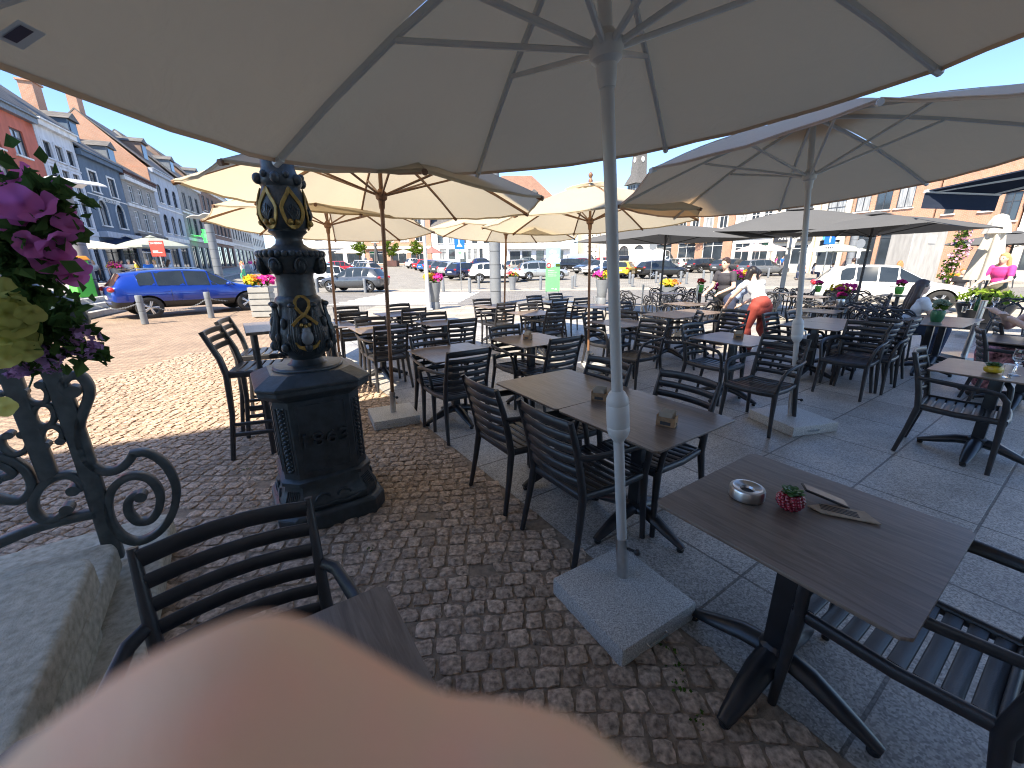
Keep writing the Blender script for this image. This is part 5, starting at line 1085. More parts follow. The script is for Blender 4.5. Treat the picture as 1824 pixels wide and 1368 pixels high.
def make_car(name,label,kind,L,W,H,pm,clad=False,group=None,wr=.33,detail=True):
    t=thing(name,label,'car' if kind!='van' else 'van',group=group)
    S=KINDS[kind]; hw=W/2; bm=bmesh.new(); cl=bm.edges.layers.float.new('crease_edge'); cv=bm.verts.layers.float.new('crease_vert'); rows=[]
    for (u,b,be,tp,wl,wt) in S:
        x=-L/2+u*L; zb,zm,zt=b*H,be*H,tp*H; cabin=tp>be+.1
        w=hw*wl; half=[(0,zb),(w*.88,zb),(w*.985,zb+(zm-zb)*.35),(w,zb+(zm-zb)*.72),(w*.955,zm),(hw*wt if cabin else w*.80,zt-(.035*H if cabin else .0)),(hw*wt*.62 if cabin else w*.45,zt),(0,zt+.012)]
        row=[bm.verts.new((x,y,z)) for y,z in half]+[bm.verts.new((x,-y,z)) for y,z in half[-2:0:-1]]
        rows.append(row)
    n=len(rows[0]); gi=[3]
    def glass(f): f.material_index=gi[0]; gi[0]+=1
    gf=[]
    for i in range(len(S)-1):
        c0=S[i][3]>S[i][2]+.1; c1=S[i+1][3]>S[i+1][2]+.1
        for j in range(n):
            f=bm.faces.new((rows[i][j],rows[i+1][j],rows[i+1][(j+1)%n],rows[i][(j+1)%n])); k=j if j<7 else n-1-j
            if k in(1,) or (k==0): f.material_index=1 if clad or k==0 else 0
            if (c0 and c1 and k==4) or ((c0 or c1) and k==4 and not (c0 and c1) and i>2):
                if not(kind=='van' and S[i][0]<.6) and not(kind in('suv','hatch') and i==2): gf.append((f,'s',i,j))
            if (c0!=c1) and k in(5,6): gf.append((f,'r' if i<3 else 'w',i,j))
    if kind=='van':
        pass
    fa=bm.faces.new(rows[0][::-1]); fb=bm.faces.new(rows[-1])
    # merge the front and rear screens into one pane each, then inset every pane from its pillars
    groups={}
    for f,s,i,j in gf:
        key=(s,i,j) if s=='s' else (s,)
        groups.setdefault(key,[]).append(f)
    for key,fs in groups.items():
        r=bmesh.ops.inset_region(bm,faces=fs,thickness=.022,depth=-.004,use_even_offset=True)
        for f in fs: f.material_index=gi[0]
        gi[0]+=1
    for i,row in enumerate(rows):
        for j in range(n):
            pass
    for e in bm.edges:
        a,b=e.verts
        mi={f.material_index for f in e.link_faces}
        if any(m>=3 for m in mi) and len(mi)>1:
            e[cl]=1.0; a[cv]=1.0 ; b[cv]=1.0
    for i in range(len(rows)-1):
        for j in (4,n-4):
            e=bm.edges.get((rows[i][j],rows[i+1][j])); 
            if e: e[cl]=.55
    bmesh.ops.recalc_face_normals(bm,faces=bm.faces)
    me=bpy.data.meshes.new('tmpcar'); bm.to_mesh(me); bm.free()
    for k in range(gi[0]+1): me.materials.append(pm if k==0 else (m_dplast if k<3 else m_cglass))
    o=link('tmpcar',me); sb=o.modifiers.new('s','SUBSURF'); sb.levels=2; sb.render_levels=2
    cut=MB(); ax_=(.185*L if kind!='van' else .17*L, .80*L if kind!='van' else .80*L)
    wx=[-L/2+ax_[0],-L/2+ax_[1]]
    for x in wx:
        for s in (-1,1): cut.tube([(x,s*hw*.62,wr),(x,s*hw*1.3,wr)],wr*1.17,24,m=2)
    co=cut.build('tmpcut',[pm,m_dplast,m_dplast]); bo=o.modifiers.new('b','BOOLEAN'); bo.object=co; bo.operation='DIFFERENCE'; bo.solver='EXACT'
    ev=evaluated(o); bpy.data.objects.remove(o); bpy.data.objects.remove(co)
    bvh=BVHTree.FromPolygons([v.co for v in ev.vertices],[tuple(p.vertices) for p in ev.polygons])
    by={}
    for p in ev.polygons: by.setdefault(p.material_index if p.material_index>=3 else 0,[]).append(p)
    for k,ps in sorted(by.items()):
        used={}; vs=[]; fs=[]; mi=[]
        for p in ps:
            f=[]
            for v in p.vertices:
                if v not in used: used[v]=len(vs); vs.append(ev.vertices[v].co.copy())
                f.append(used[v])
            fs.append(f); mi.append(p.material_index)
        m2=bpy.data.meshes.new('body'); m2.from_pydata(vs,[],fs)
        if k==0:
            m2.materials.append(pm); m2.materials.append(m_dplast); m2.polygons.foreach_set('material_index',[min(1,q) for q in mi]); nm='body'
        else:
            m2.materials.append(m_cglass); cx=sum(v.x for v in vs)/len(vs); cy=sum(v.y for v in vs)/len(vs); nm='side_window' if abs(cy)>.3*hw else ('windscreen' if cx>0 else 'rear_window')
        for p in m2.polygons: p.use_smooth=True
        m2.set_sharp_from_angle(angle=R(45)); link(nm,m2,t)
    bpy.data.meshes.remove(ev)
    def near(p): 
        l,nn,_,_=bvh.find_nearest(V(p)); return l,nn
    for x in wx:
        for s in (-1,1):
            mb=MB(); y=s*(hw-.115); mb.M=Matrix.Translation((x,y,wr))@Matrix.Rotation(PI/2,4,'X')
            mb.lathe([(wr*.64,-.10),(wr*.86,-.105),(wr*.97,-.09),(wr,-.06),(wr,.06),(wr*.97,.09),(wr*.86,.105),(wr*.64,.10)],28,cap=False); wh=mb.build('wheel',m_rubber,t,ang=40)
            mb=MB(); mb.M=Matrix.Translation((x,y,wr))@Matrix.Rotation(PI/2 if s<0 else -PI/2,4,'X')
            mb.lathe([(wr*.66,.10),(wr*.62,.07),(wr*.60,.0)],28,cap=False)
            for k in range(5):
                for dq in (-.14,.14): a=2*PI*k/5; mb.bar([(0,0,.088),(wr*.34*math.cos(a+dq),wr*.34*math.sin(a+dq),.092),(wr*.64*math.cos(a+dq*.8),wr*.64*math.sin(a+dq*.8),.086)],[.05,.035,.03],.02,up=(0,0,1))
            mb.lathe([(0,.10),(.035,.10),(.045,.09)],12,cap=False); mb.lathe([(0,.01),(wr*.62,.01)],20,m=1,cap=False); mb.build('rim',[m_chrome,m_seam],wh,weld=False,ang=50)
    for s in (-1,1):
        q,nn=near((-L/2+.02,s*hw*.78,.60*H if kind!='van' else .42*H)); mb=MB(); q=q-nn*.03; mb.ell(q,(.10,.15,.085) if kind!='van' else (.05,.07,.2),14,10); mb.build('tail_light',m_tail,t)
        q,nn=near((L/2-.12,s*hw*.72,.47*H if kind!='van' else .36*H)); mb=MB(); q=q-nn*.035; mb.ell(q,(.20,.15,.065),14,10,rot=Matrix.Rotation(s*R(-28),3,'Z')); mb.build('headlight',m_head,t)
        q,nn=near((.18*L,s*hw,.60*H)); mb=MB(); mb.ell((q.x,q.y+s*.10,.655*H),(.075,.11,.07),12,8); mb.bar([(q.x,q.y-.02*s,.615*H),(q.x,q.y+s*.06,.635*H)],.05,.03); mb.build('mirror',pm,t)
        for u in ((.02,-.20) if kind!='van' else (.12,)):
            q,nn=near((u*L-.02,s*hw,.535*H)); mb=MB(); mb.bar([q+V((-.08,0,0))+nn*.006,q+V((-.04,0,0))+nn*.022,q+V((.04,0,0))+nn*.022,q+V((.08,0,0))+nn*.006],.02,.016); mb.build('door_handle',pm,t)
            if detail:
                for du in (.04,):
                    mb=MB(); pts=[near((u*L+.10+ (.07 if z>.45*H else 0)*0,s*hw,z))[0] for z in (.24*H,.33*H,.42*H,.5*H,.58*H)]; mb.tube(pts,.006,5); mb.build('door_seam',m_seam,t)
    q,nn=near((-L/2,0,.44*H)); mb=MB(); mb.box(q+nn*.008,(.012,.5,.11)); mb.build('number_plate',m_plate,t)
    q,nn=near((L/2,0,.30*H)); mb=MB(); mb.box(q+nn*.008,(.014,.5,.11)); mb.build('number_plate',m_plate,t)
    q,nn=near((L/2,0,.38*H)); mb=MB(); mb.box(q-nn*.02,(.06,W*.5,.09)); mb.build('grille',m_dplast,t)
    if clad or kind=='wagon':
        mb=MB(); 
        for s in (-1,1): mb.tube([(-.32*L,s*hw*.60,.965*H),(-.28*L,s*hw*.62,H+.01),(0,s*hw*.63,H+.03),(.04*L,s*hw*.62,H-.02)],.014,6)
        mb.build('roof_rail',m_steel,t,weld=False)
    return t
PALE={}
def pm_(nm,c,metal=.3):
    if nm not in PALE: PALE[nm]=paint('paint_'+nm,c,metal)
    return PALE[nm]
CG='cars parked on the square'
suv0=make_car('parked_suv','metallic blue car with a silver rimmed wheel parked on the pink setts at left','suv',4.45,1.82,1.60,car_paint,True,CG,wr=.35)
hat0=make_car('parked_car','dark grey hatchback parked behind the wooden poles facing left','hatch',4.05,1.70,1.47,car_paint,False,CG)
wag0=make_car('parked_car','','wagon',4.6,1.78,1.50,car_paint,False,CG)
van0=make_car('parked_van','','van',5.6,2.0,2.5,car_paint,False,CG)
def place(src,px,py,hd,label,col,sc=None,z=None,first=False,loc=None):
    p=G(px,py) if loc is None else V(loc)
    if first: o=src; o.location=p; o.rotation_euler=(0,0,R(hd)); o['label']=label
    else: o=dup(src,p,R(hd),label)
    for c in [o]+list(o.children_recursive):
        for sl in c.material_slots:
            if sl.material and (sl.material is car_paint or sl.material.name.startswith('paint_')): sl.link='OBJECT'; sl.material=col
    if sc: o.scale=sc
    return o
blue=pm_('blue',(.006,.042,.33),.3); dgrey=pm_('dark_grey',(.07,.078,.09)); wht=pm_('white',(.72,.72,.70),0); blk=pm_('black',(.012,.013,.016),0); sil=pm_('silver',(.42,.44,.44),.4); red=pm_('red',(.45,.02,.02),0); beige=pm_('beige',(.40,.36,.28),.3); teal=pm_('teal',(.10,.24,.30),.3); nav=pm_('navy',(.015,.025,.08),.2); lblue=pm_('bright_blue',(.03,.16,.55),.2); mid=pm_('mid_grey',(.16,.17,.18),.4); yel=pm_('yellow',(.75,.50,.02),0); grn=pm_('dusty_green',(.20,.24,.22),.3)
r_,f_=G(250,567),G(407,552); d_=f_-r_; hd=math.degrees(math.atan2(d_.y,d_.x)); cc=(r_+f_)/2+V((-d_.y,d_.x,0)).normalized()*.85
cc=cc+V((.75,.1,0))
place(suv0,0,0,hd-11,suv0['label'],blue,first=True,loc=cc,sc=(1.03,1,.95))
place(hat0,634,519,172,hat0['label'],dgrey,first=True)
place(wag0,966,498,14,'silver estate car with a tail lamp beside the green banner',sil,first=True)
place(van0,1163,484,8,'tall white delivery van behind the dark cars at right',wht,first=True,sc=(.98,1,1))
cars=[(suv0,885,502,8,'white off roader with black sills behind the grey column',wht),
(hat0,600,509,40,'white hatchback just behind the dark grey hatchback',wht),(hat0,648,494,150,'beige car seen from behind over the dark grey hatchback',beige),(hat0,590,497,30,'teal car half hidden by the wooden pole, left car group',teal),(hat0,612,488,28,'red car in the left group, only its roof showing',red),(wag0,640,486,160,'pale car with a white roof at the back of the left group',wht),(hat0,548,497,55,'white car just right of the lamp post shaft',wht),
(hat0,741,478,35,'small white car at the far end of the diagonal row',wht,(.75,.9,1.05)),(hat0,758,481,42,'bright red small car second from the far end of the diagonal row',red,(.85,.95,1)),(hat0,772,484,45,'bright blue hatchback in the diagonal row beside the white flagpole',lblue),(hat0,786,487,46,'dark grey hatchback third before the off roader in the diagonal row',mid),(hat0,800,490,47,'mid grey hatchback in the middle of the diagonal row',dgrey),(hat0,815,493,47,'silver hatchback next but one to the white off roader',sil),(hat0,832,497,48,'navy hatchback next to the white off roader',nav),
(suv0,792,474,30,'red car with a long roof in the second row left',red),(hat0,815,473,20,'black car roof in the second row above the diagonal row',blk),(wag0,838,475,18,'white estate in the second row before the long white house',wht),(hat0,862,477,20,'dark car roof behind the grey column',nav),
(wag0,935,487,25,'beige estate behind the silver estate',beige),(hat0,946,491,150,'pale teal car with a lit windscreen behind the silver estate',teal),(hat0,918,474,10,'small bright blue car before the shop garage doors',lblue),(hat0,945,476,12,'olive dark car before the shop in the far row',grn),(hat0,968,479,170,'navy car with a blue windscreen left of the green banner',nav),
(suv0,1022,483,12,'black off roader with a pale side window right of the green banner',blk),(van0,1037,477,5,'silver van before the alley at the far side',sil,(.8,.9,.8)),(hat0,1040,479,15,'dark red car behind the black off roader',pm_('dark_red',(.2,.02,.02),0)),(hat0,1050,487,215,'dark grey saloon facing us left of the middle wooden pole',dgrey),(hat0,1068,490,215,'white small car facing us behind the white flagpole at right',wht),(hat0,1087,492,215,'black car facing us hidden by the nearest white pole',blk),(hat0,1078,476,10,'red car far back before the arcade house',red),
(suv0,1178,495,14,'black off roader with bright wheels beside the round sign',blk),(hat0,1113,494,60,'yellow car behind the black off roader beside the white pole',yel),(van0,1128,482,8,'dark minivan behind the black off roader',blk,(.85,.95,.72)),(hat0,1196,484,30,'silver hatchback in front of the white van',sil),(suv0,1222,483,28,'white off roader next to the waiter side of the white van',wht),(suv0,1258,485,14,'black off roader left of the waiter',blk),(suv0,1305,488,14,'dark grey off roader behind the waiter',dgrey),(wag0,1358,491,10,'dark grey estate left of the grey mast',mid)]
for c in cars: place(c[0],c[1],c[2],c[3],c[4],c[5],c[6] if len(c)>6 else None)
place(hat0,0,0,-34,'white car parked close behind the terrace chairs at right',wht,loc=(13.1,14.6,0),sc=(1.06,1.02,1.0))
place(hat0,312,487,20,'small blue car behind the roof of the metallic blue car',lblue)
# ------------------------------------------------------------------ bollards with chains
def make_bollard(label):
    t=thing('bollard',label,'bollard',group='grey metal bollards round the square'); mb=MB(); mb.lathe([(.085,0),(.085,.34),(.078,.345),(.078,.36),(.085,.365),(.085,.60),(.078,.605),(.078,.62),(.085,.625),(.085,.80),(.08,.81),(0,.812)],20); mb.build('post',m_colg,t,ang=30); return t
b0_=make_bollard('grey bollard with a chain in front of the rear wheel of the blue car')
BP=[(259,577),(383,562),(378,555)]
B=[(259,577,None),(377,566,'grey bollard with a chain beside the bar stool backs'),(566,521,'grey bollard before the front of the dark grey hatchback'),(651,521,'grey bollard before the rear wheel of the dark grey hatchback'),(790,519,'grey bollard right behind the pink and yellow flower vase'),(837,521,'grey bollard in front of the white off roader rear bumper'),(853,515,'grey bollard in front of the white off roader rear wheel'),(914,514,'grey bollard in front of the white off roader front wheel'),(963,516,'grey bollard left of the green banner'),(1019,514,'grey bollard right of the green banner, first of two'),(1024,510,'grey bollard right of the green banner, farther of two'),
(1121,505,'grey bollard just right of the nearest white pole, farther of two'),(1126,510,'grey bollard just right of the nearest white pole, nearer of two'),(1168,503,'grey bollard under the rear of the black off roader by the round sign'),(1175,508,'grey bollard left of the yellow flower tub'),(1212,502,'grey bollard right above the yellow flower tub'),(1222,505,'grey bollard right of the yellow flower tub'),(1252,500,'grey bollard before the black off roader left of the waiter'),(1266,503,'grey bollard closest to the waiter on his left'),(1368,494,'grey bollard before the dark grey estate')]
bl_=[]
for i,(x,y,lab) in enumerate(B):
    p=G(x,y); bl_.append(p)
    if i==0: b0_.location=p
    else: dup(b0_,p,0,lab)
def chain(a,b,lab):
    t=MB(); n=46; pts=[a.lerp(b,i/n)+V((0,0,.62-.30*4*(i/n)*(1-i/n))) for i in range(n+1)]
    for i in range(n):
        c=(pts[i]+pts[i+1])/2; d=(pts[i+1]-pts[i]).normalized(); s=d.cross(V((0,0,1))).normalized() if i%2 else V((0,0,1)); L_=(pts[i+1]-pts[i]).length*.62
        t.tube([c+d*L_*math.cos(q)+s*.022*math.sin(q) for q in [2*PI*k/8 for k in range(8)]],.006,5,closed=True)
    o=t.build('chain',m_colg,None,weld=False); tag(o,lab,'chain')
chain(bl_[0],bl_[1],'sagging grey chain in front of the blue car door')
chain(bl_[0],G(150,560),'grey chain running left from the bollard at the blue car rear wheel'); chain(bl_[1],G(470,535),'grey chain running right from the bollard by the bar stools')
def stand_at0(px,Y): a=at(px,470,Y); return V((a.x,a.y,hzL(a.x,a.y)))
# ------------------------------------------------------------------ flower vases
def vase(px,py,lab,ms,hgt=.95,r0=.16,r1=.27,seed=0,loc=None,pot=None,fl=1.0):
    p=G(px,py) if loc is None else V(loc); t=thing('flower_vase',lab,'planter',p,group='grey flower planters')
    mb=MB(); mb.lathe([(r0*1.15,0),(r0*1.15,hgt*.25),(r0*1.1,hgt*.26),(r0*1.1,hgt*.28),(r0*1.15,hgt*.29),(r0*1.2,hgt*.5),(r1*.95,hgt*.85),(r1,hgt),(r1*.92,hgt),(r1*.85,hgt*.93),(0,hgt*.93)],24); mb.build('vase',pot or m_colg,t,ang=40)
    mb=MB(); leaves(mb,(0,0,hgt+.10),(r1*1.1*fl,r1*1.1*fl,.14),150,.085,0,seed,.2); mb.build('foliage',p_leaf,t,weld=False)
    for k,(m,dx,n) in enumerate(ms): mb=MB(); blossoms(mb,(dx*r1,0,hgt+.12),(r1*.95*fl,r1*1.1*fl,.22*fl),n,.055,0,seed*7+k,.5); mb.build('blossoms',m,t,weld=False)
    return t
vase(775,550,'grey vase of yellow and magenta flowers beside the white flagpole',[(p_yel,-.55,70),(p_ora,-.1,25),(p_pink,.55,80)],seed=1,r1=.26)
vase(1071,541,'grey vase of magenta and yellow flowers behind the right white flagpole',[(p_pink,-.6,60),(p_yel,.4,90)],seed=2)
vase(1190,538,'dark square tub of yellow and orange flowers behind the chairs',[(p_yel,-.3,80),(p_ora,.4,60)],.62,.24,.34,3,fl=.9)
vase(1312,545,'tall planter of magenta and yellow flowers behind the bending women',[(p_pink,-.6,70),(p_yel,.6,70)],.95,seed=4,fl=1.1)
vase(1494,560,'grey square planter of pink flowers in front of the white car',[(p_yel,-.55,30),(p_pink,.25,110)],.62,.26,.36,5,fl=.9)
vase(913,516,'small planter with red flowers hidden behind the green banner',[(p_red,-.5,60),(p_yel,.3,30)],.8,seed=6)
vase(1742,585,'wide black tub with a green shrub beside the seated woman',[(petal('shrub_green',(.22,.33,.05)),0,190)],.60,.34,.52,7,pot=m_blk,fl=1.0)
vase(1693,520,'tub of yellow and orange flowers beside the concrete block',[(p_ora,-.5,50),(p_yel,.4,70)],.6,.3,.45,8)
for i,(x,y,m,lab) in enumerate([(204,488,p_pink,'planter of magenta flowers before the left cafe guests'),(345,481,p_pink,'planter of magenta flowers beside the orange board at left'),(368,482,p_yel,'planter of yellow flowers behind the woman in dark green'),(425,479,p_pink,'planter of pink and yellow flowers before the left house row'),(1440,482,p_pink,'planter of pink flowers at the right hand cafe'),(1380,478,p_yel,'planter of yellow flowers before the right shops')]):
    pq_=stand_at0(x,25) if i==0 else None
    vase(x,y,lab,[(m,0,60),(p_yel,-.5,20)],.8,seed=20+i,fl=1.3,loc=pq_)
# slatted planter at left
p=G(473,564); t=thing('slatted_planter','pale slatted planter box with yellow and magenta flowers behind the bar stools','planter',p,R(10))
m_slat=M('pale_slats',(.33,.33,.31),.6,var=.1)
mb=MB()
for k in range(5): mb.box((0,-.22,.1+.19*k),(.6,.03,.15)); mb.box((0,.22,.1+.19*k),(.6,.03,.15)); mb.box((-.3,0,.1+.19*k),(.03,.40,.15)); mb.box((.3,0,.1+.19*k),(.03,.40,.15))
mb.box((0,0,.5),(.55,.38,.9)); mb.build('box',m_slat,t)
mb=MB(); leaves(mb,(0,0,1.08),(.45,.32,.12),160,.1,0,3,.2); mb.build('foliage',p_leaf,t,weld=False)
for k,(m,dx) in enumerate(((p_yel,-.2),(p_ora,.0),(p_pink,.22))): mb=MB(); blossoms(mb,(dx,0,1.12),(.26,.3,.2),80 if k!=1 else 30,.06,0,40+k,.5); mb.build('blossoms',m,t,weld=False)
# ------------------------------------------------------------------ lamp columns, poles, signs
def GL(px,py): p=G(px,py,PLZ); return V((p.x,p.y,PLZ))
def column(px,py,lab,hh=4.2,r=.24,wing=True,rz=0,loc=None,gz=None):
    p=G(px,py) if loc is None else V(loc); t=thing('light_column',lab,'lamp post',p,rz,'segmented grey light columns round the square')
    mb=MB(); z=0; 
    while z<hh-.3: mb.tube([(0,0,z),(0,0,z+.50)],r,22); z+=.52
    mb.tube([(0,0,0),(0,0,z)],r*.94,18,m=1); mb.build('column',[m_colg,m_seam],t,ang=30,weld=False)
    mb=MB(); mb.tube([(0,0,z),(0,0,hh)],r*1.02,22); cp_=mb.build('lamp_head',m_dplast if wing else m_colg,t,ang=30)
    if wing:
        mb=MB(); mb.cyl((0,0,hh),(0,0,hh+.35),.04); 
        for s in (-1,1):
            pts=[]
            for i in range(7):
                u=i/6; pts.append((s*1.25*u,hh+.28+.14*math.sin(u*PI)*(1 if s>0 else .6)-.05*u))
            top=[(x,-.5,z_) for x,z_ in pts]+[(x,.5,z_) for x,z_ in pts]
            top2=[(x,y,z_+.03) for x,y,z_ in top]; k=7
            mb.add(top+top2,[(i,i+1,k+i+1,k+i) for i in range(6)]+[(14+i,14+k+i,14+k+i+1,14+i+1) for i in range(6)]+[(i,14+i,14+i+1,i+1) for i in range(6)]+[(7+i,7+i+1,21+i+1,21+i) for i in range(6)]+[(0,7,21,14),(6,20,27,13)])
        mb.build('reflector_wing',m_white,t,weld=False)
    return t
column(883,541,'segmented grey column standing by the far terrace edge in the centre',5.2,.225,False)
column(166,527,'segmented grey column with a wing reflector beside the green bin',2.95,.19,rz=R(-20),loc=GL(166,527))
for x,y,h_,lab in [(336,482,4.3,'wing topped grey column left of the pharmacy cross'),(388,480,4.3,'wing topped grey column behind the woman in dark green'),(417,479,4.3,'wing topped grey column behind the woman in light green trousers'),(440,477,4.3,'wing topped grey column right of the walking women'),(460,476,4.3,'wing topped grey column farthest along the left row')]: column(x,y,lab,h_,.24,rz=R(-22))
column(1496,486,'segmented grey column left of two at the right cafe',4.6,.26,loc=G(1508,492),rz=R(30))
column(1525,486,'segmented grey column right of two at the right cafe',4.4,.22,rz=R(30))
column(1420,497,'slim grey column beside the grey mast at right',3.9,.15,False)
column(643,476,'dark lamp column left of the far pot trees',4.2,.16,False); column(655,477,'dark lamp column between the far pot trees',4.4,.16,False); column(737,474,'dark lamp column before the right pot tree',4.3,.16,False)
def flagpole(px,py,lab,h=7.5,tx=0):
    p=G(px,py); t=thing('flagpole',lab,'flagpole',p); mb=MB(); mb.tube([(0,0,0),(tx*h,0,h)],[.075,.045],16); mb.lathe([(.16,0),(.16,.03),(.09,.06)],18); mb.build('pole',m_white,t); return t
flagpole(764,552,'white flagpole beside the grey flower vase left of centre',4.6); flagpole(1068,537,'white flagpole left of the nearest white parasol pole',3.3)
m_blueS=M('sign_blue',(.01,.13,.60),.4,var=.03); m_signw=M('sign_white',(.75,.75,.73),.5,var=.03); m_redS=M('sign_red',(.62,.05,.03),.5,var=.05); m_banner=M('banner_green',(.16,.48,.20),.6,var=.06); m_sky=M('banner_sky',(.30,.46,.60),.6,var=.15,vs=2)
def sign(px,py,lab,ph,board,rz=0,loc=None,sc=1.0):
    p=G(px,py) if loc is None else V(loc); t=thing('road_sign',lab,'sign',p,rz); mb=MB(); mb.tube([(0,0,0),(0,0,ph)],.03,10); mb.build('post',m_steel,t); board(t,ph); return t
def b_cross(t,h):
    mb=MB(); mb.box((0,-.045,h-.35),(.62,.02,.78)); p=mb.build('board',m_blueS,t,bevel=.01); mb=MB(); mb.add([(-.18,-.058,h-.58),(.18,-.058,h-.58),(0,-.058,h-.36)],[(0,1,2)]); mb.box((-.02,-.058,h-.28),(.05,.003,.28)); mb.ell((.0,-.056,h-.1),(.055,.004,.055),10,6); mb.build('pictogram',m_signw,p,weld=False)
    mb=MB(); mb.box((0,-.045,h-1.05),(.5,.02,.5)); p=mb.build('supplementary_board',m_signw,t); mb=MB(); mb.box((0,-.058,h-.95),(.2,.003,.12)); mb.build('mark',m_banner,p)
sign(822,517,'blue pedestrian crossing sign on a grey post before the long white house',3.2,b_cross)
def b_round(t,h):
    mb=MB(); mb.M=Matrix.Translation((0,-.03,h-.3))@Matrix.Rotation(PI/2,4,'X'); mb.lathe([(0,-.01),(.32,-.01),(.32,.01),(0,.01)],28); p=mb.build('disc',m_colg,t); mb=MB(); mb.box((0,-.045,h-.95),(.26,.02,.62)); mb.build('plate',m_signw,t)
sign(1158,498,'round grey backed traffic sign before the black off roader',3.0,b_round)
def b_up(t,h):
    mb=MB(); mb.box((0,-.045,h-.35),(.62,.02,.66)); p=mb.build('board',m_blueS,t,bevel=.01); mb=MB(); mb.box((0,-.06,h-.40),(.075,.004,.36)); mb.add([(-.15,-.062,h-.26),(.15,-.062,h-.26),(0,-.062,h-.08)],[(0,1,2)]); mb.build('arrow',m_signw,p,weld=False)
    mb=MB(); mb.box((0,-.045,h-.88),(.62,.02,.30)); p=mb.build('supplementary_board',m_signw,t); mb=MB(); 
    for k in range(5): mb.box((-.2+.1*k,-.057,h-.86),(.06,.003,.10))
    mb.build('marks',m_dplast,p,weld=False)
o=at(1478,424,24); sign(0,0,'blue one way sign with a white arrow above the white car',o.z+.35,b_up,loc=(o.x,24,0),sc=1)
o=at(1532,437,30); sign(0,0,'small blue parking sign right of the grey columns',o.z+.35,lambda t,h:(b_round(t,h+.0)),loc=(o.x,30,hz(0,30)))
o=at(282,443,22.5); t=sign(0,0,'red cinema style notice board on a post above the blue car',o.z-.2,lambda t,h:None,loc=(o.x,22.5,0))
mb=MB(); mb.box((0,-.05,o.z),(.74,.04,.78)); p=mb.build('board',m_redS,t,bevel=.01); mb=MB(); text_mb(mb,'TAVERNA',.15,Matrix.Translation((0,-.073,o.z+.27))@UPR,.004); mb.box((-.12,-.073,o.z-.12),(.28,.004,.04)); mb.box((-.02,-.073,o.z-.19),(.48,.004,.04)); mb.build('lettering',m_signw,p,weld=False)
# tall banner on a stand
p=at(985,470,19.5); t=thing('banner_stand','tall printed banner, landscape above and bright green below, on a stand','banner',(p.x,19.5,0),R(4))
mb=MB(); zt_=at(985,441,19.5).z; zb_=at(985,519,19.5).z; zm_=at(985,475,19.5).z
mb.box((0,0,(zm_+zb_)/2),(.66,.02,zm_-zb_)); mb.build('green_panel',m_banner,t); mb=MB(); mb.box((0,0,(zt_+zm_)/2),(.66,.018,zt_-zm_)); tp_=mb.build('picture_panel',m_sky,t)
mb=MB(); rq=random.Random(4)
for k in range(26): x,z=rq.gauss(.02,.13),rq.gauss((zt_+zm_)/2,.17); mb.M=Matrix.Translation((max(-.28,min(.28,x)),-.0125-.0004*k,max(zm_+.08,min(zt_-.08,z))))@Matrix.Rotation(PI/2,4,'X'); mb.lathe([(0,0),(rq.uniform(.05,.12),0)],12,cap=False,sx=1.2)
mb.build('cloud_print',M('print_white',(.55,.55,.5),.6),tp_,weld=False)
mb=MB(); mb.box((.22,-.026,zm_+.07),(.2,.003,.12)); mb.build('meadow_print',p_leaf,tp_); mb=MB(); mb.M=Matrix.Translation((-.2,-.026,zm_+.06))@Matrix.Rotation(PI/2,4,'X'); mb.lathe([(.07,0),(.11,.002)],18,cap=False); mb.build('emblem_print',m_redS,tp_)
mb=MB()
for k,(w_,x) in enumerate(((.3,-.08),(.42,-.02),(.36,-.05),(.4,-.03))): mb.box((x,-.0135,zm_-.16-.085*k),(w_,.003,.018))
mb.box((.0,-.0135,zb_+.12),(.1,.003,.04)); mb.box((.15,-.0135,zb_+.1),(.08,.003,.06)); mb.build('text_lines',M('banner_pale_text',(.6,.85,.6),.6),t,weld=False)
mb=MB(); mb.tube([(-.28,.02,0),(-.28,.02,zt_)],.02,8); mb.tube([(.28,.02,0),(.28,.02,zt_)],.02,8); mb.box((0,.02,.06),(.7,.4,.1)); mb.build('stand',m_colg,t,weld=False)
# green litter bins and boards
def bin_(px,py,lab,s=1.0):
    p=GL(px,py) if px<400 else G(px,py); t=thing('litter_bin',lab,'litter bin',p,R(-20)); mb=MB(); mb.box((0,0,.52),(.42,.42,1.04)); mb.build('body',m_gbin,t,bevel=.02); mb=MB(); mb.box((0,0,1.10),(.52,.52,.12),taper=.8); mb.build('lid',m_obin,t,bevel=.02); t.scale=(s,s,s)
m_gbin=M('bin_green',(.10,.60,.06),.45,var=.05); m_obin=M('bin_orange',(.75,.30,.04),.5)
bin_(152,529,'bright green litter bin with an orange lid beside the left column',1.05); bin_(1470,480,'bright green litter bin with an orange lid before the right cafe',1.3)
p=G(375,479); t=thing('sandwich_board','orange sandwich board on the left pavement','sign',p,R(-10)); mb=MB(); 
for s in (-1,1): mb.box((0,s*.22,.62),(.75,.03,1.25),rot=Matrix.Rotation(s*R(14),3,'X'))
mb.build('boards',m_redS,t,weld=False); mb=MB(); mb.box((0,-.245,.75),(.5,.01,.5),rot=Matrix.Rotation(-R(14),3,'X')); mb.build('poster',p_ora,t)
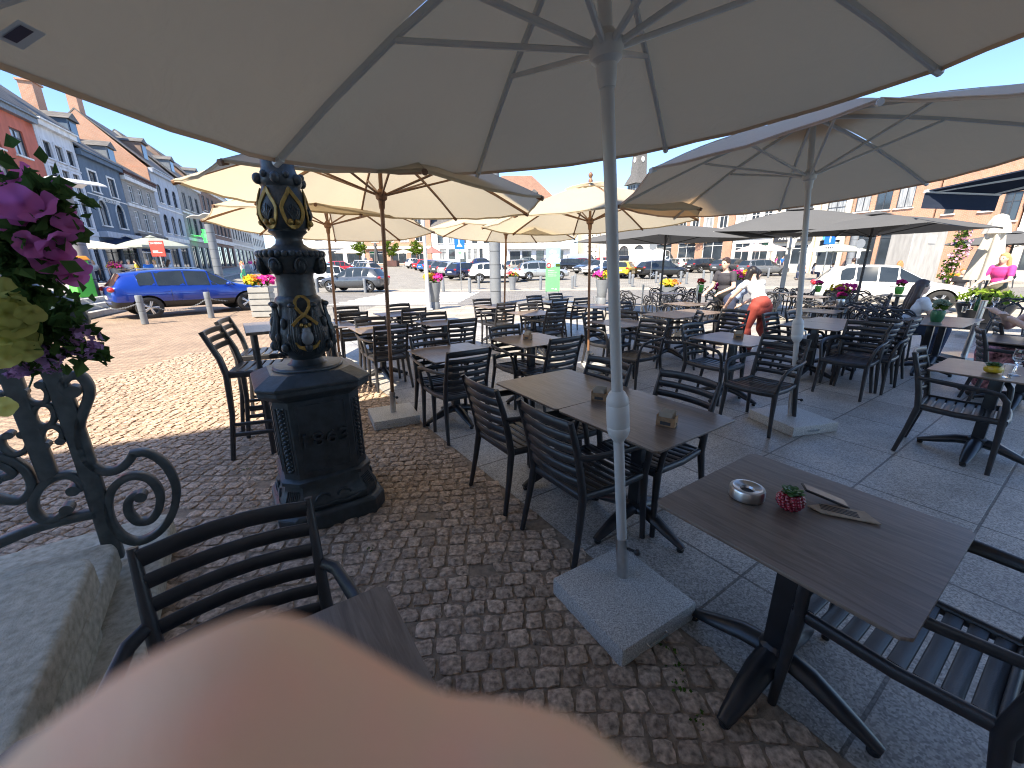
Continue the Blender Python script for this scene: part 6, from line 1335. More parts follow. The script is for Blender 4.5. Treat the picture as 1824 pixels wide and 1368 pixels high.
# ------------------------------------------------------------------ square and distant parasols
def sq_parasol(label,apex,half,drop,fab,polem,rz=0,n=4,pr=.03,mast=None,val=.0,group='parasols around the square'):
    A=V(apex); gz=hz(A.x,A.y); t=thing('parasol',label,'parasol',(A.x,A.y,gz),rz,group); h=A.z-gz
    rad=half*(math.sqrt(2) if n==4 else 1.0); tips=[V((rad*math.cos(2*PI*k/n+PI/4),rad*math.sin(2*PI*k/n+PI/4),h-drop)) for k in range(n)]; ap=V((0,0,h))
    mb=MB(); N1,N2=6,8
    for k in range(n):
        a,b=tips[k],tips[(k+1)%n]; pts=[]
        for j in range(N1+1):
            for i in range(N2+1):
                r=.03+.97*j/N1; s=i/N2; q=ap.lerp(a.lerp(b,s),r); q=q+V((0,0,-.10*half/1.9*math.sin(PI*s)*r*(1-r*.6)+.06*math.sin(PI*r))); pts.append(q)
        if val:
            for i in range(N2+1): q=a.lerp(b,i/N2); pts.append(q+V((0,0,-val-.01*math.cos(i*PI))))
        rows=N1+1+(1 if val else 0)
        mb.add(pts,[(j*(N2+1)+i,j*(N2+1)+i+1,(j+1)*(N2+1)+i+1,(j+1)*(N2+1)+i) for j in range(rows-1) for i in range(N2)])
    can=mb.build('canopy',fab,t,ang=60)
    mb=MB()
    for k in range(n): mb.add([ap+V((0,0,.10)),ap.lerp(tips[k],.16)+V((0,0,.06)),ap.lerp(tips[(k+1)%n],.16)+V((0,0,.06))],[(0,1,2)])
    mb.build('vent',fab,can)
    mb=MB()
    for k in range(n): mb.bar([ap-V((0,0,.03)),ap.lerp(tips[k],.5)+V((0,0,.03)),tips[k]-V((0,0,.02))],.03,.03)
    for k in range(n): mb.bar([V((0,0,h-drop-.15)),ap.lerp(tips[k],.55)],.022,.022)
    mb.build('ribs',polem,t,weld=False)
    if mast is None:
        mb=MB(); mb.tube([(0,0,0),(0,0,h)],pr,14); mb.build('pole',polem,t); mb=MB(); mb.box((0,0,.04),(.6,.6,.08)); mb.build('foot',m_granite,t,bevel=.01)
    else:
        m=Matrix.Rotation(-rz,3,'Z')@(V(mast)-V((A.x,A.y,0))); m.z=0; mb=MB(); mb.box((m.x,m.y,(h+.25)/2),(.10,.14,h+.25)); mb.bar([(m.x,m.y,h+.2),(0,0,h+.05)],.07,.09); po=mb.build('mast',polem,t,weld=False); mb=MB(); mb.box((m.x-.02,m.y-.05,h-.75),(.16,.2,.42)); mb.tube([(m.x+.1,m.y-.16,h-.75+.1*math.sin(q)) if False else (m.x+.0+.09*math.cos(q),m.y-.17,h-.75+.09*math.sin(q)) for q in [2*PI*k/14 for k in range(14)]],.014,6,closed=True); mb.build('crank_box',polem,po,weld=False); mb=MB(); mb.box((m.x,m.y,.05),(.9,.9,.1)); mb.build('foot',m_granite,t,bevel=.01)
    return t
sq_parasol('wide flat grey square parasol left of the bending women, in the open square',at(1188,400,12.6),1.95,.42,m_greyc,m_dplast,R(22))
mp=G(1386,551); a=at(1425,372,12.2); sq_parasol('grey cantilever parasol hung from a grey mast with a crank box',(a.x,a.y,a.z),1.95,.62,m_greyc,m_alu,R(60),mast=(mp.x,mp.y,0))
a=at(1560,383,10.6); sq_parasol('grey parasol with a navy shaded corner behind the second grey pole',(a.x,a.y,a.z),1.7,.36,m_greyc,m_dplast,R(25))
a=at(140,426,21); sq_parasol('cream parasol over the left pavement cafe',(a.x,a.y,a.z),1.3,.4,m_ivory,m_colg,R(-20))
a=at(224,424,27); sq_parasol('dark navy parasol in front of the left restaurant',(a.x,a.y,a.z),1.5,.45,m_navy,m_dplast,R(-22))
m_sage=cloth('sage_canvas',(.42,.45,.40),.3)
a=at(268,422,25.5); sq_parasol('sage grey parasol behind the red notice board',(a.x,a.y,a.z),1.25,.5,m_sage,m_colg,R(-20),val=.12)
a=at(619,441,74); sq_parasol('pale cream parasol before the far white cafe',(a.x,a.y,a.z),2.1,.9,m_ivory,m_colg,.3)
a=at(718,444,74); sq_parasol('small grey green parasol between the pot trees',(a.x,a.y,a.z),1.5,.6,m_sage,m_colg,.3)
m_rose=cloth('rose_canvas',(.42,.20,.18),.3); a=at(769,440,74); sq_parasol('faded red parasol left of the long white house',(a.x,a.y,a.z),1.8,1.0,m_rose,m_colg,.2,n=8)
m_pk=cloth('pale_pink_canvas',(.72,.62,.60),.4)
a=at(1348,434,43); sq_parasol('pale pink parasol before the right shops, the left one',(a.x,a.y,a.z),1.4,.7,m_pk,m_white,.3); a=at(1375,435,41); sq_parasol('pale pink parasol before the right shops, the right one',(a.x,a.y,a.z),1.4,.6,m_pk,m_white,.7)
a=at(1488,433,33); sq_parasol('sage parasol below the one way sign at the right cafe',(a.x,a.y,a.z),1.6,.6,m_sage,m_colg,.3)
a=at(1812,415,17); sq_parasol('dark grey parasol behind the person in the pink shirt',(a.x,a.y,a.z),1.6,.4,m_greyc,m_dplast,.4)
def folded(px,py,Y,h,label,fab,s=1.0):
    a=at(px,py,Y); z0=hz(a.x,a.y); t=thing('folded_parasol',label,'parasol',(a.x,a.y,z0)); top=a.z-z0
    mb=MB(); prof=[]; 
    for i in range(24): u=i/23; prof.append(((.05+.20*u**.8)*s*(1+.0*u),top-h*u))
    def md(a_,z): u=(top-z)/h; return (.22*math.sin(a_*5)+.10*math.sin(a_*11+1+u*3))*min(1,u*3)
    mb.lathe(prof[::-1],60,mod=md,cap=False); c=mb.build('canopy',fab,t,ang=70)
    mb=MB(); mb.lathe([(.19*s,top-.34*s),(.15*s,top-.16*s),(.10*s,top-.0),(.02,top+.04)],40,mod=lambda a_,z:.12*math.sin(a_*6)*(1 if z<top else 0),cap=False); mb.build('vent',fab,c,ang=70)
    mb=MB(); mb.tube([(0,0,0),(0,0,top)],.026*s,12); mb.box((0,0,.04),(.5,.5,.08)); mb.build('pole',m_white,t,weld=False); return t
folded(1784,384,10.2,1.45,'folded ivory parasol at the right, left of the person in the pink shirt',m_ivory,1.15)
folded(668,433,74,3.0,'folded dark grey parasol between the far pot trees',m_greyc,1.6)
# navy awning at the right edge
F1,F2=at(1648,341,8.6),at(1782,346,8.6); bk=V((2.6,-2.2,.62))
t=thing('awning','navy blue fold out awning with a hanging front flap at the top right','awning',(F1.x,F1.y,0)); o=V((F1.x,F1.y,0))
mb=MB(); e=V((0,0,.012)); pts=[F1-o,F2-o+V((2.5,.3,0))*0,F2-o+bk,F1-o+bk]; mb.add([p+e for p in pts]+[p-e for p in pts],[(0,1,2,3),(7,6,5,4),(0,4,5,1),(1,5,6,2),(2,6,7,3),(3,7,4,0)]); mb.build('fabric',m_navy,t)
mb=MB(); N_=16; zt2=[(F1-o).lerp(F2-o,i/N_) for i in range(N_+1)]; dn=at(1648,371,8.6).z-F1.z
mb.add([p for p in zt2]+[p+V((0,.012*math.sin(i*1.3),dn)) for i,p in enumerate(zt2)],[(i,i+1,N_+2+i,N_+1+i) for i in range(N_)]); mb.build('front_flap',m_navy,t)
mb=MB(); mb.bar([F1-o,F2-o],.07,.06); fb_=mb.build('front_bar',m_alu,t); 
for k,u in enumerate((.12,.9)):
    q=(F1-o).lerp(F2-o,u); mb=MB(); mb.bar([q,q+bk*.5+V((-.5 if k else .5,0,-.06)),q+bk],.05,.04); mb.build('arm',m_alu,t)
mb=MB(); mb.bar([F1-o+bk,F2-o+bk],.14,.12); mb.build('cassette',m_white,t)
mb=MB(); q=F2-o+bk; mb.box((q.x,q.y,q.z/2),(.12,.12,q.z)); q=F1-o+bk; mb.box((q.x+.4,q.y-.3,q.z/2),(.12,.12,q.z)); mb.build('support_post',m_alu,t,weld=False)
# ------------------------------------------------------------------ woven line chairs at the back right
def make_line_chair(label):
    t=thing('line_chair',label,'chair',group='black curved line chairs of the next cafe')
    mb=MB(); mb.prism([( .25*math.copysign(abs(math.cos(a))**.6,math.cos(a)), .24*math.copysign(abs(math.sin(a))**.6,math.sin(a))) for a in [2*PI*k/24 for k in range(24)]],.435,.46); mb.build('seat',m_blk,t,bevel=.008)
    for sx in (-1,1):
        for sy in (-1,1): mb=MB(); mb.tube([(sx*.21,sy*.20,.45),(sx*.24,sy*.225,.25),(sx*.265,sy*.25,0)],[.02,.017,.013],8); mb.build('leg',m_blk,t)
    mb=MB()
    def lp(pts): mb.tube(smooth([V(p) for p in pts],4),.0135,7)
    lp([(-.22,.19,.45),(-.28,.15,.58),(-.285,-.02,.66),(-.24,-.20,.72),(-.12,-.27,.80),(0,-.285,.825),(.12,-.27,.80),(.24,-.20,.72),(.285,-.02,.66),(.28,.15,.58),(.22,.19,.45)])
    lp([(-.21,-.19,.45),(-.25,-.24,.60),(-.23,-.27,.76),(-.12,-.285,.84),(0,-.28,.80),(.12,-.285,.84),(.23,-.27,.76),(.25,-.24,.60),(.21,-.19,.45)])
    lp([(-.285,-.02,.66),(-.2,-.2,.60),(-.05,-.27,.70),(.1,-.28,.78),(.22,-.24,.70),(.22,-.2,.55),(.2,-.19,.45)]); lp([(.285,-.02,.66),(.2,-.2,.60),(.05,-.27,.70),(-.1,-.28,.78),(-.22,-.24,.70),(-.22,-.2,.55),(-.2,-.19,.45)])
    lp([(-.1,-.24,.45),(-.12,-.27,.62),(-.02,-.285,.76)]); lp([(.1,-.24,.45),(.12,-.27,.62),(.02,-.285,.76)])
    mb.build('backrest',m_blk,t,weld=False,ang=60); return t
lc=make_line_chair('')
ORD=['first','second','third','fourth','fifth','sixth','seventh','eighth','ninth','tenth','eleventh','twelfth']
rows=[('back row behind the yellow flower tub',[(1115,519,E2),(1166,514,-E1),(1210,512,-E2),(1233,515,E1),(1264,512,-E1),(1290,516,-E2)]),
('second row left of the bending women',[(1120,531,E1),(1162,529,E2),(1190,528,-E1),(1225,531,-E2),(1272,538,E1)]),
('row before the white car',[(1372,522,-E2),(1396,514,E2),(1416,515,-E1),(1449,516,E1),(1490,519,E2),(1538,519,E2),(1562,529,-E2),(1586,524,E1)]),
('row left of the seated woman',[(1440,536,E2),(1478,537,E1),(1520,540,E2),(1549,549,E2),(1586,549,-E2),(1606,553,E2),(1635,545,E2)]),
('far right cluster round the folded parasol',[(1700,494,E2),(1722,489,-E2),(1745,487,E1),(1765,492,E2),(1800,487,-E2),(1790,520,-E1),(1765,524,E2),(1812,533,-E2)])]
n_=0
for nm,ps in rows:
    for i,(x,y,d) in enumerate(ps):
        p=G(x,y,.82)+d*.27; lab='black curved line chair, %s from the left in the %s'%(ORD[i],nm)
        if len(lab.split())>16: lab='curved line chair, %s from left, %s'%(ORD[i],nm)
        if n_==0: lc.location=(p.x,p.y,0); lc.rotation_euler=(0,0,rz_for(d)); lc['label']=lab
        else: dup(lc,(p.x,p.y,0),rz_for(d)+random.uniform(-.35,.35),lab)
        n_+=1
for i,(x,y,lab) in enumerate([(1188,522,'bistro table under the yellow flower tub'),(1247,520,'bistro table with the small green pot of red flowers'),(1225,541,'pale bistro table left of the dark green pot of wine red flowers'),(1281,541,'bistro table with the dark green pot of wine red flowers'),(1383,521,'bistro table right of the woman in red trousers'),(1440,528,'bistro table before the square pink planter'),(1500,545,'bistro table with the steel jar of dried flowers'),(1600,526,'bistro table with the bright green pot before the white car'),(1760,497,'bistro table at the foot of the folded parasol'),(1452,553,'grey bistro table behind the second grey pole knob')]):
    p=G(x,y,.74); dup(tab0,(p.x,p.y,0),GA+random.uniform(-.2,.2),lab)
def tpot(x,y,lab,potm,fm,s): p=G(x,y,.742); small_pot(0,0,lab,potm,fm,s=s,p=p)
tpot(1247,519,'small green pot of coral flowers on a table behind the yellow flower tub',m_gpot,p_red,1.5); tpot(1281,540,'dark green pot of wine red flowers left of the bending women',m_dgpot,p_wine,1.7); tpot(1600,524,'bright green pot of pink flowers on a table before the white car',m_gpot,p_pink,1.5); tpot(1495,546,'steel jar of dried wine red flowers behind the second grey pole',m_steel,p_wine,1.1); tpot(1456,520,'green pot of pink flowers just right of the grey mast',m_gpot,p_pink,1.3)
for x,y,lab in [(1140,556,'slim steel post standing among the chairs right of the white pole'),(1234,562,'slim steel post left of the bending women'),(1312,556,'slim steel post in front of the woman in red trousers')]:
    p=G(x,y+25); t=thing('steel_post',lab,'post',p); mb=MB(); mb.tube([(0,0,0),(0,0,.98)],.022,12); mb.tube([(0,0,.95),(0,0,1.06)],.032,12); mb.lathe([(.16,0),(.16,.012),(.03,.03)],20); mb.build('post',m_steel,t,weld=False); mb=MB(); mb.bar([(0,0,1.02),(.16,.02,1.0),(.5,.1,.78)],.05,.006); mb.build('belt',m_dplast,t)
wine_glass(1060,540,'glass carafe on the pale table behind the middle wooden pole',s=1.5,kind='t')
p=G(1745,583); t=thing('parasol_pole','leaning brushed steel parasol pole before the right hand tables','pole',(G(1715,640).x,G(1715,640).y,0)); mb=MB(); q=at(1746,560,t.location.y); mb.tube([(0,0,0),(q.x-t.location.x,0,.95)],.04,16); mb.tube([(q.x-t.location.x,0,.95),(q.x-t.location.x,0,.97)],.044,16); mb.box((0,0,.04),(.5,.5,.08)); mb.build('sleeve',m_steel,t,weld=False)
# climbing flowers either side of the concrete block
def climber(px0,py0,px1,py1,Y,lab,seed):
    a,b=at(px0,py0,Y),at(px1,py1,Y); t=thing('flowering_climber',lab,'plant',(b.x,Y,0)); mb=MB(); mb2=MB(); q=random.Random(seed); z1=a.z
    for k in range(12):
        z=.3+(z1-.3)*k/11; x=q.gauss(0,.15); leaves(mb,(x,0,z),(.32,.25,.25),60,.11,0,seed*20+k,.1); blossoms(mb2,(x,-.05,z),(.33,.26,.24),15 if q.random()<.75 else 34,.055,0,seed*30+k,0,half=False)
    mb.build('foliage',p_leaf,t,weld=False); mb2.build('blossoms',p_palepink,t,weld=False); mb=MB(); mb.tube([(0,0,0),(.1,0,z1*.5),(-.05,0,z1)],.03,6); mb.build('stem',m_wood,t)
climber(1600,425,1597,480,17.0,'climbing plant with pale flowers left of the concrete block',1); climber(1712,412,1700,470,17.2,'climbing plant with pink flowers right of the concrete block',2)
# small weeds between setts near the lamp post and slab edge
mb=MB(); q=random.Random(5)
for x,y,n in [(550,1090,26),(660,985,14),(640,890,12),(435,838,10),(1205,1190,24),(1215,1230,30),(1240,1280,26),(1190,1160,10),(600,1020,10),(520,940,8)]:
    c=G(x,y); leaves(mb,(c.x,c.y,.012),(.05,.05,.008),n//2,.015,0,n+x,.1)
o=mb.build('weeds',p_leaf,None,weld=False); stuff(o,'tiny green weeds growing in the joints between the setts','weeds')
# ------------------------------------------------------------------ people
SK={'fair':m_skin}
def CM(n,c,r=.8): return M(n,c,r,var=.14,vs=9,bump=.2,bs=120)
c_char=CM('cloth_charcoal',(.05,.048,.058)); c_white=CM('cloth_white',(.68,.68,.68)); c_rust=CM('cloth_rust',(.30,.05,.035)); c_lblue=CM('cloth_pale_blue',(.38,.50,.72)); c_pink=CM('cloth_hot_pink',(.60,.05,.26)); c_camo=CM('cloth_camo',(.14,.13,.09)); c_navy=CM('cloth_navy',(.03,.04,.08)); c_dgreen=CM('cloth_dark_green',(.04,.12,.08)); c_mint=CM('cloth_mint',(.12,.50,.28)); c_blueb=CM('cloth_blue',(.02,.15,.60)); c_yel=CM('cloth_yellow',(.75,.55,.05)); c_coral=CM('cloth_coral',(.75,.22,.16)); c_flor=M('cloth_floral',(.30,.02,.05),.8,var=.9,vs=26,col2=(.62,.22,.22)); c_blackc=CM('cloth_black',(.015,.015,.018))
h_brown=M('hair_brown',(.045,.025,.018),.45,var=.3,vs=30,stretch=(8,8,1)); h_dark=M('hair_dark',(.018,.014,.014),.42,var=.3,vs=30,stretch=(8,8,1)); h_blond=M('hair_blond',(.50,.32,.13),.5,var=.3,vs=30,stretch=(8,8,1)); h_red=M('hair_ginger',(.42,.16,.05),.5,var=.3,vs=30,stretch=(8,8,1)); h_grey=M('hair_grey',(.45,.43,.40),.5,var=.2); m_eye=M('eye_dark',(.02,.015,.012),.2); m_shoe=CM('shoe_leather',(.10,.06,.04),.5); m_yhat=CM('hat_yellow',(.7,.55,.08))
def limb(mb,pts,rad,n=10):
    pts=[V(p) for p in pts]
    for i in range(len(pts)):
        mb.ell(pts[i],rad[i],n,7)
        if i<len(pts)-1: mb.tube([pts[i],pts[i+1]],[rad[i],rad[i+1]],n)
def POSE(kind,lean=0,arms=None):
    J={}
    if kind in('stand','walk','bend'):
        ph=.94; J['pel']=V((0,0,ph))
        if kind=='walk': J['legs']=[[(-.09,0,.90),(-.09,.20,.50),(-.09,.12,.09),(-.09,.24,.04)],[(.09,0,.90),(.09,-.02,.48),(.09,-.34,.16),(.09,-.26,.05)]]
        elif kind=='bend': J['legs']=[[(-.10,0,.86),(-.13,.14,.46),(-.12,.02,.09),(-.12,.16,.04)],[(.10,-.02,.86),(.15,.05,.45),(.16,-.25,.10),(.16,-.10,.05)]]; J['pel']=V((0,-.02,.90))
        else: J['legs']=[[(-.09,0,.90),(-.10,.02,.50),(-.10,0,.09),(-.11,.14,.04)],[(.09,0,.90),(.10,.02,.50),(.10,0,.09),(.11,.14,.04)]]
    else:
        J['pel']=V((0,-.02,.53)); J['legs']=[[(-.09,0,.52),(-.11,.42,.52),(-.11,.40,.10),(-.11,.53,.05)],[(.09,0,.52),(.11,.42,.52),(.11,.38,.10),(.11,.51,.05)]]
    up=V((0,math.sin(lean),math.cos(lean))); fw=V((0,math.cos(lean),-math.sin(lean))); p=J['pel']; J['up'],J['fw']=up,fw
    J['waist']=p+up*.14; J['chest']=p+up*.34; J['neck']=p+up*.50; J['sh']=[p+up*.455+V((s*.175,0,0)) for s in(-1,1)]
    hl=lean*.6; hu=V((0,math.sin(hl),math.cos(hl))); J['head']=J['neck']+hu*.155+V((0,math.cos(hl)*.015,0)); J['hu']=hu; J['hf']=V((0,math.cos(hl),-math.sin(hl)))
    A=[]
    for i,s in enumerate((-1,1)):
        sh=J['sh'][i]
        if arms and arms[i]: e,h=arms[i]; A.append([sh,V(e),V(h)])
        else: A.append([sh,sh-up*.28+V((s*.05,-.02,0)),sh-up*.50+V((s*.04,.06,0))])
    J['arms']=A; return J
def person(label,loc,rz,J,top,bottom,hair,hs='short',sleeve=.5,legcov=1.0,dress=False,vox=.018,shoe=None,hat=None,scale=1.0,bag=None,skin=None,wide=1.0):
    t=thing('person',label,'person',loc,rz); t.scale=(scale,)*3; sk=skin or m_skin
    up,fw=J['up'],J['fw']; p=J['pel']; RT=V((1,0,0)); tb=Matrix((RT,fw,up)).transposed(); hb=Matrix((RT,J['hf'],J['hu'])).transposed()
    mb=MB(); mb.ell(p,(.155,.115,.12),14,9,tb); mb.ell(J['waist'],(.128,.095,.13),14,9,tb); mb.ell(J['chest'],(.155,.105,.16),14,9,tb); mb.ell(p+up*.44,(.165,.085,.06),12,8,tb)
    limb(mb,[J['neck']-up*.03,J['neck']+J['hu']*.07],[.052,.05])
    H=J['head']; mb.ell(H,(.072,.092,.112),16,12,hb); mb.ell(H+hb@V((0,.03,-.07)),(.05,.055,.05),10,8,hb); mb.ell(H+hb@V((0,.098,-.015)),(.013,.018,.022),8,6,hb); mb.ell(H+hb@V((0,.086,-.058)),(.026,.014,.009),8,6,hb)
    for s in(-1,1): mb.ell(H+hb@V((s*.074,-.005,-.01)),(.01,.02,.03),8,6,hb)
    for i,s in enumerate((-1,1)):
        a=J['arms'][i]; limb(mb,a,[.052,.041,.030]); d=(a[2]-a[1]).normalized(); sd=d.cross(V((0,0,1))); sd=sd.normalized() if sd.length>.1 else RT; nn=sd.cross(d)
        limb(mb,[a[2],a[2]+d*.05],[.03,.036]); 
        for k in range(4): b=a[2]+d*.075+sd*(k-1.5)*.018; limb(mb,[b,b+d*(.045-.006*abs(k-1.5))-nn*.008,b+d*.075-nn*.03],[.011,.010,.009],6)
        limb(mb,[a[2]+d*.03-sd*s*.03,a[2]+d*.065-sd*s*.055-nn*.015],[.013,.010],6)
        l=J['legs'][i]; limb(mb,l[:3],[.092,.060,.042]); limb(mb,[V(l[2])-V((0,.02,.03)),V(l[3])],[.042,.034])
    me=remesh(mb,vox,5); me.materials.append(sk); link('body',me,t)
    mb=MB()                                             # top
    mb.ell(J['waist'],(.148,.115,.16),14,9,tb); mb.ell(J['chest'],(.172,.122,.165),14,9,tb); mb.ell(p+up*.445,(.178,.098,.05),12,8,tb); mb.ell(p+up*.03,(.172,.132,.09),12,8,tb)
    if sleeve>0:
        for a in J['arms']:
            if sleeve<=1: limb(mb,[a[0],V(a[0]).lerp(V(a[1]),sleeve)],[.066,.060])
            else: limb(mb,[a[0],a[1],V(a[1]).lerp(V(a[2]),sleeve-1)],[.066,.055,.046])
    me=remesh(mb,vox,5); me.materials.append(top); link('dress' if dress else 'shirt',me,t)
    mb=MB(); mb.ell(p+up*.09,(.162,.128,.10),14,9,tb); mb.ell(p+up*.02,(.176*(.7+.3*wide),.140*(.6+.4*wide),.13),14,9,tb)
    for l in J['legs']:
        l=[V(q) for q in l]
        if legcov<=1 and legcov<.99: limb(mb,[l[0],l[0].lerp(l[1],min(1,legcov*2))] if legcov<=.5 else [l[0],l[1],l[1].lerp(l[2],legcov*2-1)],[.115,.095] if legcov<=.5 else [.112,.080,.07])
        else: limb(mb,[l[0],l[1],l[2]+V((0,0,.02))],[.112*(.6+.4*wide),.082*wide,.062*wide*wide])
    if wide>1: mb.ell(p-V((0,0,.10))-fw*.02,(.15,.10,.14),12,8)
    if dress: 
        for k in range(4): mb.ell(p.lerp((V(J['legs'][0][1])+V(J['legs'][1][1]))/2,k/4),(.18,.13,.12),12,8)
    me=remesh(mb,vox,5); me.materials.append(bottom); link('skirt' if dress else 'trousers',me,t)
    mb=MB()
    for l in J['legs']: limb(mb,[V(l[2])-V((0,.03,.045)),V(l[3])+V((0,.01,-.005))],[.045,.040])
    me=remesh(mb,vox*.8,3); me.materials.append(shoe or m_shoe); link('shoes',me,t)
    if hair:
        mb=MB(); mb.ell(H+hb@V((0,-.018,.028)),(.084,.096,.102),14,10,hb); mb.ell(H+hb@V((0,.03,.085)),(.062,.05,.03),10,8,hb)
        if hs=='long':
            for s in(-1,0,1): limb(mb,[H+hb@V((s*.05,-.065,.0)),H+hb@V((s*.065,-.085,-.12)),J['neck']-up*.10-fw*.10+V((s*.07,0,0)),J['neck']-up*.22-fw*.115+V((s*.05,0,0))],[.05,.047,.042,.028])
            for s in(-1,1): limb(mb,[H+hb@V((s*.068,-.035,.02)),H+hb@V((s*.072,-.05,-.09)),J['neck']+V((s*.09,-.05,0))-up*.06],[.030,.030,.022])
        if hs=='fall':
            for s in(-1,-.3,.4,1): q0=H+hb@V((s*.06,-.04,.02)); limb(mb,[q0,q0+V((s*.03,.02,-.13)),q0+V((s*.045,.05,-.25))],[.055,.055,.03])
        me=remesh(mb,vox*.8,4); me.materials.append(hair); link('hair',me,t)
    if hat: mb=MB(); mb.lathe([(.14,.0),(.135,.012),(.095,.016),(.09,.09),(.06,.115),(0,.12)],18,(0,0,0)); o=mb.build('hat',hat,t); o.location=H+V((0,0,.055))
    mb=MB()
    for s in(-1,1): mb.ell(H+hb@V((s*.03,.085,.015)),(.011,.007,.006),8,6,hb)
    mb.build('eyes',m_eye,t,weld=False)
    if bag: mb=MB(); mb.ell(p+up*.28-fw*.20,(.14,.10,.19),14,10,tb); o=mb.build('backpack',bag,t)
    return t
def face(dx,dy): return math.atan2(dy,dx)-PI/2
def stand_at(px,head_y,Y): a=at(px,head_y,Y); return V((a.x,a.y,hz(a.x,a.y)))
person('waiter in a dark T shirt standing and reaching forward, short dark hair',stand_at(1300,462,8.6),face(-.85,-.45),POSE('stand',.16,[((-.24,.10,1.13),(-.16,.36,1.03)),((.24,.10,1.13),(.20,.34,1.02))]),c_char,c_blackc,h_brown,vox=.014,scale=.985)
person('woman in white top and rust red trousers bending over a table, long dark hair',stand_at(1352,560,7.3),face(-.22,.97),POSE('bend',.58,[((-.29,.40,1.02),(-.24,.60,.82)),((.27,.38,1.02),(.10,.60,.84))]),c_white,c_rust,h_dark,'fall',.25,vox=.013,scale=.96,wide=1.15)
person('woman in a pale blue sleeveless top bending beside the one in red trousers',stand_at(1300,545,8.1),face(.75,-.3),POSE('bend',.7,[((-.26,.52,1.02),(-.18,.66,.82)),((.24,.50,1.02),(.16,.64,.82))]),c_lblue,c_navy,h_dark,'fall',0,vox=.015,scale=.95)
person('seated woman with very long brown hair in a white T shirt, seen in profile',(6.62*1.0,6.75,0),face(.9,-.25),POSE('sit',.06,[((-.21,.10,.78),(-.08,.36,.80)),((.21,.12,.78),(.08,.36,.80))]),c_white,c_navy,h_brown,'long',.55,vox=.013,scale=1.0)
person('person in a red floral dress with bare crossed forearms at the right edge',(6.15,4.62,0),face(-.80,.35),POSE('sit',.22,[((-.25,.22,.80),(.10,.42,.98)),((.25,.22,.80),(-.08,.45,.96))]),c_flor,c_flor,h_brown,'long',0,dress=True,vox=.013,scale=1.02)
person('person in a hot pink shirt and camouflage shorts with a dark backpack',stand_at(1790,470,9.8),face(-.9,-.2),POSE('stand',.10,[((-.24,.14,1.12),(-.16,.40,1.06)),((.25,.12,1.12),(.20,.38,1.02))]),c_pink,c_camo,h_blond,'long',.6,legcov=.5,vox=.015,bag=c_blackc,scale=1.02)
person('person in a white shirt seen from behind over the white car roof',stand_at(1524,450,19),face(.2,.9),POSE('stand'),c_white,c_navy,h_brown,vox=.02)
person('person with ginger hair and a coral top before the concrete block',stand_at(1606,458,15),face(.5,.8),POSE('stand'),c_coral,c_navy,h_red,'long',0,vox=.02,scale=.93)
person('person in black sitting on a bench right of the concrete block',stand_at(1720,470,15.5),face(-.4,-.8),POSE('sit'),c_blackc,c_navy,h_red,vox=.02)
person('woman in dark green shorts and a yellow hat walking on the left road',stand_at(387,470,36),face(-.9,-.2),POSE('walk'),c_dgreen,c_dgreen,None,sleeve=0,legcov=.45,vox=.03,hat=m_yhat)
person('woman in mint green trousers walking over the left crossing',stand_at(431,470,37),face(-.9,-.1),POSE('walk'),c_white,c_mint,h_blond,sleeve=0,vox=.03)
person('person with a coral top standing right of the mint trousered woman',stand_at(429,462,46),face(0,-1),POSE('stand'),c_coral,c_white,h_brown,vox=.035)
person('person in pink walking on the far left pavement beside the lamp post',stand_at(445,463,55),face(.6,-.6),POSE('walk'),c_pink,c_white,h_brown,vox=.035); person('person in a wine coloured top far left just beside the lamp post',stand_at(453,463,56),face(.6,.6),POSE('walk'),c_rust,c_navy,h_dark,vox=.035)
person('distant person in white and coral before the far cafe',stand_at(651,461,78),face(0,-1),POSE('stand'),c_white,c_coral,h_blond,vox=.04); person('distant person in a long coral dress before the far cafe',stand_at(661,461,77),face(0,-1),POSE('stand'),c_coral,c_coral,h_brown,dress=True,vox=.04)
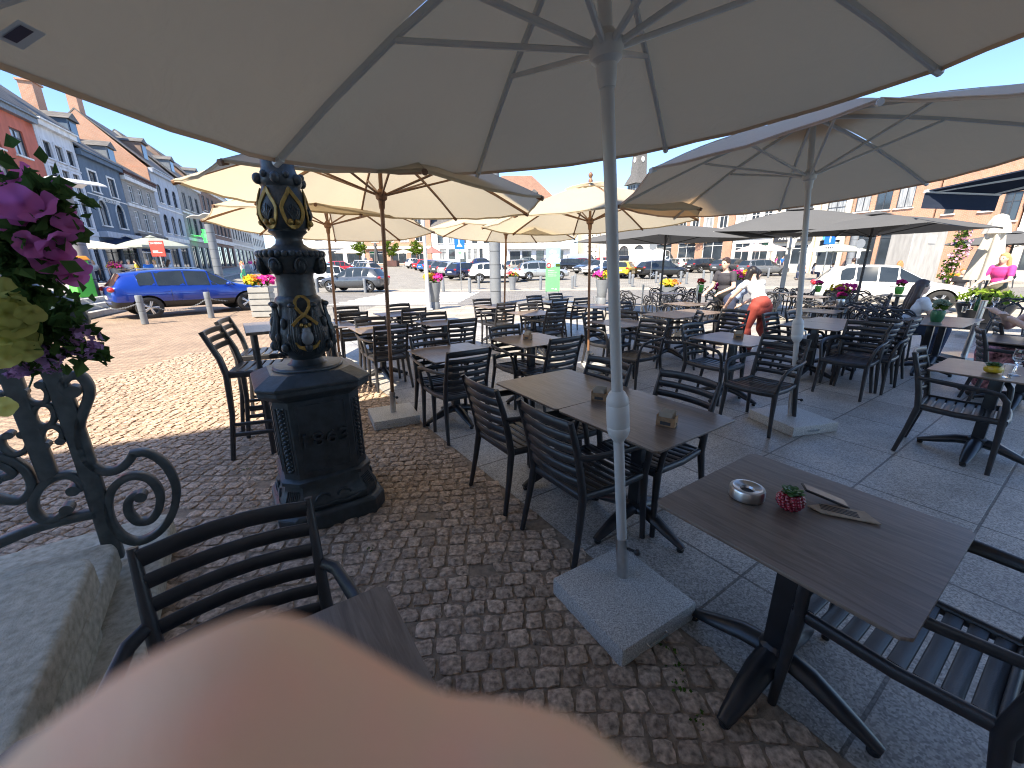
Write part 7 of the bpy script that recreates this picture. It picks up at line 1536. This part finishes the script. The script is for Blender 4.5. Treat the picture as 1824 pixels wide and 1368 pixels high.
for i,(x,y,Y,tc,hc,lab) in enumerate([(165,470,27,c_white,h_blond,'guest in white sitting alone behind the left grey column'),(200,472,27,c_coral,h_brown,'guest in coral behind the magenta planter at the left cafe'),(214,471,27,c_white,h_brown,'guest in white, left of two at the left cafe'),(229,471,27,c_white,h_grey,'guest in white, right of two at the left cafe'),(244,471,27,c_yel,h_dark,'guest in yellow at the left cafe'),(263,464,27,c_blueb,h_grey,'grey haired guest in blue at the left cafe'),(276,466,28,c_white,h_blond,'blond guest left of the red notice board post'),(288,464,29,c_char,h_dark,'guest in charcoal behind the red notice board post'),(300,466,28,c_lblue,h_brown,'guest in pale blue right of the red notice board post'),(1436,462,34,c_coral,h_dark,'guest in coral left of the second grey pole at the right cafe'),(1452,463,34,c_white,h_dark,'guest in white right of the second grey pole at the right cafe'),(1487,462,33,c_char,h_brown,'guest in charcoal below the one way sign'),(1382,462,45,c_pink,h_brown,'person in pink before the right shops'),(1393,463,45,c_blueb,h_dark,'person in bright blue before the right shops')]):
    person(lab,(stand_at0(x,Y-1.5) if x<400 else stand_at(x,y,Y)),face(random.uniform(-1,1),random.uniform(-1,.6)),POSE('sit' if i<12 else 'stand',.1),tc,c_navy,hc,'short' if i%2 else 'long',vox=.03,scale=1.0)
for i,(x,y,lab) in enumerate([(172,489,'left end of the left cafe terrace'),(222,487,'before the magenta planter at the left cafe'),(255,486,'beside the yellow dressed guest at the left cafe'),(318,485,'with white chairs left of the pharmacy cross')]):
    p=Lp(0,0); p=stand_at0(x,25.2); dup(tab0,(p.x,p.y,p.z),.3*i,'bistro table '+lab)
# blue panels round the cafe terrace
a=stand_at(272,475,24.5); t=thing('windbreak','blue fabric windbreak panel behind the blue car roof','screen',(a.x,a.y,0.0),R(62)); mb=MB(); mb.box((0,0,.80),(2.6,.03,.75)); mb.build('panel',CM('screen_blue',(.02,.05,.35)),t); mb=MB()
for x in (-1.3,0,1.3): mb.box((x,0,.6),(.05,.05,1.2)); mb.box((x,0,.02),(.4,.3,.04))
mb.build('posts',m_steel,t,weld=False)
